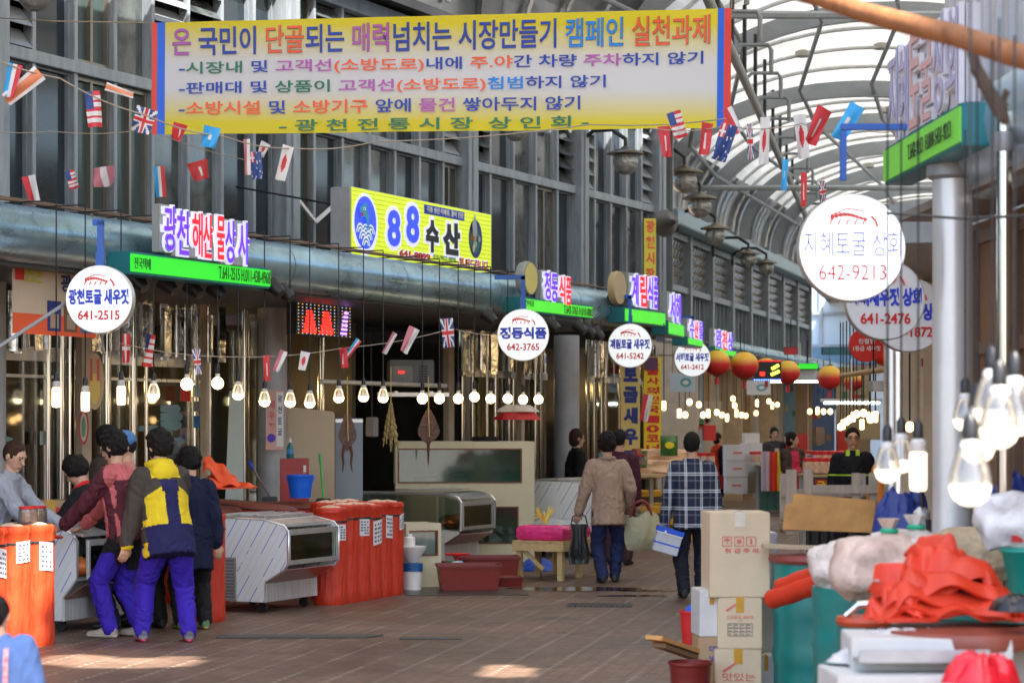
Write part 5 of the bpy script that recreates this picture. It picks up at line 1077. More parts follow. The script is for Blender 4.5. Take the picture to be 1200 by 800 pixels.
# ---- cream fish tank on its stand
TK = M('cream_enamel', (.62, .57, .40), .4, 0, .06, 2); WATER = GLASS('tank_water', (.52, .70, .62), .07, .12, (.16, .26, .22))
def tank(label, c, rz, w_, d_, h_, wins, name='fish_tank', mat=TK, fill=True):
    t = thing(name, label, 'fish tank', c, rz)
    # front wall is assembled round its windows so the glass shows the inside
    zs = sorted({0, h_} | {q for a in wins for q in (a[1], a[3])})
    m_ = MB(); m_.box((0, d_ - .015, h_ / 2), (w_, .03, h_)); m_.box((0, d_ / 2, h_ - .02), (w_ - .004, d_ - .034, .036)); m_.box((0, d_ / 2, .03), (w_ - .004, d_ - .034, .06))
    for s in (-1, 1): m_.box((s * (w_ / 2 - .012), d_ / 2, h_ / 2), (.024, d_ - .034, h_ - .08))
    for za, zb in zip(zs, zs[1:]):
        xs = [(-w_ / 2, w_ / 2)]
        for (xa, z0, xb, z1) in wins:
            if z0 <= za + 1e-6 and z1 >= zb - 1e-6: xs = [r for a, b in xs for r in ((a, xa), (xb, b)) if r[1] - r[0] > .002]
        for a, b in xs: m_.box(((a + b) / 2, .0, (za + zb) / 2), (b - a, .03, zb - za))
    m_.build('case', mat, t, smooth=False, weld=False)
    for (xa, z0, xb, z1) in wins:
        m_ = MB(); m_.box(((xa + xb) / 2, .004, (z0 + z1) / 2), (xb - xa, .012, z1 - z0)); m_.build('window_glass', WATER, t, smooth=False)
        m_ = MB()
        for x in (xa, xb): m_.box((x, -.016, (z0 + z1) / 2), (.018, .012, z1 - z0 + .018))
        for z in (z0, z1): m_.box(((xa + xb) / 2, -.017, z), (xb - xa - .018, .012, .018))
        m_.build('window_trim', M('brown_trim', (.16, .06, .03), .5), t, smooth=False)
        m_ = MB(); m_.box(((xa + xb) / 2, d_ * .75, (z0 + z1) / 2), (xb - xa + .1, .02, z1 - z0 + .05)); m_.build('tank_back', M('tank_green', (.26, .46, .36), .6, 0, .4, 1.5), t, smooth=False)
        if fill:
            for q in range(3):
                m_ = MB(); x = xa + (xb - xa) * (.2 + .3 * q); m_.ball((x, d_ * .3, z0 + .06 + .03 * q), .05, sc=(2.4, .6, .8)); m_.tube([(x + .1, d_ * .3, z0 + .06 + .03 * q), (x + .2, d_ * .3, z0 + .09 + .03 * q)], .02, 6, r2=.05); m_.build('fish', M('fish_grey', (.09, .10, .10), .3), t)
    return t
Yt = 27.9; k = Yt / FPX; c = W(545, 661, Yt); c.z = 0; z_ = lambda py: CAMH - (py - HOR) * k
tank('wide cream enamelled fish tank with an upper and a lower window below the dried ray', c, R(4), 163 * k, .75, z_(517), [(-78 * k, z_(565), 66 * k, z_(526)), (10 * k, z_(636), 62 * k, z_(594))])
for px, py, lab, kind in ((568, 517, 'black coil of hose on top of the cream fish tank', 0),):
    m_ = MB(); [m_.tube([(.16 * math.cos(R(a)), .09 * math.sin(R(a)), .012 + q * .02) for a in range(0, 361, 24)], .012, 6) for q in range(3)]; m_.tube([(.16, 0, .012), (.16, 0, .052)], .012, 6); tag(m_.build('hose_coil', DARKB, loc=W(px, py, Yt + .3)), lab, 'hose')
Yt = 23.6; k = Yt / FPX; c = W(496, 690, Yt); c.z = 0; z2 = lambda py: CAMH - (py - HOR) * k
tank('small cream fish tank with a teal window standing right of the barrel row', c, R(24), 44 * k, .42, z2(613), [(-17 * k, z2(650), 17 * k, z2(622))], fill=False)
# bowl on a bucket, tubs, scale, tray
c = G(483, 691); t = bucket('white bucket with a blue rim at the end of the barrel row', (c.x, c.y, 0), .105, .26, WHITE, handle=False, taper=.95); m_ = MB(); m_.lathe([(.112, .20), (.113, .28), (0, .285)], 24); m_.build('lid', PT('bucket_blue', (.01, .11, .34), .35), t)
c2 = (c.x, c.y, .287); t = thing('wash_bowl', 'white bowl set on the blue lidded bucket', 'bowl', c2); m_ = MB(); m_.lathe([(.05, 0), (.09, .06), (.14, .14), (.15, .17), (.14, .17), (.08, .07), (0, .03)], 24); m_.build('bowl', WHITE, t); m_ = MB(); m_.lathe([(.06, .16), (.06, .26), (.03, .27), (.03, .30)], 14, (-.03, .03, 0)); m_.build('cup', WHITE, t)
BRTUB = M('brown_red_plastic', (.20, .02, .015), .4, 0, .12, 4)
def rect_tub(label, c, rz, w_, d_, h_, mat=BRTUB):
    t = thing('plastic_tub', label, 'tub', c, rz); m_ = MB()
    def ring(a, b, z): return [Vector((x * a / 2, y * b / 2, z)) for x, y in ((-1, -1), (1, -1), (1, 1), (-1, 1))]
    rings = [ring(w_ * .88, d_ * .86, 0), ring(w_ * .98, d_ * .97, h_ * .9), ring(w_ * 1.03, d_ * 1.04, h_ * .9), ring(w_ * 1.03, d_ * 1.04, h_), ring(w_ * .95, d_ * .94, h_), ring(w_ * .85, d_ * .82, .02)]
    m_.add([v for r in rings for v in r], [(i * 4 + j, i * 4 + (j + 1) % 4, i * 4 + 4 + (j + 1) % 4, i * 4 + 4 + j) for i in range(5) for j in range(4)] + [(3, 2, 1, 0), (20, 21, 22, 23)]); m_.build('shell', mat, t, bevel=.012); return t
c = G(549, 691); rect_tub('dark red rectangular tub on the ground before the glass ended freezer', (c.x, c.y, .004), R(6), .66, .42, .27)
c = G(570, 683); rect_tub('second dark red tub nested just behind the front one', (c.x, c.y + .3, 0), R(6), .7, .42, .28)
c = G(597, 686); rect_tub('shallow dark red tray right of the two tubs', (c.x, c.y, 0), R(8), .26, .3, .1)
c = W(536, 664, 23.9); t = thing('spring_scale', 'spring scale with red pan and pale blue dial standing in the dark red tub', 'scale', (c.x, c.y, .02)); m_ = MB(); m_.box((0, 0, .12), (.16, .12, .24)); m_.build('body', M('scale_blue', (.25, .45, .62), .4), t, bevel=.02); m_ = MB(); disc(m_, 0, .16, .085, .085, -.063); m_.build('dial', WHITE, t, smooth=False); m_ = MB(); m_.lathe([(.02, .24), (.02, .29), (.13, .3), (.14, .32), (0, .315)], 20); m_.build('pan', RED, t)
m_ = MB(); m_.box((0, 0, .003), (1.25, .8, .006)); tag(m_.build('rubber_mat', M('wet_rubber', (.035, .03, .028), .35), loc=(*G(545, 694).xy, .001), rz=R(4), smooth=False), 'dark wet rubber mat under the dark red tubs', 'mat')
m_ = MB(); m_.prism([(-.62, -.09), (.58, -.13), (.72, .04), (.60, .10), (-.6, .10)], 0, .012, plane='XY'); tag(m_.build('rubber_mat', M('rubber_sheet', (.06, .058, .056), .6, 0, .2, 5, .1), loc=(*G(345, 746).xy, .003), rz=R(2), smooth=False), 'worn dark strip of matting lying on the paving left of centre', 'mat')
m_ = MB(); m_.box((0, 0, .003), (.62, .42, .006)); [m_.box((-.28 + q * .05, 0, .008), (.02, .38, .005), 1) for q in range(12)]; tag(m_.build('drain_grate', [M('grate', (.05, .048, .046), .5, .4), DARKB], loc=(*G(703, 709).xy, .001), rz=R(-4), smooth=False), 'dark drain grate set in the paving before the brown coated woman', 'grate')
m_ = MB(); m_.box((0, 0, .003), (.5, .16, .004)); tag(m_.build('drain_grate', M('grate2', (.055, .05, .048), .6), loc=(*G(505, 748).xy, .001), smooth=False), 'short dark strip set in the paving near the centre', 'grate')
def puddle(c, rx_, ry_, seed):
    mb = MB(); n = 40; vs = [Vector((0, 0, 0))] + [Vector((rx_ * math.cos(a) * (1 + .45 * noise.noise(Vector((math.cos(a) * 1.5, math.sin(a) * 1.5, seed)))), ry_ * math.sin(a) * (1 + .6 * noise.noise(Vector((math.cos(a) * 2, math.sin(a) * 2, seed + 9)))), 0)) for a in [i * 2 * math.pi / n for i in range(n)]]
    mb.add(vs, [(0, i + 1, (i + 1) % n + 1) for i in range(n)]); return struct(mb.build('puddle', M('puddle_water', (.05, .032, .026), .03, 0, .1, 3, spec=.9), loc=c, smooth=False))
puddle((*G(672, 690).xy, .004), .75, .28, 3); puddle((*G(770, 692).xy, .004), .5, .12, 8); puddle((*G(745, 698).xy, .004), .35, .1, 14)
# ---- wooden bench with its wares
PINE = M('raw_pine', (.58, .42, .20), .6, 0, .18, 3, .1, 20, stretch=(.2, 6, 6))
c = G(660, 681); t = thing('work_bench', 'low raw pine bench carrying the pink wrapped slab', 'bench', (c.x, c.y, 0), LA.rz); m_ = MB()
bw2, bl2, bh2 = .62, 1.15, .44
for q in range(4): m_.box((bl2 / 2, .08 + q * .155, bh2 - .012), (bl2, .148, .024))
m_.build('top', PINE, t, bevel=.003)
m_ = MB(); m_.box((bl2 / 2, .012, bh2 - .07), (bl2, .024, .09)); m_.box((bl2 / 2, bw2 - .012, bh2 - .07), (bl2, .024, .09)); m_.box((.012, bw2 / 2, bh2 - .071), (.024, bw2 - .05, .088)); m_.box((bl2 - .012, bw2 / 2, bh2 - .071), (.024, bw2 - .05, .088)); m_.build('apron', PINE, t, bevel=.002)
for x in (.07, bl2 / 2, bl2 - .07):
    for y in (.06, bw2 - .06): m_ = MB(); m_.box((x, y, (bh2 - .026) / 2), (.07, .06, bh2 - .026)); m_.build('leg', PINE, t, bevel=.003)
m_ = MB(); m_.box((.075, bw2 / 2 + .1, .24), (.02, .36, .045), rx=R(40)); m_.build('brace', PINE, t)
def boxy(name, label, cat, c, rz, size, mat, wob=.02, seed=0, fq=6):
    mb = MB(); w_, d_, h_ = size; n = 14
    def side(u, v): pass
    bm_ = bmesh.new(); bmesh.ops.create_cube(bm_, size=1); bmesh.ops.subdivide_edges(bm_, edges=bm_.edges, cuts=9, use_grid_fill=True)
    for v in bm_.verts:
        p = v.co.copy(); f = 1 - .06 * (abs(p.x * 2) ** 6 + abs(p.y * 2) ** 6) * (abs(p.z * 2) ** 4)
        nn = noise.noise(p * fq + Vector((seed, 0, 0))) + (.6 if fq > 4 else .22) * (1 - 2 * abs(noise.noise(p * 9 + Vector((0, seed, 0)))))
        if fq < 4: p = p.lerp(p.normalized() * .60, .62)
        v.co = Vector((p.x * w_ * f, p.y * d_ * f, (p.z + .5) * h_)) + p.normalized() * wob * nn * (1 if p.z > -.49 else 0)
    me = bpy.data.meshes.new(name); bm_.to_mesh(me); bm_.free(); me.materials.append(mat); me.polygons.foreach_set('use_smooth', [True] * len(me.polygons)); me.set_sharp_from_angle(angle=R(50))
    o = bpy.data.objects.new(name, me); COL.objects.link(o); o.location = c; o.rotation_euler.z = rz; return tag(o, label, cat) if label else o
q = c + LA.u * .42 + LA.n * .30; boxy('wrapped_slab', 'shiny pink plastic wrapped slab lying on the pine bench', 'package', (q.x, q.y, bh2 + .002), LA.rz, (.78, .56, .16), M('pink_plastic', (.78, .04, .22), .22, 0, .2, 6, .5, 18), .012, 2)
heap('plastic_sheet', 'crumpled grey plastic sheet on the pink slab', 'plastic', (q.x + .05, q.y + .05, bh2 + .165), .6, .5, .06, M('grey_plastic', (.40, .42, .45), .25), 4)
m_ = MB()
for k_ in range(14): a = rnd.uniform(0, 6.28); m_.tube([(0, 0, 0), (.05 * math.cos(a), .05 * math.sin(a), .09), (.11 * math.cos(a), .08 * math.sin(a), rnd.uniform(.06, .2))], .008, 4)
tag(m_.build('ribbon_bunch', PT('ribbon_yellow', (.8, .6, .02)), loc=(q.x - .1, q.y - .12, bh2 + .17)), 'bunch of yellow plastic ribbon on the pink slab', 'ribbon')
q = c + LA.u * .98 + LA.n * .25; heap('folded_cloth', 'teal folded cloth at the far end of the pine bench', 'cloth', (q.x, q.y, bh2 + .002), .3, .4, .1, PT('teal_cloth', (.01, .22, .22)), 7)
heap('tarp', 'blue tarpaulin crumpled on the ground under the pine bench', 'cloth', (*G(632, 668).xy, .002), .5, .4, .12, PT('tarp_blue', (.01, .06, .42)), 12)
# ---- salted shrimp stall beyond
YELC = M('yellow_crate', (.72, .42, .03), .5, 0, .12, 3)
for i, (px, py, Y, w2, h2, lab) in enumerate(((752, 626, 32.2, .62, .55, 'yellow plastic crate nearest the brown coated woman'), (783, 622, 33.6, .62, .55, 'yellow plastic crate under the shrimp sacks, right one'), (768, 600, 34.4, .9, .72, 'yellow plastic crate behind the other two'))):
    c = W(px, py, Y); t = thing('crate', lab, 'crate', (c.x, c.y, 0), R(14), 'yellow crates of the shrimp stall'); m_ = MB()
    for z in (.05, h2 * .5, h2 - .05): m_.box((0, 0, z), (w2, .5, .09))
    for x in (-w2 / 2 + .03, -w2 / 6, w2 / 6, w2 / 2 - .03): m_.box((x, 0, h2 / 2), (.055, .506, h2))
    m_.build('frame', YELC, t, bevel=.004, weld=False); m_ = MB(); m_.box((0, 0, h2 / 2), (w2 - .06, .44, h2 - .03)); m_.build('contents', M('crate_dark', (.16, .13, .09), .6), t, smooth=False)
SACK = M('shrimp_sack', (.80, .50, .30), .45, 0, .14, 8, .25, 30)
boxy('shrimp_sack', 'pale orange sack of shrimp lying lower on the yellow crates', 'sack', W(766, 560, 33.2), R(12), (1.0, .6, .26), SACK, .04, 4)
boxy('shrimp_sack', 'pale orange sack of shrimp lying on top of the other', 'sack', W(770, 543, 33.4), R(8), (.82, .55, .20), SACK, .04, 7)
t = thing('snack_bag', 'green and black snack bag propped on the sacks', 'bag', W(784, 534, 33.0), R(5)); m_ = MB(); m_.grid(lambda u, v: Vector(((u - .5) * .26, -.05 * math.sin(math.pi * u) * math.sin(math.pi * v), .3 * v)), 8, 8); m_.grid(lambda u, v: Vector(((u - .5) * .26, .05 * math.sin(math.pi * u) * math.sin(math.pi * v), .3 * v)), 8, 8); m_.build('pouch', M('snack_green', (.05, .16, .03), .25), t); m_ = MB(); disc(m_, 0, .16, .07, .05, -.056); m_.build('print', YEL, t, smooth=False)
heap('orange_skirt', 'orange cloth hanging on the ground below the tote bag', 'cloth', (*G(738, 640).xy, .002), .75, .4, .42, OR_CLOTH, 21)
for i in range(9):
    jar(W(700 + i * 6.5, 553 - i * 1.0, 31.5 + i * .12), ORD[i] + ' red lidded jar from the left behind the black jacketed woman', .07, .16)
t = thing('stall_table', 'low stall table with the red lidded jars behind the pine bench', 'table', (*W(725, 600, 31.9).xy, 0), R(18)); m_ = MB(); m_.box((0, 0, 1.0), (1.3, .6, .04)); m_.build('top', M('table_tan', (.5, .36, .18), .5), t, bevel=.004)
for x in (-.6, .6):
    for y in (-.25, .25): m_ = MB(); m_.box((x, y, .49), (.05, .05, .98)); m_.build('leg', CHROME2, t)
bucket('red bucket standing by the yellow boards', W(718, 556, 32.6), .16, .26, RED, taper=.9)
# ---- shopfront details
def decal(px0, px1, py0, py1, d, n, seed, mat, flip):
    mb = MB(); q = random.Random(seed); s0, s1 = lx(px0, d), lx(px1, d)
    for i in range(n):
        py = py0 + (py1 - py0) * (i + .5) / n; z = LA.z((px0 + px1) / 2, py, d); w2 = (s1 - s0) * q.uniform(.45, .98); h2 = q.uniform(.03, .06)
        xa = s0 if not flip else s1 - w2; pts = [(xa, z - h2 * .6), (xa + w2 * .7, z - h2), (xa + w2 * .95, z - h2 * .5), (xa + w2, z + h2 * .2), (xa + w2 * .85, z + h2 * .9), (xa, z + h2 * .7)]
        mb.prism(pts, -(3.8 - d) - .003, -(3.8 - d))
    mb.build('glass_decal', mat, A, smooth=False)
TEALF = M('frosted_teal', (.20, .33, .34), .5, 0, .1, 3)
decal(-30, 28, 486, 566, 2.97, 7, 3, TEALF, False); decal(188, 218, 474, 522, 2.97, 5, 5, TEALF, False); decal(-30, 10, 470, 486, 2.97, 2, 8, TEALF, False); decal(150, 188, 464, 540, 2.97, 1, 9, TEALF, True)
for px, py, wp, hp, mt in ((217, 461, 14, 18, RED), (232, 458, 11, 14, PT('sticker_mint', (.45, .6, .52))), (231, 476, 11, 12, PT('sticker_grey', (.3, .28, .26))), (231, 494, 10, 14, PT('sticker_blue', (.04, .20, .45))), (50, 513, 7, 16, PT('sticker_pale', (.5, .6, .55)))):
    p0 = LA.s(px, 2.9); k = LA.P(p0, 2.9).y / FPX; m_ = MB(); m_.box((p0, -.9, LA.z(px, py, 2.9)), (wp * k / .42 * .62, .004, hp * k)); m_.build('sticker', mt, A, smooth=False)
c = LA.at(111, 447, 1.9); k = c.y / FPX; t = thing('oval_sign', 'tall oval board with faded red and yellow print behind the tube bulbs', 'sign', c, R(14)); m_ = MB(); disc(m_, 0, 0, 11 * k, 33 * k, 0); m_.prism([(11 * k * math.cos(R(a)), 33 * k * math.sin(R(a))) for a in range(0, 360, 15)], .002, .03); m_.build('board', PT('oval_tan', (.42, .28, .14)), t, smooth=False, weld=False); m_ = MB(); disc(m_, 0, -8 * k, 6 * k, 18 * k, -.004); m_.build('print', PT('oval_yellow', (.62, .42, .08)), t, smooth=False); m_ = MB(); [m_.box((-4 * k + q * 8 * k, -.005, 14 * k), (3 * k, .002, 26 * k)) for q in (0, 1)]; m_.build('border', PT('oval_red', (.5, .06, .04)), t, smooth=False)
c = LA.at(98, 500, 2.68); t = thing('pillar_plaque', 'small oval plaque with red rim on the beige pillar', 'sign', c, R(10)); k = c.y / FPX; m_ = MB(); disc(m_, 0, 0, 6 * k, 21 * k, -.004, 0); disc(m_, 0, 0, 4 * k, 17 * k, -.006, 1); disc(m_, 0, 0, 2.4 * k, 12 * k, -.008, 2); m_.build('plaque', [PT('plaque_red', (.45, .04, .03)), PT('plaque_cream', (.6, .5, .38)), PT('plaque_green', (.1, .25, .15))], t, smooth=False, weld=False)
# lit ceiling lamps and stocked shelves inside the shops
for i, (px, py, d) in enumerate(((20, 448, 4.6), (44, 452, 4.6), (150, 455, 4.8), (200, 452, 4.8), (560, 455, 4.6), (600, 452, 4.8), (710, 440, 4.6))):
    t = thing('ceiling_glow', ORD[i] + ' glowing box lamp from the left inside the left shops', 'lamp', LA.at(px, py, d), LA.rz, 'box lamps inside the left shops'); m_ = MB(); m_.box((0, 0, 0), (.34, .2, .12)); m_.build('diffuser', EM('warm_lamp', (1, .66, .28), 9), t, bevel=.02); m_ = MB(); m_.box((0, 0, .075), (.38, .24, .03)); m_.tube([(0, 0, .08), (0, 0, 3.05 - t.location.z)], .008, 5); m_.build('housing', DARKB, t)
SHC = [PT('pack_%d' % i, c_, .45) for i, c_ in enumerate(((.55, .05, .03), (.60, .42, .05), (.04, .22, .08), (.6, .55, .45), (.03, .12, .4), (.45, .16, .04), (.3, .02, .05), (.05, .3, .35)))]
def shelf(px, d, w_, label, levels=4, seed=0):
    s = LA.s(px, d); q = random.Random(seed); t = thing('shop_shelf', label, 'shelf', LA.P(s, d, 0), LA.rz, 'shelves inside the left shops'); m_ = MB()
    for l in range(levels + 1): m_.box((0, .18, .25 + l * .42), (w_, .36, .025))
    for x in (-w_ / 2, w_ / 2): m_.box((x, .18, 1.0), (.03, .37, 2.0))
    m_.build('rack', CHROME2, t, smooth=False)
    for l in range(levels):
        m_ = MB(); x = -w_ / 2 + .06
        while x < w_ / 2 - .1:
            a = q.uniform(.06, .14); h2 = q.uniform(.14, .34); m_.box((x + a / 2, .12, .264 + l * .42 + h2 / 2), (a * .92, .2, h2), q.randrange(8)); x += a
        m_.build('packages', SHC, t, smooth=False, weld=False)
for i, (px, d, w_) in enumerate(((-5, 5.2, 1.2), (70, 5.3, 1.3), (165, 5.3, 1.4), (222, 5.2, 1.1), (565, 4.6, 1.0), (590, 4.8, 1.2), (620, 4.6, 1.2), (712, 4.6, 1.0), (740, 4.8, 1.2))): shelf(px, d, w_, ORD[i] + ' stocked shelf from the left seen through the shop glass', seed=i)
# ================================================================== RIGHT SIDE, NEAR
# steel columns of the near right corner
for px, Y, r, lab, mat in ((1116, 12.6, .112, 'thick grey steel column close on the right carrying the corner eave', M('satin_grey_steel', (.68, .68, .67), .30, .35, .1, 2)), (1177, 11.3, .040, 'slim polished steel post right of the thick grey column', CHROME), (1051, 20.4, .055, 'slim grey post at the head of the far right shop row', CHROME2)):
    x = (px - 600) / FPX * Y; t = thing('steel_column', lab, 'column', (x, Y, 0)); m_ = MB(); m_.lathe([(r, 0.02), (r, 3.3)], 28); m_.build('shaft', mat, t)
    m_ = MB(); m_.lathe([(r * 1.5, 0), (r * 1.5, .05), (r * 1.02, .06)], 24); m_.build('foot', STEEL, t); m_ = MB(); m_.lathe([(r * 1.02, 3.1), (r * 1.3, 3.12), (r * 1.3, 3.2)], 24); m_.build('capital', STEEL, t)
# wooden beam and rope across the upper right corner
a, b = W(915, -14, 8.6), W(1236, 76, 7.4); t = thing('wooden_beam', 'orange brown wooden pole crossing the upper right corner close to the viewer', 'pole', a); v = b - a; m_ = MB(); m_.tube([v * (i / 6) + Vector((0, 0, .006 * math.sin(i * 2))) for i in range(7)], [.034, .036, .037, .039, .040, .042, .043], 12); m_.build('pole', M('orange_timber', (.25, .10, .035), .55, 0, .3, 5, .2, 18, stretch=(6, 6, .4)), t)
a = W(1136, 44, 8.0); t = thing('rope_tail', 'dark frayed rope end hanging from the wooden pole', 'rope', a); m_ = MB(); q = [W(1136, 44, 8), W(1143, 78, 8), W(1158, 106, 8), W(1172, 130, 8), W(1180, 146, 8)]; m_.tube([p - a for p in q], [.018, .022, .026, .030, .012], 8); [m_.tube([q[3] - a, W(1172 + rnd.uniform(-12, 10), 112 + rnd.uniform(-12, 12), 8) - a], .009, 5) for _ in range(6)]; m_.build('rope', M('dark_rope', (.09, .065, .05), .9, 0, .3, 20), t)
a, b = W(1040, 250, 11.2), W(1230, 252, 9.0); m_ = MB(); m_.tube([Vector((0, 0, 0)), (b - a) * .5 - Vector((0, 0, .02)), b - a], .007, 5); tag(m_.build('cable', DARKB, loc=a), 'dark cable running under the eave of the near right building', 'cable')
# ---- stack of cartons
def printing(col, rows, x0, x1, z0, z1, bold=.02):
    def fn(mb, w_, d_, h_):
        n = len(rows)
        for i, q in enumerate(rows):
            if not q: continue
            zt = z1 - (z1 - z0) * i / n; zb = z1 - (z1 - z0) * (i + .72) / n
            text(mb, q, w_ * x0, h_ * zb, w_ * x1, h_ * zt, -d_ / 2 - .004, bold=bold)
        return col
    return fn
FRED = PT('faint_red_print', (.66, .16, .12)); FGR = PT('faint_grey_print', (.28, .24, .20))
def marks(mb, w_, d_, h_):                          # handling marks: umbrella, box, glass
    for k in range(3):
        x = w_ * (-.22 + .2 * k); z = h_ * .66; s = .028
        for (a, b, ww, hh) in ((0, s, .06, .004), (0, -s, .06, .004), (-s, 0, .004, .06), (s, 0, .004, .06)): mb.box((x + a, -d_ / 2 - .003, z + b), (ww, .002, hh))
    disc(mb, -w_ * .22, h_ * .665, .02, .018, -d_ / 2 - .004, 0, 12, 0, 180); mb.box((-w_ * .22, -d_ / 2 - .004, h_ * .65), (.003, .002, .03)); mb.box((-w_ * .02, -d_ / 2 - .004, h_ * .66), (.026, .002, .026)); mb.box((w_ * .18, -d_ / 2 - .004, h_ * .66), (.012, .002, .034)); return FRED
Yc = 13.7; k = Yc / FPX
def st(px, py): p = W(px, py, Yc); return p
c = st(864, 822); carton('cardboard carton at the bottom of the stack in the middle foreground', (c.x, c.y + .14, 0), (.29, .3, .33), R(2), CARDP, 'cartons of the foreground stack', [printing(FRED, ['맛있는', '광천새우젓'], -.34, .36, .12, .56, .01), lambda mb, w_, d_, h_: (mb.prism([(-.1, .2), (-.02, .25), (-.015, .24), (-.09, .185)], -d_ / 2 - .004, -d_ / 2 - .002), FRED)[1]])
def gridprint(mb, w_, d_, h_):
    for q in range(4): mb.box((0, -d_ / 2 - .003, h_ * (.26 + .08 * q)), (w_ * .56, .002, .004))
    for q in range(5): mb.box((w_ * (-.28 + .14 * q), -d_ / 2 - .0035, h_ * .38), (.003, .002, h_ * .24))
    for q in range(16): mb.box((w_ * (-.23 + .14 * (q % 4)), -d_ / 2 - .003, h_ * (.29 + .08 * (q // 4) * .75)), (w_ * .08, .002, .006))
    text(mb, '품목', -w_ * .05, h_ * .54, w_ * .05, h_ * .58, -d_ / 2 - .004); return FGR
c = st(868, 760); carton('cardboard carton second from the bottom of the foreground stack', (c.x, c.y + .14, .331), (.272, .3, .315), R(-2), CARDP, 'cartons of the foreground stack', [printing(FRED, ['간고등어 새우젓'], -.30, .30, .56, .66, .01), gridprint, lambda mb, w_, d_, h_: (mb.prism([(-.09, .24), (-.03, .28), (-.025, .27), (-.08, .23)], -d_ / 2 - .004, -d_ / 2 - .002), FRED)[1]])
c = st(865, 700); carton('tall pale carton with red handling marks on top of the foreground stack', (c.x, c.y + .18, .648), (.375, .36, .525), R(4), CARDP, 'cartons of the foreground stack', [marks, printing(FRED, ['취 급 주 의'], -.26, .30, .50, .58, .03)], tapecol=M('clear_tape', (.70, .64, .54), .2))
c = st(832, 745); carton('white foam box leaning on the left of the carton stack', (c.x, c.y + .2, .40), (.15, .3, .29), R(6), FOAM, None, tapecol=M('amber_tape', (.62, .33, .04), .25))
c = st(834, 815); carton('brown carton with blue writing under the white foam box', (c.x, c.y + .2, .03), (.17, .3, .368), R(3), CARD, None, [printing(PT('carton_blue', (.03, .05, .35)), ['대한', '냉동'], -.1, .4, .55, .86)], tape=False)
c = st(846, 822); carton('low crate with red front at the foot of the carton stack', (c.x - .06, c.y + .05, 0), (.14, .25, .055), 0, RED, None, tape=False)
for px, Y, z0, h, w2, lab in ((897, 13.95, 0, .26, .13, 'white foam box with amber tape at the foot right of the carton stack'), (899, 14.2, .262, .40, .13, 'tall white foam box right of the carton stack, upper one'), (899, 14.2, .664, .36, .12, 'tall wrapped white carton topmost beside the teal barrel')):
    x = (px - 600) / FPX * Y; carton(lab, (x, Y + .15, z0), (w2, .3, h), R(2), FOAM if z0 < .5 else M('pale_lilac_wrap', (.60, .60, .70), .4), None)
# bucket, tub and plank at the left foot of the stack
Y = 14.3; c = W(812, 757, Y); bucket('small bright red bucket on the plank left of the cartons', (c.x, Y, .30), .085, .22, RED, name='bucket', handle=False); 
m_ = MB(); m_.ball((0, 0, 0), .07, sc=(1, 1, .8), wob=.2); tag(m_.build('blue_bundle', BLUEPL, loc=(c.x + .02, Y, .30 + .21)), 'bright blue plastic bundle in the small red bucket', 'bundle')
c = W(806, 815, 13.5); t = bucket('brown red plastic tub under the plank by the cartons', (c.x + .02, 13.55, 0), .13, .27, BRTUB, handle=False, name='tub')
a, b = W(766, 746, 13.5), W(826, 768, 13.9); t = thing('plank', 'short pine plank lying across the brown red tub', 'plank', a); v = b - a; m_ = MB(); m_.box(v / 2, (v.length, .13, .028), rz=math.atan2(v.y, v.x), ry=math.atan2(-v.z, v.length)); m_.build('board', M('plank_orange', (.60, .30, .10), .5, 0, .2, 3, .1, 20), t, bevel=.003); m_ = MB(); m_.box(v / 2 - Vector((0, .0, .035)), (v.length * .8, .1, .026), rz=math.atan2(v.y, v.x), ry=math.atan2(-v.z, v.length)); m_.build('under_board', M('plank_dark', (.25, .14, .07), .6), t)
# ---- teal barrels
TEALB = M('teal_drum', (.006, .20, .18), .35, 0, .2, 2.5, .05, 10)
def drum(label, px, Y, r=.29, h=.88, mat=TEALB, dz=0):
    x = (px - 600) / FPX * Y; t = thing('drum', label, 'drum', (x, Y, dz), 0, 'teal drums'); pr = [(r * .97, 0), (r, .02)]
    for k in range(1, 15):
        z = h * k / 15; rib = .012 if k in (5, 10) else (.006 if k in (13, 14) else 0); pr.append((r + rib, z))
    pr += [(r * 1.03, h - .03), (r * 1.03, h), (r * .95, h), (r * .93, h - .04), (0, h - .04)]
    m_ = MB(); m_.lathe(pr, 36); m_.build('shell', mat, t); return t
drum('teal drum with brown lid right of the carton stack', 962, 13.7); x = (962 - 600) / FPX * 13.7
t = thing('round_cover', 'dull red round lid on the teal drum nearest the cartons', 'lid', (x, 13.7, .885)); m_ = MB(); m_.lathe([(.31, -.02), (.325, 0), (.32, .03), (0, .045)], 32); m_.build('lid', M('dull_red_lid', (.26, .055, .045), .5, 0, .15, 3), t)
m_ = MB(); m_.prism([(-.03, .62), (.01, .60), (.03, .64), (.03, .70), (-.03, .70)], -.012, .0); 
drum('teal drum under the pale sack with a yellow label', 1020, 11.4); drum('teal drum in front under the second pale sack', 1098, 10.4); drum('teal drum under the orange tarpaulin pile', 1130, 9.2, dz=0); drum('teal drum at the right edge under the white bag', 1225, 10.2)
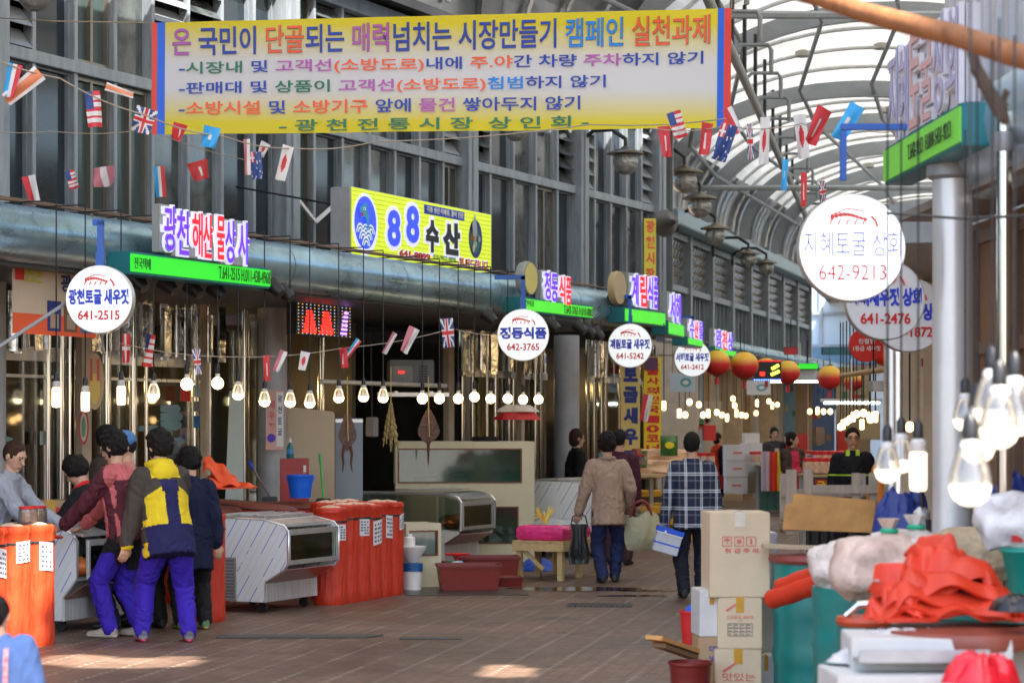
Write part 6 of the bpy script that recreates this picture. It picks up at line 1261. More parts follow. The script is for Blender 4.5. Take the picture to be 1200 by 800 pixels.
# pale sacks on the drums
SK = M('translucent_sack', (.70, .62, .57), .35, 0, .12, 5, .5, 20); SK2 = M('pink_sack', (.68, .50, .42), .4, 0, .18, 12, .4, 40)
def sack(label, px, py, Y, w2, h2, mat, seed, knot=True):
    c = W(px, py, Y); t = thing('sack', label, 'sack', c)
    o = boxy('bag', None, None, (0, 0, 0), rnd.uniform(-.2, .2), (w2, w2 * .8, h2), mat, .05, seed, 2.4); o.parent = t
    if knot:
        m_ = MB(); m_.lathe([(.11, h2 * .84), (.06, h2 + .0), (.026, h2 + .04), (.024, h2 + .05), (.04, h2 + .08), (.055, h2 + .105), (0, h2 + .09)], 14, (w2 * .12, 0, 0), wob=.5); m_.build('knot', mat, t); m_ = MB(); m_.tube([(w2 * .12 + -.0 + .034 * math.cos(R(a)), .034 * math.sin(R(a)), h2 + .046) for a in range(0, 361, 30)], .012, 6); m_.build('tie', PT('tie_green', (.01, .42, .22)), t)
    return t
t = sack('pale sack with a yellow label slumped on a teal drum', 1005, 690, 11.4, .46, .24, SK, 3, False); m_ = MB(); m_.box((-.1, -.2, .155), (.1, .006, .05)); m_.build('yellow_label', YEL, t, smooth=False)
sack('pinkish sack tied with green string before the grey column', 1030, 700, 10.8, .42, .28, SK2, 5)
sack('bulging pale sack left of the orange tarpaulin pile', 1062, 690, 10.9, .40, .26, SK, 8)
sack('tan rope net sack behind the orange tarpaulin pile', 1150, 680, 11.2, .5, .26, M('tan_net', (.50, .38, .24), .8, 0, .3, 20, .6, 30), 11, False)
t = sack('white plastic bag of goods at the right edge', 1190, 642, 10.2, .3, .24, M('white_bag', (.78, .76, .77), .3, 0, .08, 5, .5, 15), 14, False); m_ = MB(); m_.box((-.02, -.124, .05), (.05, .006, .03)); m_.build('red_mark', RED, t, smooth=False)
t = thing('basket', 'teal green plastic basket cut by the right edge', 'basket', W(1206, 694, 9.6)); m_ = MB(); m_.lathe([(.085, 0), (.115, .17), (.125, .18), (.12, .19), (.10, .17), (.075, .01), (0, .01)], 24); m_.build('shell', M('basket_green', (.01, .26, .20), .4), t)
# orange tarpaulins
OR_T = M('orange_tarp', (.62, .040, .013), .5, 0, .16, 4, .2, 14)
def cloth_pile(label, c, layers, mat, rz=0, name='orange_tarp', cat='tarpaulin', seed=0):
    mb = MB(); q = random.Random(seed); zb = 0
    for (w_, d_, ox, oy, dz, tilt, yaw, droop) in layers:
        zb += dz; ph = q.uniform(0, 6); f1, f2 = q.uniform(5, 8), q.uniform(9, 14); cy, sy = math.cos(yaw), math.sin(yaw)
        def fn(u, v, w_=w_, d_=d_, ox=ox, oy=oy, zb=zb, tilt=tilt, ph=ph, f1=f1, f2=f2, droop=droop, cy=cy, sy=sy):
            x = (u - .5) * w_ * (1 + .10 * noise.noise(Vector((v * 2.5, ph, 1)))); y = (v - .5) * d_ * (1 + .14 * noise.noise(Vector((u * 3, ph, 7))))
            z = zb + .020 * math.sin(u * f1 + ph + v * 1.5) + .011 * math.sin(u * f2 + v * 5 + ph * 2) + .022 * noise.noise(Vector((u * 3, v * 3, ph))) + tilt * (u - .5) * w_
            e = max(0, .28 - v) / .28; z -= droop * e * e; y += .02 * e; e2 = max(0, abs(u - .5) - .38) / .12; z -= .045 * e2 * e2
            z = max(z, .006 + .004 * math.sin(u * 9))
            return Vector((x * cy - y * sy + ox, x * sy + y * cy + oy, z))
        k = len(mb.v); mb.grid(fn, 44, 20)
    return tag(mb.build(name, mat, loc=c, rz=rz, solid=.014, weld=False), label, cat)
c = W(1105, 722, 9.1)
cloth_pile('big bright orange tarpaulin folded in a pile at the lower right', c, [(.56, .46, 0, 0, .04, 0, .05, .03), (.54, .42, -.01, 0, .04, .03, -.08, .05), (.50, .40, .01, .02, .045, -.05, .10, .07), (.48, .36, -.01, .0, .04, .04, -.05, .06), (.40, .32, .0, .03, .045, .06, .15, .08), (.26, .24, -.02, .04, .05, -.1, -.2, .08), (.17, .2, -.03, .06, .045, .25, .3, .09)], OR_T, seed=5)
cloth_pile('orange tarpaulin end trailing right off the big pile', c + Vector((.235, .0, 0)), [(.26, .3, 0, 0, .03, -.3, .3, .05), (.24, .26, 0, 0, .05, -.45, .2, .06), (.2, .2, -.02, 0, .05, -.7, .4, .06)], OR_T, seed=8)
cloth_pile('orange tarpaulin fold bunched on the left of the big pile', c + Vector((-.19, -.03, 0)), [(.24, .3, 0, 0, .05, .1, -.3, .05), (.22, .26, 0, 0, .05, .2, -.5, .07), (.18, .22, 0, .02, .05, .3, .2, .08), (.12, .16, 0, .02, .05, .2, .8, .08)], OR_T, seed=11)
cloth_pile('bright orange cloth heaped on the brown lid behind the navy coat', ORANGE_SPOT, [(.6, .4, 0, 0, .03, -.05, 0, .03), (.4, .34, .02, .02, .05, -.2, .2, .06), (.34, .3, -.03, .02, .07, -.5, .1, .06), (.26, .2, -.06, .03, .07, -.8, -.3, .08)], OR_CLOTH, name='orange_cloth', cat='cloth', seed=3)
a, b = W(905, 702, 12.8), W(962, 682, 12.4); t = thing('tarp_roll', 'rolled orange tarpaulin poking out left of the teal drums', 'tarpaulin', a); v = b - a; m_ = MB()
for dz, dy, r_, f0, f1 in ((0, 0, .062, 0, 1), (.055, .02, .05, .18, 1)):
    n_ = 14; m_.tube([v * (f0 + (f1 - f0) * q / n_) + Vector((0, dy, dz + .003 * math.sin(q * .9 + dz * 40))) for q in range(n_ + 1)], [r_ * (.92 + .012 * q / n_ * 8) for q in range(n_ + 1)], 14)
m_.build('roll', OR_T, t)
# lids, planks and foam boxes in the very front
LB_ = M('brown_red_board', (.26, .06, .035), .42, 0, .2, 3, .1, 14)
t = thing('round_cover', 'wide brown red round lid under the orange tarpaulin pile', 'lid', W(1135, 742, 8.9)); m_ = MB(); m_.lathe([(.30, -.045), (.335, -.04), (.34, .0), (.33, .02), (0, .025)], 36); m_.build('lid', LB_, t)
t = thing('round_cover', 'small orange red lid with shiny handle beside the front foam boxes', 'lid', W(1015, 727, 10.2)); m_ = MB(); m_.lathe([(.13, -.02), (.14, 0), (.135, .02), (0, .03)], 24); m_.build('lid', M('orange_red_lid', (.55, .08, .03), .4), t); m_ = MB(); m_.tube([(-.1, -.05, .03), (-.05, -.08, .08), (.06, -.08, .09), (.12, -.04, .03)], .018, 8); m_.build('handle', CHROME, t)
drum('short teal drum below the small orange red lid', 1015, 10.25, .13, .80)
for px, py, Y, w_, lab, rz in ((1060, 752, 8.9, .34, 'clear plastic sheet crumpled on the front foam boxes', .2), (1010, 775, 8.8, .26, 'clear plastic sheet bunched at the left of the front foam boxes', -.3)):
    heap('plastic_sheet', lab, 'plastic', W(px, py, Y), w_, .3, .05, M('clear_sheet', (.55, .55, .56), .2, 0, .2, 6), int(px), ridge=.9, rz=rz)
t = thing('steel_tray', 'shallow steel tray on edge of the front right foam boxes', 'tray', W(1075, 770, 8.6)); m_ = MB(); m_.box((0, 0, 0), (.5, .3, .012)); m_.box((0, -.15, .02), (.5, .01, .05)); m_.box((0, .15, .02), (.5, .01, .05)); m_.build('tray', M('dull_tray', (.45, .45, .46), .5, .5, .2, 5), t, bevel=.003)
for px, py, Y, size, lab, rz in ((1095, 792, 8.6, (.62, .42, .145), 'white foam box topmost of the pile in the front right corner', -.05), (1080, 850, 8.4, (.66, .45, .19), 'white foam box second in the pile in the front right corner', .03), (1185, 800, 8.9, (.3, .4, .16), 'grey white foam box at the right edge under the round lid', .05)):
    c = W(px, py, Y); carton(lab, (c.x, c.y + .2, c.z), size, rz, FOAM, None, tape=False)
    t = thing('foam_box', lab.replace('white foam box', 'foam box hidden below the white box'), 'box', (c.x, c.y + .22, .0), rz); m_ = MB(); m_.box((0, 0, (c.z - .002) / 2), (size[0] * .96, size[1] * .96, c.z - .002)); m_.build('box', FOAM, t, bevel=.01)
t = thing('foam_cover', 'wet foam lid with brown stained edge lying on the front foam box', 'lid', W(1130, 757, 8.8)); m_ = MB(); m_.box((0, .12, 0), (.6, .36, .03)); m_.build('lid', M('stained_foam', (.62, .52, .42), .5, 0, .25, 4), t, bevel=.008)
heap('red_bag', 'crumpled red plastic bag lying in the front right corner', 'bag', W(1152, 800, 8.25), .28, .2, .09, M('red_plastic_bag', (.7, .015, .03), .25), 31, ridge=.9)
heap('black_sheet', 'black plastic sheet tucked under the orange tarpaulin at the right', 'plastic', W(1192, 716, 8.7), .2, .25, .06, M('black_plastic', (.015, .015, .017), .3), 33)
# wooden crate frame
WG = M('weathered_wood', (.30, .24, .18), .75, 0, .25, 4, .2, 18, stretch=(5, 5, .5)); WO = M('orange_plywood', (.50, .25, .07), .5, 0, .3, 5, .1, 12)
c = W(972, 626, 13.6); t = thing('wooden_crate', 'broken wooden crate with plywood front standing on the lidded teal drum', 'crate', c); k = 13.6 / FPX
m_ = MB(); m_.prism([(-55 * k, 6 * k), (52 * k, 2 * k), (54 * k, 40 * k), (-42 * k, 48 * k), (-44 * k, 38 * k), (-52 * k, 34 * k)], -.012, .012); m_.build('plywood_front', WO, t, bevel=.002)
for x, z0, z1, w2, y in ((-44, 0, 76, 12, .03), (-24, 30, 76, 11, .035), (32, 30, 72, 10, .03), (52, 0, 72, 10, .03), (-46, 0, 70, 9, .33), (48, 0, 70, 9, .33)):
    m_ = MB(); m_.box((x * k, y, (z0 + z1) / 2 * k), (w2 * k, .03, (z1 - z0) * k)); m_.build('post', WG, t, bevel=.003)
for z, y, x0, x1 in ((53, .0, -20, 56), (47, .31, -50, 52), (20, .31, -50, 52)):
    m_ = MB(); m_.box(((x0 + x1) / 2 * k, y, z * k), ((x1 - x0) * k, .028, 10 * k)); m_.build('rail', WG, t, bevel=.003)
for x in (-48, 54): m_ = MB(); m_.box((x * k, .18, 8 * k), (8 * k, .28, 9 * k)); m_.build('rail', WG, t)
a = W(966, 631, 13.5); t = thing('plank', 'long weathered plank under the wooden crate', 'plank', (a.x, a.y + .1, .958)); m_ = MB(); m_.box((0, 0, 0), (140 * k, .14, .025), ry=R(2)); m_.build('board', M('pale_wood', (.52, .40, .26), .7, 0, .2, 3, stretch=(.3, 5, 5)), t, bevel=.003)
# hidden support beneath plank's right end, seen between the sacks
drum('teal drum standing behind the pale sacks', 1030, 13.75, .27, .9)
heap('blue_tarp', 'dark blue tarpaulin bundle left of the grey column', 'tarpaulin', W(1058, 626, 13.2), .34, .3, .26, PT('tarp_navy', (.015, .035, .20), .5), 41, ridge=.6)
heap('blue_tarp', 'second navy tarpaulin fold right of the thick grey column', 'tarpaulin', W(1190, 600, 12.0), .3, .3, .2, MATS['tarp_navy'], 43, ridge=.6)
t = thing('gas_can', 'small silver can with a black hose left of the grey column', 'can', W(1080, 634, 12.9)); m_ = MB(); m_.lathe([(.045, 0), (.05, .01), (.05, .17), (.035, .185), (.02, .2), (0, .2)], 20); m_.build('can', M('can_silver', (.6, .6, .62), .3, .5), t); m_ = MB(); m_.tube([(0, -.03, .2), (-.02, -.04, .35), (-.03, -.02, .5)], .012, 6); m_.build('hose', DARKB, t); m_ = MB(); m_.box((.03, -.05, .07), (.03, .02, .12)); m_.build('label', BLACK, t, smooth=False)
t = thing('display_counter', 'grey counter under the tarpaulins along the right shopfront', 'counter', (2.35, 12.2, 0), 0); m_ = MB(); m_.box((0, .6, .46), (.75, 2.0, .92)); m_.build('counter', M('counter_grey', (.32, .32, .32), .5), t, bevel=.01)
# wall bits on the right building
t = thing('wall_switch', 'round pale switch plate on the brown timber wall', 'switch', W(1196, 490, 11.3)); m_ = MB(); m_.lathe([(0, -.02), (.035, -.018), (.04, .0), (.04, .05)], 18, axis='Y', sx=.8); m_.build('plate', WHITE, t)

# ================================================================== FAR STALLS
def jar_row(px0, px1, py, Y, n, what, r=.10, h=.2):
    for i in range(n):
        c = W(px0 + (px1 - px0) * i / max(1, n - 1), py, Y + .02 * i); mb = MB(); mb.lathe([(r * .95, 0), (r, .02), (r, h * .75)], 14, m=0); mb.lathe([(r * 1.0, h * .75), (r * 1.02, h), (0, h + .01)], 14, m=1)
        tag(mb.build('jar', [SALT, RED], loc=c), f'{ORD[i]} red lidded jar from the left {what}', 'jar', 'far red lidded jars')
def table(label, px0, px1, py, Y, depth=.9, cloth=None, top=None):
    z = CAMH - (py - HOR) / FPX * Y; x0, x1 = (px0 - 600) / FPX * Y, (px1 - 600) / FPX * Y
    t = thing('stall_table', label, 'table', ((x0 + x1) / 2, Y, 0)); w2 = x1 - x0; m_ = MB(); m_.box((0, depth / 2, z - .02), (w2, depth, .04)); m_.build('top', top or M('table_tan', (.5, .36, .18), .5), t, bevel=.004)
    for x in (-w2 / 2 + .05, w2 / 2 - .05):
        for y in (.05, depth - .05): m_ = MB(); m_.box((x, y, (z - .04) / 2), (.05, .05, z - .04)); m_.build('leg', CHROME2, t)
    if cloth: m_ = MB(); m_.grid(lambda u, v: Vector((-w2 / 2 + w2 * u, -.02 - .02 * math.sin(u * 40) * v, z - .03 - (z - .1) * v)), 40, 4); m_.build('skirt', cloth, t)
    return t
table('far left stall table with red lidded jars under bulbs beyond the shrimp sacks', 806, 832, 553, 40, cloth=PT('skirt_white', (.6, .58, .55)))
jar_row(808, 831, 552, 40.2, 5, 'on the table beyond the shrimp sacks'); jar_row(786, 832, 545, 36, 6, 'behind the snack bag', .08)
CARD_F = M('far_card', (.50, .42, .30), .7)
stackpos = [(862, 578, 44, 26, 20, FOAM), (862, 558, 44, 26, 19, FOAM), (862, 539, 44, 26, 18, FOAM), (881, 577, 44.5, 16, 24, CARD_F), (881, 553, 44.5, 18, 20, FOAM), (880, 533, 44.6, 24, 14, FOAM), (880, 519, 44.7, 18, 12, PT('far_bag', (.7, .66, .6))), (893, 578, 46, 12, 30, FOAM)]
for i, (px, py, Y, wp, hp, mt) in enumerate(stackpos):
    k = Y / FPX; c = W(px, py, Y); z = max(0.0, c.z)
    carton(f'{ORD[i]} box from the bottom left in the far stack of white and brown boxes', (c.x, c.y, z), (wp * k * .98, .5, hp * k * .98), R(rnd.uniform(-4, 4)), mt, 'boxes of the far stack', [lambda mb, w_, d_, h_: (mb.box((0, -d_ / 2 - .004, h_ * .5), (w_ * .4, .004, h_ * .12)), FRED)[1]] if mt is FOAM and i < 3 else (), tape=False)
for px, colr, lab in ((905, PT('cloth_red', (.7, .05, .03)), 'red cloth hung at the front of the far centre stall'), (917, PT('cloth_yellow', (.78, .55, .05)), 'yellow and white cloth hung beside the far red one'), (898, PT('cloth_lilac', (.6, .5, .6)), 'lilac and red cloth hung leftmost at the far centre stall')):
    Y = 43; a = W(px, 575, Y); hh = 46 * Y / FPX; mb = MB(); mb.grid(lambda u, v: Vector(((u - .5) * .2, .03 * math.sin(u * 9), hh * v)), 8, 8, 0); tag(mb.build('stall_cloth', colr, loc=(a.x, a.y, max(a.z, .01)), solid=.004), lab, 'cloth')
table('far centre stall table behind the hanging cloths', 890, 950, 545, 43.4, cloth=PT('skirt_teal', (.05, .16, .15)))
jar_row(884, 896, 541, 43.6, 3, 'at the left end of the far centre stall', .1); jar_row(935, 950, 540, 43.8, 4, 'at the right end of the far centre stall', .1)
t = table('far right stall table with jars before the man facing the viewer', 944, 1012, 556, 29, cloth=PT('skirt_black', (.03, .03, .035)))
jar_row(948, 996, 554, 29.3, 7, 'on the far right stall table', .085, .2); jar_row(958, 1004, 546, 29.7, 6, 'at the back of the far right stall table', .085, .2)
c = W(972, 604, 28.6); k = 28.6 / FPX; t = thing('price_board', 'black board with red and white writing at the front of the far right stall', 'sign', c); m_ = MB(); m_.box((0, 0, 22 * k), (36 * k, .03, 44 * k)); m_.build('board', BLACK, t, smooth=False)
m_ = MB(); m_.box((0, -.018, 36 * k), (34 * k, .004, 13 * k)); m_.build('red_band', PT('band_red', (.45, .02, .01)), t, smooth=False)
for q, z0, z1, mt in (('국내산', 31, 41, YEL), ('새우젓', 18, 28, WHITE), ('직판장', 3, 15, PT('sky_letter', (.35, .6, .8)))): m_ = MB(); text(m_, q, -15 * k, z0 * k, 15 * k, z1 * k, -.024, bold=.04); m_.build('lettering', mt, t, smooth=False, weld=False)
heap('orange_bag', 'orange bag standing right of the man facing the viewer', 'bag', W(1030, 592, 26), .3, .3, .5, PT('bag_orange', (.7, .22, .02)), 51)
for px, py, Y, wp, hp, colr, lab in ((938, 530, 45, 14, 22, (.55, .03, .03), 'red carton standing on the far centre stall'), (988, 535, 47, 14, 30, (.60, .04, .03), 'red sack standing at the end of the far centre stall'), (831, 516, 46, 14, 18, (.68, .03, .02), 'bright red carton under the lanterns'), (960, 520, 48, 10, 20, (.3, .2, .14), 'brown jar stand at the far end'), (1018, 515, 33, 22, 30, (.45, .36, .22), 'tan carton pile behind the man facing the viewer')):
    k = Y / FPX; c = W(px, py, Y); carton(lab, (c.x, c.y, max(0, c.z)), (wp * k, .4, hp * k), 0, PT('far_' + str(px), colr), None, tape=False)
for i, (px, py0, py1, wp, Y, colr) in enumerate(((812, 440, 560, 26, 47, (.40, .50, .58)), (836, 470, 560, 22, 48, (.58, .50, .36)), (905, 430, 545, 22, 56, (.45, .40, .33)), (925, 425, 540, 14, 58, (.20, .34, .40)), (965, 440, 545, 26, 60, (.10, .16, .30)), (1000, 430, 550, 40, 52, (.46, .34, .20)), (1062, 380, 640, 9, 22, (.52, .42, .32)), (1078, 300, 640, 8, 21, (.48, .38, .28)))):
    k = Y / FPX; a = W(px, py1, Y); z1 = CAMH - (py0 - HOR) * k; t = thing('shop_hoarding', ['pale blue lit panel of the shop under the lanterns', 'tan menu panel of the shop under the lanterns', 'brown shop panel behind the far centre stall', 'blue green door panel at the far centre', 'dark blue hoarding with small pictures at the far end', 'tan wall panel behind the man facing the viewer', 'tan door post left of the thick grey column', 'brown door post nearest the thick grey column'][i], 'panel', (a.x, a.y, 0)); m_ = MB(); m_.box((0, .03, z1 / 2), (wp * k, .06, z1)); m_.build('panel', M('shop_panel_%d' % i, colr, .5, 0, .2, 2.5), t, smooth=False)
    m_ = MB(); q = random.Random(i)
    for _ in range(7): m_.box((q.uniform(-.38, .38) * wp * k, -.006, z1 * q.uniform(.35, .9)), (wp * k * q.uniform(.12, .3), .006, z1 * q.uniform(.02, .07)), q.randrange(8))
    m_.build('notices', SHC, t, smooth=False, weld=False)
t = thing('hanging_scale', 'silver sheet hood over the far right stall', 'hood', W(1035, 452, 22)); m_ = MB(); m_.box((0, .15, 0), (.22, .4, .10)); m_.build('hood', CHROME2, t, bevel=.01); m_ = MB(); m_.tube([(-.08, .1, .05), (-.08, .1, 1.0)], .008, 5); m_.tube([(.08, .1, .05), (.08, .1, 1.0)], .008, 5); m_.build('hanger', DARKB, t)
a, b = W(986, 440, 27), W(1050, 431, 22); t = thing('awning_pole', 'bamboo pole held out over the far right stall', 'pole', a); m_ = MB(); m_.tube([(0, 0, 0), b - a], .03, 8); m_.build('pole', M('bamboo', (.55, .36, .16), .5), t)

# packages heaped on the far stalls
q = random.Random(12)
def packs(px0, px1, py, Y, n, where):
    for i in range(n):
        px = px0 + (px1 - px0) * (i + .5) / n; k = Y / FPX; c = W(px, py, Y + .25); w2 = (px1 - px0) / n * k * .9; h2 = q.uniform(.1, .34)
        m_ = MB(); m_.box((0, 0, h2 / 2), (w2, q.uniform(.12, .25), h2), 0, rz=q.uniform(-.3, .3)); m_.box((0, -.13, h2 * .55), (w2 * .6, .006, h2 * .3), 1)
        tag(m_.build('package', [SHC[q.randrange(8)], WHITE], loc=c, bevel=.006), f'{ORD[i]} package from the left {where}', 'package')
packs(892, 950, 545, 43.6, 11, 'on the far centre stall')
packs(946, 1010, 556, 29.2, 9, 'at the front of the far right stall')
packs(806, 832, 553, 40.1, 6, 'on the far left stall beyond the shrimp sacks')
packs(700, 758, 548, 32.3, 10, 'behind the jars left of the shrimp sacks')
# ================================================================== PEOPLE
def capsule(mb, p0, p1, r0, r1, n=12):
    p0, p1 = Vector(p0), Vector(p1); d = (p1 - p0); L = d.length; d = d / L if L > 1e-6 else Vector((0, 0, 1))
    pts, rs = [], []
    for a in (-88, -60, -30): pts.append(p0 + d * r0 * math.sin(R(a))); rs.append(r0 * math.cos(R(a)))
    pts += [p0, p1]; rs += [r0, r1]
    for a in (30, 60, 88): pts.append(p1 + d * r1 * math.sin(R(a))); rs.append(r1 * math.cos(R(a)))
    mb.tube(pts, rs, n)
def loft(mb, rings, n=20):                          # rings: (centre, x axis, y axis, a, b)
    vs = [c + ax * (a * math.cos(2 * math.pi * k / n)) + ay * (b * math.sin(2 * math.pi * k / n)) for c, ax, ay, a, b in rings for k in range(n)]
    P = len(rings); mb.add(vs, [(i * n + k, i * n + (k + 1) % n, (i + 1) * n + (k + 1) % n, (i + 1) * n + k) for i in range(P - 1) for k in range(n)] + [tuple(range(n - 1, -1, -1)), tuple((P - 1) * n + k for k in range(n))])
def remesh(mb, name, mats, parent, voxel, smooth=3, wr=0., ws=(9, 9, 4), paint=None, seed=0):
    me = bpy.data.meshes.new(name); me.from_pydata([tuple(v) for v in mb.v], [], mb.f); bm = bmesh.new(); bm.from_mesh(me); bmesh.ops.remove_doubles(bm, verts=bm.verts, dist=1e-5); bmesh.ops.recalc_face_normals(bm, faces=bm.faces); bm.to_mesh(me); bm.free()
    o = bpy.data.objects.new(name, me); COL.objects.link(o); m = o.modifiers.new('r', 'REMESH'); m.mode = 'VOXEL'; m.voxel_size = voxel
    if smooth: q = o.modifiers.new('s', 'SMOOTH'); q.factor = .5; q.iterations = smooth
    me2 = bpy.data.meshes.new_from_object(o.evaluated_get(bpy.context.evaluated_depsgraph_get())); o.modifiers.clear(); o.data = me2; bpy.data.meshes.remove(me); me2.name = name
    if wr:
        no = [v.normal.copy() for v in me2.vertices]
        for v, nn in zip(me2.vertices, no):
            p = Vector((v.co.x * ws[0] + seed * 3, v.co.y * ws[1], v.co.z * ws[2] + 2.2 * noise.noise(v.co * 5 + Vector((seed, 0, 0)))))
            k = 1 - 2.4 * abs(noise.noise(p)); k2 = noise.noise(p * 2.3)
            v.co += nn * wr * (k * .7 + k2 * .5)
    me2.materials.clear()
    if not isinstance(mats, (list, tuple)): mats = [mats]
    for q in mats: me2.materials.append(q)
    me2.polygons.foreach_set('use_smooth', [True] * len(me2.polygons)); me2.update()
    if paint:
        me2.polygons.foreach_set('material_index', [paint(p.center) for p in me2.polygons])
    o.parent = parent; return o
def ik(a, t, l1, l2, hint):
    d = t - a; L = min(d.length, (l1 + l2) * .995); dn = d.normalized(); t = a + dn * L
    x = (l1 * l1 - l2 * l2 + L * L) / (2 * L); h = math.sqrt(max(0, l1 * l1 - x * x)); hv = Vector(hint); hv = hv - dn * hv.dot(dn)
    hv = hv.normalized() if hv.length > 1e-5 else dn.orthogonal(); return a + dn * x + hv * h, t
SKIN = M('skin', (.56, .33, .22), .5, 0, .10, 12, .06, 60); HAIR = M('black_hair', (.010, .008, .007), .6, 0, .4, 40, .6, 90, spec=.2); HAIRB = M('brown_hair', (.045, .018, .010), .55, 0, .4, 40, .6, 90, spec=.25); EYE = PT('eye_dark', (.02, .015, .012), .25); LIP = PT('lip', (.38, .12, .10))
def fabric(name, col, var=.16): return M(name, col, .8, 0, var, 7, .25, 90, spec=.25)
def person(label, loc, rz, H=1.6, lean=8, hands=None, feet=None, head=(0, 0), hair='perm', hairm=HAIR, top=None, toppaint=None, hem=-.22, pants=None, shoes=None, vox=.012, hipy=0., hipz=.50, sleeve=1., pantpaint=None, puff=1., hat=None, curl=None, collar=None, extras=None, glove=None, shoepaint=None, shoemats=None, lean_side=0, girth=1.):
    t = thing('person', label, 'person', loc, rz)
    X = Vector((1, 0, 0)); dr = Matrix.Rotation(R(lean), 3, 'X') @ Vector((0, 0, 1)); dr = Vector((math.sin(R(lean_side)), dr.y, dr.z)).normalized(); dr.y = -abs(dr.y) if lean >= 0 else abs(dr.y)
    fy = dr.cross(X).normalized() * -1                # roughly forward (towards -y)
    if fy.y > 0: fy = -fy
    ax = fy.cross(dr).normalized(); ax = ax if ax.x > 0 else -ax; bk = -fy
    hip = Vector((0, hipy, hipz * H)); sh = hip + dr * .315 * H; nb = sh + dr * .02 * H
    q = Matrix.Rotation(R(head[0]), 3, 'Z') @ Matrix.Rotation(R(-head[1] - lean * .35), 3, 'X'); q_up = Vector((0, 0, 1))
    hd = (dr * .45 + Vector((0, 0, 1)) * .55).normalized(); hc = nb + hd * .108 * H
    hm = Matrix.Rotation(R(head[0]), 3, 'Z') @ Matrix.Rotation(R(head[1]), 3, 'X')      # head yaw, then pitch (positive looks down)
    def hp(x, y, z): return hc + hm @ Vector((x, y, z)) * H
    hands = hands or {}; feet = feet or {'L': (.07, -.02, 8), 'R': (-.07, .06, -8)}
    b = MB()
    b.ball(hc, H, sc=(.0465, .058, .066), n=18, k=14); b.v[-15 * 18:] = [hc + hm @ (v - hc) for v in b.v[-15 * 18:]]
    k0 = len(b.v); b.ball((0, 0, 0), H, sc=(.036, .043, .040)); b.v[k0:] = [hc + hm @ (v + Vector((0, -.014, -.034)) * H) for v in b.v[k0:]]
    capsule(b, hp(0, -.056, .004), hp(0, -.066, -.016), .0055 * H, .0085 * H, 8); capsule(b, hp(0, -.050, -.036), hp(0, -.052, -.037), .011 * H, .010 * H, 8); capsule(b, hp(0, -.043, -.060), hp(0, -.044, -.061), .014 * H, .013 * H, 8)
    for s in (-1, 1): k0 = len(b.v); b.ball((0, 0, 0), H, sc=(.007, .014, .020), n=8, k=6); b.v[k0:] = [hc + hm @ (v + Vector((s * .049, .006, -.006)) * H) for v in b.v[k0:]]; capsule(b, hp(s * .018, -.05, .018), hp(s * .03, -.046, .016), .007 * H, .006 * H, 8)
    capsule(b, nb - dr * .03 * H, hc - hm @ Vector((0, -.004, .045)) * H, .037 * H, .033 * H)
    loft(b, [(hip - dr * .03 * H, ax, bk, .085 * H, .06 * H), (hip + dr * .1 * H, ax, bk, .078 * H, .055 * H), (hip + dr * .22 * H, ax, bk, .09 * H, .06 * H), (sh, ax, bk, .085 * H, .045 * H), (nb + dr * .01 * H, ax, bk, .04 * H, .036 * H)])
    J = MB(); P = MB(); girth_ = girth
    pf = puff * .012 * H
    loft(J, [(hip + dr * hem * .315 * H + Vector((0, 0, 0)), ax, bk, (.098 * girth_) * H + pf, (.078 * girth_) * H + pf), (hip + dr * .02 * H, ax, bk, .097 * girth_ * H + pf, .075 * girth_ * H + pf), (hip + dr * .12 * H, ax, bk, .088 * girth_ * H + pf, .068 * girth_ * H + pf), (hip + dr * .22 * H, ax, bk, .097 * H * (girth_ * .5 + .5) + pf, .072 * girth_ * H + pf), (hip + dr * .285 * H, ax, bk, .100 * H + pf * .6, .060 * H + pf * .6), (sh + dr * .006 * H, ax, bk, .078 * H, .050 * H), (nb + dr * .022 * H, ax, bk, .046 * H, .044 * H)], 24)
    hand_info = {}
    for s, nm in ((1, 'L'), (-1, 'R')):
        S = sh + ax * s * .102 * H - dr * .018 * H; tg = hands.get(nm, (s * .145, -.03, .42)); tg = Vector(tg) if abs(tg[2]) > 3 else Vector((tg[0] * H, tg[1] * H, tg[2] * H))
        E, Wp = ik(S, tg, .175 * H, .150 * H, Vector((s * .45, 1.0, -.35)) if len(hands.get(nm, ())) < 4 else Vector(hands[nm][3]))
        capsule(b, S, E, .030 * H, .025 * H); capsule(b, E, Wp, .025 * H, .0165 * H)
        d = (Wp - E).normalized(); side = d.cross(Vector((0, 1, 0)) if abs(d.z) > .6 else Vector((0, 0, 1))).normalized(); pn = d.cross(side).normalized()
        pc = Wp + d * .030 * H
        loft(b, [(Wp + d * .004 * H, side, pn, .015 * H, .0115 * H), (Wp + d * .026 * H, side, pn, .023 * H, .0105 * H), (Wp + d * .052 * H, side, pn, .024 * H, .0095 * H), (Wp + d * .058 * H, side, pn, .020 * H, .008 * H)], 12)
        sgn = 1 if pn.dot(Vector((-s, -.4, 0))) > 0 else -1; cn = pn * sgn     # palm side
        for f, ln in ((-1.5, .040), (-.5, .048), (.5, .045), (1.5, .036)):
            r0 = Wp + d * .052 * H + side * f * .0122 * H; cu = .55 if curl is None else curl
            m1 = r0 + (d * math.cos(cu * .6) + cn * math.sin(cu * .6)) * ln * .5 * H; m2 = m1 + (d * math.cos(cu * 1.5) + cn * math.sin(cu * 1.5)) * ln * .5 * H
            capsule(b, r0, m1, .0060 * H, .0056 * H, 8); capsule(b, m1, m2, .0056 * H, .0048 * H, 8)
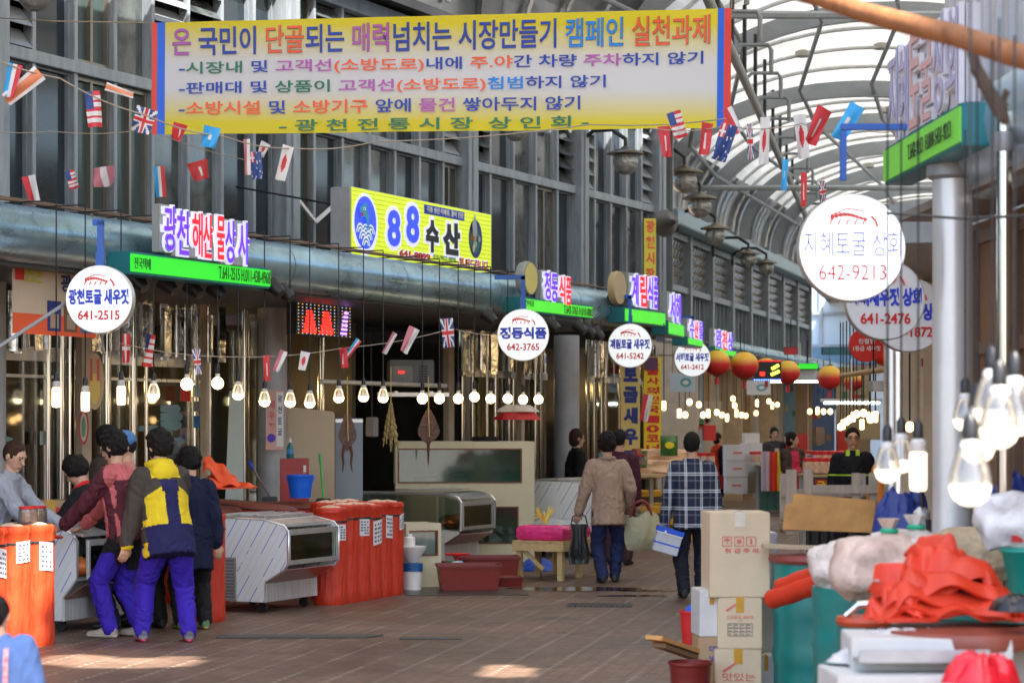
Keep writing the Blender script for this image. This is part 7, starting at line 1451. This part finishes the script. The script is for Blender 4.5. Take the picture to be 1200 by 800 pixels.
        th = side * (1 if side.dot(Vector((0, -1, 0))) > 0 else -1); b0 = Wp + d * .018 * H + th * .016 * H; b1 = b0 + (th * .55 + d * .7 + cn * .35).normalized() * .026 * H; b2 = b1 + (d * .9 + cn * .4 + th * .1).normalized() * .022 * H
        capsule(b, b0, b1, .0080 * H, .0068 * H, 8); capsule(b, b1, b2, .0066 * H, .0055 * H, 8); hand_info[nm] = (Wp, d, cn)
        Ws = E.lerp(Wp, sleeve) if sleeve < 1 else Wp + d * .004 * H
        capsule(J, S - ax * s * .012 * H, S + (E - S) * .3, .046 * H + pf * .2, .044 * H + pf * .3); capsule(J, S, E, .042 * H + pf * .3, .036 * H + pf * .4); capsule(J, E, Ws, .036 * H + pf * .4, .027 * H + pf * .3)
    loft(P, [(hip - Vector((0, 0, .02 * H)), X, Vector((0, 1, 0)), .090 * H * girth_, .070 * H * girth_), (hip + dr * .05 * H, ax, bk, .088 * H * girth_, .066 * H * girth_), (hip + dr * .11 * H, ax, bk, .078 * H * girth_, .058 * H * girth_)])
    for s, nm in ((1, 'L'), (-1, 'R')):
        fx, fy_, fyaw = feet[nm][:3]; fz = feet[nm][3] if len(feet[nm]) > 3 else 0; A = Vector((fx * H, fy_ * H, .045 * H + fz * H)); hj = hip + X * s * .052 * H - Vector((0, 0, .015 * H))
        fd = Matrix.Rotation(R(fyaw), 3, 'Z') @ Vector((0, -1, 0)); fs = Matrix.Rotation(R(fyaw), 3, 'Z') @ X
        K, An = ik(hj, A, .245 * H, .235 * H, fd + Vector((s * .1, 0, 0)))
        capsule(b, hj, K, .048 * H, .034 * H); capsule(b, K, An, .034 * H, .022 * H); capsule(b, An + fd * .01 * H - Vector((0, 0, .02 * H)), An + fd * .085 * H - Vector((0, 0, .026 * H)), .02 * H, .016 * H)
        capsule(P, hj, K, .062 * H * (girth_ * .6 + .4), .047 * H); capsule(P, K, An + Vector((0, 0, .004 * H)), .047 * H, .038 * H)
        F = MB(); base = An - Vector((0, 0, .045 * H))
        loft(F, [(base + fd * (-.040) * H + Vector((0, 0, .030 * H)), fs, Vector((0, 0, 1)), .016 * H, .026 * H), (base + fd * (-.025) * H + Vector((0, 0, .030 * H)), fs, Vector((0, 0, 1)), .024 * H, .030 * H), (base + fd * .02 * H + Vector((0, 0, .029 * H)), fs, Vector((0, 0, 1)), .026 * H, .029 * H), (base + fd * .07 * H + Vector((0, 0, .020 * H)), fs, Vector((0, 0, 1)), .031 * H, .020 * H), (base + fd * .11 * H + Vector((0, 0, .016 * H)), fs, Vector((0, 0, 1)), .025 * H, .016 * H), (base + fd * .125 * H + Vector((0, 0, .014 * H)), fs, Vector((0, 0, 1)), .012 * H, .011 * H)], 14)
        zt = base.z
        remesh(F, 'shoe', shoemats or [shoes or DARKB], t, max(.006, vox * .7), 2, paint=(lambda c, zt=zt: 1 if (shoemats and c.z < zt + .017 * H) else (2 if shoemats and len(shoemats) > 2 and c.z > zt + .03 * H else 0)))
    remesh(b, 'body', SKIN, t, vox * .62 if vox < .01 else vox * .75, 2)
    remesh(J, 'jacket', top, t, vox, 3, .0125 * H / 1.6, (15, 15, 9), paint=toppaint and (lambda c: toppaint(c, hip, dr, ax, bk, H)), seed=rnd.uniform(0, 9))
    remesh(P, 'trousers', pants, t, vox, 3, .0115 * H / 1.6, (13, 13, 13), paint=pantpaint and (lambda c: pantpaint(c, H)), seed=rnd.uniform(0, 9))
    # hair
    Hh = MB(); qn = random.Random(len(label))
    if hair != 'none':
        rr = {'perm': 1.16, 'short': 1.05, 'bob': 1.10, 'man': 1.055}[hair]
        k0 = len(Hh.v); Hh.ball((0, 0, 0), H, sc=(.0490 * rr, .0585 * rr, .0640 * rr), n=20, k=14); Hh.v[k0:] = [hc + hm @ (v + Vector((0, .013, .0135)) * H) for v in Hh.v[k0:]]
        if hair in ('bob',): k0 = len(Hh.v); Hh.ball((0, 0, 0), H, sc=(.054, .050, .058)); Hh.v[k0:] = [hc + hm @ (v + Vector((0, .022, -.025)) * H) for v in Hh.v[k0:]]
        if hair == 'perm':
            for _ in range(150):
                u = Vector((qn.gauss(0, 1), qn.gauss(0, 1), qn.gauss(0, 1))).normalized()
                if u.y < -.45 and u.z < .45: continue
                if u.z < -.75: continue
                c0 = Vector((u.x * .0490 * rr, u.y * .0585 * rr + .013, u.z * .0640 * rr + .0135)) * H; k0 = len(Hh.v); Hh.ball((0, 0, 0), qn.uniform(.007, .0125) * H, n=7, k=5); Hh.v[k0:] = [hc + hm @ (v + c0) for v in Hh.v[k0:]]
        remesh(Hh, 'hair', hairm, t, .007 if vox < .01 else .011, 1, .004, (40, 40, 14))
    if hat:
        T = MB(); k0 = 0; T.ball((0, 0, 0), H, sc=(.056, .068, .060), n=20, k=14); T.v = [hc + hm @ (v + Vector((0, .008, .026)) * H) for v in T.v]; remesh(T, 'hat', hat, t, .009, 2, .003)
    if abs(((rz + head[0] * math.pi / 180) + math.pi) % (2 * math.pi) - math.pi) < R(115):     # a face the viewer can see
        for s in (-1, 1):
            m_ = MB(); m_.ball(hp(s * .019, -.0505, .004), .0062 * H, sc=(1.5, .7, .6), n=10, k=6); m_.build('eye', EYE, t)
            m_ = MB(); capsule(m_, hp(s * .010, -.056, .019), hp(s * .031, -.0495, .020), .0028 * H, .002 * H, 6); m_.build('eyebrow', HAIR, t)
        m_ = MB(); capsule(m_, hp(-.014, -.0585, -.0385), hp(.014, -.0585, -.0385), .0042 * H, .0042 * H, 8); m_.build('mouth', LIP, t)
    if collar:
        m_ = MB(); m_.tube([nb + dr * .012 * H + ax * (.045 * H * math.cos(R(a))) + bk * (.045 * H * math.sin(R(a)) + .004) for a in range(0, 361, 24)], .016 * H, 8); m_.build('collar', collar, t)
    if glove:
        for nm in ('L', 'R'):
            Wp, d, cn = hand_info[nm]; m_ = MB(); capsule(m_, Wp - d * .08 * H, Wp + d * .05 * H, .028 * H, .027 * H); [capsule(m_, Wp + d * .05 * H + d.cross(cn).normalized() * f * .014 * H, Wp + d * .1 * H + d.cross(cn).normalized() * f * .017 * H + cn * .02 * H, .010 * H, .009 * H, 8) for f in (-1.5, -.5, .5, 1.5)]; remesh(m_, 'glove', glove, t, .007, 2)
    if extras: extras(t, dict(hip=hip, dr=dr, ax=ax, bk=bk, H=H, hc=hc, hm=hm, sh=sh, nb=nb, hand=hand_info))
    t['hand_L'] = 0; del t['hand_L']
    return t, hand_info
F_ = fabric
PURPLE = F_('violet_blue_trousers', (.040, .018, .36)); BLK = F_('black_cloth', (.009, .009, .010)); NAVYC = F_('navy_cloth', (.007, .009, .034)); CHAR = F_('charcoal_cloth', (.045, .042, .042)); YELJ = F_('yellow_shell', (.70, .52, .02)); NAVJ = F_('navy_shell', (.016, .016, .075)); GRYJ = F_('dark_olive_shell', (.055, .046, .038))
# yellow and navy jacket, seen from behind
def pj(c, hip, dr, ax, bk, H):
    v = (c - hip); h = v.dot(dr) / H; x = v.dot(ax) / H; y = v.dot(bk) / H
    if abs(x) > .122 or (abs(x) > .112 and h > .08):                      # sleeves
        if h < -.03: return 0
        return 2
    if h < .045: return 1
    if y > -.02:
        if h > .262: return 0 if abs(x) < .075 and h > .275 else 2
        if abs(x) < .032 + .012 * (h > .2): return 1
        return 0 if h < .225 - (abs(x) - .05) * .6 else 2
    return 2 if h > .15 else 0
def hood(t, k):
    m_ = MB(); H = k['H']; c = k['nb'] + k['bk'] * .05 * H - k['dr'] * .03 * H
    m_.ball((0, 0, 0), H, sc=(.072, .036, .060), n=16, k=10); m_.v = [c + k['ax'] * v.x + k['bk'] * v.y + k['dr'] * v.z for v in m_.v]
    for a in range(0, 181, 20): m_.ball(k['nb'] + k['ax'] * (.052 * H * math.cos(R(a))) + k['bk'] * (.05 * H * math.sin(R(a))) + k['dr'] * .02 * H, .022 * H, n=8, k=6)
    remesh(m_, 'hood', YELJ, t, .009, 3, .006)
TRN = [F_('trainer_grey', (.20, .20, .22)), PT('trainer_pink', (.60, .06, .12)), F_('trainer_grey2', (.12, .12, .14))]
p1 = Vector((-2.74, 17.55, 0))
person('person in a yellow and navy hooded jacket and violet trousers leaning over the stall', p1, R(-146), 1.66, 16, {'L': (.20, -.02, .43), 'R': (-.12, -.26, .55)}, {'L': (.085, -.075, -14), 'R': (-.095, .055, -22)}, (14, 12), 'perm', HAIR, [YELJ, NAVJ, GRYJ], pj, -.30, [PURPLE], None, .0085, shoemats=TRN, puff=1.5, extras=hood, girth=1.1, hipy=.04)
MAR = F_('maroon_knit', (.085, .018, .028)); PNK = F_('pink_knit', (.52, .13, .13))
def pm_(c, hip, dr, ax, bk, H):
    v = (c - hip); h = v.dot(dr) / H; x = v.dot(ax) / H; y = v.dot(bk) / H
    if abs(x) > .10: return 1 if (y > .01 and h > .0) else 0
    if h > .27: return 1
    if y < -.035: return 1
    return 0
def pp_(c, H): return 1 if (c.z > .33 * H and c.y > -.02) or c.z > .42 * H else 0
person('person in a maroon and pink top and black and violet trousers', (-3.12, 17.95, 0), R(-108), 1.64, 11, {'L': (.10, -.30, .54), 'R': (-.10, -.28, .55)}, {'L': (.06, -.06, 0), 'R': (-.06, .05, -10)}, (-6, 22), 'perm', HAIR, [MAR, PNK], pm_, -.10, [PURPLE, BLK], None, .0085, shoemats=[F_('trainer_beige', (.38, .33, .27)), PT('sole_cream', (.6, .55, .45)), F_('trainer_beige2', (.30, .26, .22))], pantpaint=pp_)
REDS = F_('red_scarf', (.62, .02, .025))
person('person bending low over the stall in black with a red scarf, behind the maroon top', (-3.30, 18.75, 0), R(-98), 1.56, 42, {'L': (.10, -.44, .56), 'R': (-.10, -.42, .56)}, None, (-8, 40), 'perm', HAIR, [BLK], None, -.2, [NAVYC], DARKB, .010, collar=REDS, sleeve=.5)
person('person in a long navy coat at the right of the shopper group', (-2.70, 18.7, 0), R(-158), 1.50, 10, {'R': (-.15, .02, .44), 'L': (.1, -.22, .55)}, {'L': (.06, -.02, 0), 'R': (-.07, .03, -5)}, (30, 15), 'perm', HAIR, [NAVYC], None, -.55, [BLK], None, .010, shoemats=[PT('shoe_green', (.1, .2, .1)), PT('sole_yellow', (.5, .45, .1))], puff=1.4)
person('person with greyish black curls between the yellow jacket and the navy coat', (-2.86, 18.75, 0), R(-150), 1.55, 10, {}, {'L': (.06, -.04, 0), 'R': (-.06, .04, 0)}, (10, 18), 'perm', M('greying_hair', (.03, .026, .026), .5, 0, .5, 50, .6, 90), [F_('black_fleece', (.025, .025, .032))], None, -.3, [BLK], DARKB, .011)
BAND = M('blue_bandana', (.008, .10, .40), .7, 0, .1, 34, col2=(.10, .24, .42))
person('person with a blue patterned headscarf half hidden between two curly heads', (-3.30, 19.35, 0), R(-70), 1.63, 8, {}, None, (0, 14), 'short', HAIR, [F_('rose_top', (.5, .2, .18))], None, -.2, [F_('brown_trousers', (.18, .11, .08))], DARKB, .011, hat=BAND)
person('person in a black knitted hat and dark jacket standing inside by the pillar', (-3.72, 20.3, .06), R(72), 1.62, 3, {}, None, (10, 0), 'short', HAIR, [F_('dark_brown_jacket', (.05, .035, .03))], None, -.3, [BLK], DARKB, .012, hat=F_('black_knit', (.012, .012, .013)))
REDG = PT('red_rubber', (.62, .03, .03), .4)
person('person in a grey sweater and red gloves reaching in at the left edge', (-4.35, 18.35, 0), R(82), 1.60, 24, {'L': (.08, -.36, .56), 'R': (-.10, -.34, .54)}, None, (-18, 26), 'short', HAIRB, [F_('grey_sweater', (.30, .32, .37))], None, -.1, [NAVYC], DARKB, .009, glove=REDG)
STRAP = M('pink_check_strap', (.66, .10, .16), .7, 0, .2, 60, col2=(.75, .5, .5))
def straps(t, k):
    H = k['H']
    for s in (-1, 1):
        m_ = MB(); pts = []
        for q in range(11):
            h = .30 - .27 * q / 10; y = (.104 + .003 * math.sin(q)) * H; pts.append(k['hip'] + k['dr'] * h * H + k['ax'] * (s * (.062 - .062 * q / 10 * 1.0)) * H * (1 if q < 6 else .9) + k['bk'] * y)
        n = len(pts); wv = k['ax'] * .022 * H
        m_.add([p + wv * e for p in pts for e in (-.5, .5)], [(2 * i, 2 * i + 1, 2 * i + 3, 2 * i + 2) for i in range(n - 1)]); m_.build('strap', STRAP, t, solid=.004)
person('child in a blue shirt with pink checked straps at the bottom left corner', (-2.02, 9.0, 0), R(172), 1.00, 3, {}, None, (0, 5), 'short', HAIR, [F_('blue_shirt', (.10, .18, .40), .1)], None, -.1, [NAVYC], DARKB, .008, extras=straps, girth=1.15, puff=1.1, lean_side=12)
# ---- walkers in the middle
BEI = F_('brown_beige_coat', (.36, .25, .19), .10)
c9 = Vector((1.05, 24.25, 0))
t9, h9 = person('person in a brown beige coat walking away with a black bag and a big tote', c9, R(186), 1.60, 6, {'L': (.205, -.06, .44), 'R': (-.155, -.10, .52)}, {'L': (.045, .05, 4), 'R': (-.06, -.09, -14)}, (-14, 8), 'perm', HAIR, [BEI], None, -.34, [F_('navy_jeans', (.018, .026, .085))], PT('black_shoe', (.012, .012, .012), .3), .009, collar=BEI, puff=1.35, girth=1.0)
def plaid():
    m = bpy.data.materials.new('plaid_flannel'); m.use_nodes = True; N = m.node_tree.nodes; L = m.node_tree.links; b = N['Principled BSDF']; b.inputs['Roughness'].default_value = .85
    tc = N.new('ShaderNodeTexCoord'); sx = N.new('ShaderNodeSeparateXYZ'); L.new(tc.outputs['Object'], sx.inputs[0])
    def mth(op, a, c=None):
        n = N.new('ShaderNodeMath'); n.operation = op
        for i, q in enumerate((a, c)):
            if q is None: continue
            if isinstance(q, (int, float)): n.inputs[i].default_value = q
            else: L.new(q, n.inputs[i])
        return n.outputs[0]
    tot = None
    for ax_, per, offs in ((0, .155, (.45, .55)), (2, .17, (.22, .34))):
        f = mth('FRACT', mth('ADD', mth('DIVIDE', sx.outputs[ax_], per), 10.03))
        for o_ in offs:
            l = mth('LESS_THAN', mth('ABSOLUTE', mth('SUBTRACT', f, o_)), .035); tot = l if tot is None else mth('ADD', tot, l)
        l = mth('MULTIPLY', mth('LESS_THAN', mth('ABSOLUTE', mth('SUBTRACT', f, .9)), .05), .16); tot = mth('ADD', tot, l)
    tot = mth('MINIMUM', mth('MULTIPLY', tot, .62), 1)
    mx = N.new('ShaderNodeMixRGB'); L.new(tot, mx.inputs[0]); mx.inputs[1].default_value = (.014, .022, .055, 1); mx.inputs[2].default_value = (.70, .72, .78, 1); L.new(mx.outputs[0], b.inputs['Base Color']); return m
c10 = Vector((1.80, 22.15, 0))
t10, h10 = person('person in a navy and white plaid shirt walking away with a foam cool box', c10, R(180), 1.615, 2, {'L': (.178, -.02, .425), 'R': (-.165, -.02, .44)}, {'L': (.055, .05, 4), 'R': (-.055, -.03, -4)}, (-14, 4), 'man', HAIR, [plaid()], None, -.24, [F_('black_navy_trousers', (.013, .014, .026))], DARKB, .009, puff=1.3)
def wpos(c, rz, v): return c + Matrix.Rotation(rz, 3, 'Z') @ v
# black bag, tote, cool box
hp_ = wpos(c9, R(186), h9['L'][0]); t = thing('carrier_bag', 'small black bag hanging from the hand of the brown coated woman', 'bag', hp_ + Vector((0, 0, -.12))); m_ = MB()
for q, s in ((.10, 0),): m_.grid(lambda u, v: Vector(((u - .5) * (.2 - .04 * math.sin(v * 6)), -.05 * math.sin(math.pi * u) * math.sin(math.pi * min(1, v * 1.1)) + .01 * math.sin(u * 20), -.02 - .44 * v)), 12, 12); m_.grid(lambda u, v: Vector(((u - .5) * (.2 - .04 * math.sin(v * 6)), .05 * math.sin(math.pi * u) * math.sin(math.pi * min(1, v * 1.1)), -.02 - .44 * v)), 12, 12)
m_.build('sack', M('black_bag_plastic', (.02, .022, .024), .35, 0, .3, 12, .6, 25), t); m_ = MB(); [m_.tube([(s * .09, 0, -.03), (s * .07, 0, .06), (s * .02, 0, .09)], .008, 6) for s in (-1, 1)]; m_.build('handle', DARKB, t)
hp_ = wpos(c9, R(186), h9['R'][0]); t = thing('tote_bag', 'big pale olive tote bag with dark red handles beside the brown coat', 'bag', hp_ + Vector((.13, -.03, -.04)), R(6)); m_ = MB()
def tote(s): return lambda u, v: Vector((((u - .5) * (.34 + .12 * math.sin(v * 2.2))), s * (.015 + .085 * math.sin(math.pi * u) * (.25 + .75 * math.sin(math.pi * min(1, .2 + v * .7)))) * (1 - .85 * v ** 8) + .008 * math.sin(u * 17 + v * 6), -.05 - (.36 + .05 * math.sin(math.pi * u)) * v + .025 * math.cos(u * 9) * (1 - v)))
m_.grid(tote(-1), 18, 16); m_.grid(tote(1), 18, 16); m_.v = [Matrix.Rotation(R(-10), 3, 'Y') @ v for v in m_.v]; m_.build('sack', M('tote_olive', (.42, .40, .26), .7, 0, .1, 5, .5, 14), t); m_ = MB(); [m_.tube([(-.12, y, -.08), (-.07, y, .07), (.02, y, .10), (.08, y, .06), (.12, y, -.06)], .014, 7) for y in (-.05, .05)]; m_.build('handle', PT('tote_red', (.22, .03, .03)), t)
hp_ = wpos(c10, R(180), h10['L'][0]); t = thing('cool_box', 'white foam cool box with blue edges carried by the plaid shirted man', 'box', hp_ + Vector((-.02, .0, -.36)), 0); bw3 = (.26, .2, .27)
rot = Matrix.Rotation(R(16), 3, 'Y')
m_ = MB(); m_.box((0, 0, .13), (.255, .2, .20)); m_.v = [rot @ v for v in m_.v]; m_.build('box', M('grey_foam', (.52, .54, .60), .5), t, bevel=.008); m_ = MB(); m_.box((0, 0, .255), (.275, .22, .05)); m_.box((0, 0, .12), (.262, .207, .022)); m_.v = [rot @ v for v in m_.v]; m_.build('lid', PT('cool_blue', (.01, .10, .70)), t, bevel=.004); m_ = MB(); m_.box((0, 0, .225), (.265, .21, .012)); m_.box((-.05, -.106, .235), (.02, .012, .03)); m_.v = [rot @ v for v in m_.v]; m_.build('clasp', WHITE, t); m_ = MB(); m_.tube([(.04, 0, .28), (.03, 0, .34), (-.0, 0, .37)], .008, 6); m_.build('cord', BLUEPL, t)
person('person in a black jacket with red piping behind the striped freezer, looking right', (.87, 31.0, 0), R(104), 1.64, 4, {}, None, (6, 6), 'bob', HAIRB, [BLK], None, -.25, [BLK], DARKB, .012, puff=1.5)
person('person in dark maroon and black half hidden in front of the brown coated woman', (1.32, 27.4, 0), R(168), 1.63, 5, {}, None, (-10, 8), 'short', HAIR, [F_('dark_plum', (.06, .015, .03))], None, -.3, [F_('dark_floral', (.06, .03, .04))], DARKB, .013, hat=F_('black_cap', (.012, .012, .014)))
RV = F_('red_vest', (.60, .06, .025)); 
def pv(c, hip, dr, ax, bk, H): return 1 if abs((c - hip).dot(ax)) > .105 * H else 0
person('person in an orange red vest and red trousers standing at the far left stalls', (4.34, 47.0, 0), R(112), 1.54, 3, {}, None, (0, 4), 'bob', HAIR, [RV, BLK], pv, -.2, [F_('red_trousers', (.38, .02, .03)), BLK], DARKB, .016, pantpaint=lambda c, H: 1 if c.z < .25 * H else 0)
person('person with short black hair in white just left of the red vest', (4.50, 53.0, 0), R(160), 1.68, 2, {}, None, (-30, 0), 'man', HAIR, [F_('white_shirt', (.6, .6, .6))], None, -.2, [BLK], DARKB, .018)
PS = F_('pink_shirt', (.60, .04, .10)); BRJ = F_('dark_taupe', (.075, .05, .045))
def pf_(c, hip, dr, ax, bk, H):
    v = c - hip; return 1 if (v.dot(bk) < -.05 * H and abs(v.dot(ax)) < .045 * H) else 0
person('person in a taupe cardigan over a pink shirt walking towards the viewer with crossed arms', (4.72, 37.4, 0), R(22), 1.58, 2, {'L': (.02, -.13, .60), 'R': (-.03, -.14, .58)}, {'L': (.05, -.06, 4), 'R': (-.05, .06, -4)}, (48, 4), 'bob', HAIR, [BRJ, PS], pf_, -.3, [BLK], DARKB, .013)
NV2 = F_('navy_uniform', (.008, .009, .016)); LIM = PT('lime_piping', (.35, .60, .03))
def pu(c, hip, dr, ax, bk, H):
    h = (c - hip).dot(dr) / H; return 1 if (abs(h - .185) < .005 and (c - hip).dot(bk) < 0) or (h > .322 and .02 < abs((c - hip).dot(ax)) / H < .05) else 0
def specs(t, k):
    H = k['H']; m_ = MB()
    for s in (-1, 1): m_.tube([k['hc'] + k['hm'] @ Vector((s * .020 + .014 * math.cos(R(a)), -.0625, .004 + .011 * math.sin(R(a)))) * H for a in range(0, 361, 30)], .0025, 5); m_.tube([k['hc'] + k['hm'] @ Vector((s * .034, -.06, .006)) * H, k['hc'] + k['hm'] @ Vector((s * .050, .0, .006)) * H], .0025, 5)
    m_.tube([k['hc'] + k['hm'] @ Vector((-.006, -.064, .006)) * H, k['hc'] + k['hm'] @ Vector((.006, -.064, .006)) * H], .0025, 5); m_.build('spectacles', DARKB, t)
    m_ = MB(); m_.tube([k['sh'] + k['ax'] * .07 * H - k['bk'] * .06 * H, k['hip'] + k['dr'] * .15 * H - k['bk'] * .095 * H, k['hip'] - k['ax'] * .09 * H + k['dr'] * .02 * H - k['bk'] * .06 * H], .010, 6); m_.build('bag_strap', BLK, t)
person('person in spectacles and a dark uniform jacket with lime piping facing the viewer', (4.02, 26.2, 0), R(-6), 1.66, 2, {'L': (.17, -.06, .46), 'R': (-.17, -.05, .42)}, None, (4, 2), 'man', HAIR, [NV2, LIM], pu, -.25, [NV2], DARKB, .010, extras=specs, puff=1.5)
person('person with dark wavy hair standing behind the far centre stall', (5.36, 45.4, 0), R(8), 1.66, 3, {}, None, (0, 8), 'bob', HAIR, [F_('dark_grey_top', (.05, .045, .045))], None, -.2, [BLK], DARKB, .016)
person('person in a bright red top bending over the far centre stall', (5.95, 45.4, 0), R(-62), 1.66, 34, {'L': (.1, -.3, .5), 'R': (-.1, -.3, .5)}, None, (0, 20), 'man', HAIR, [F_('bright_red_top', (.70, .02, .02))], None, -.1, [BLK], DARKB, .016)
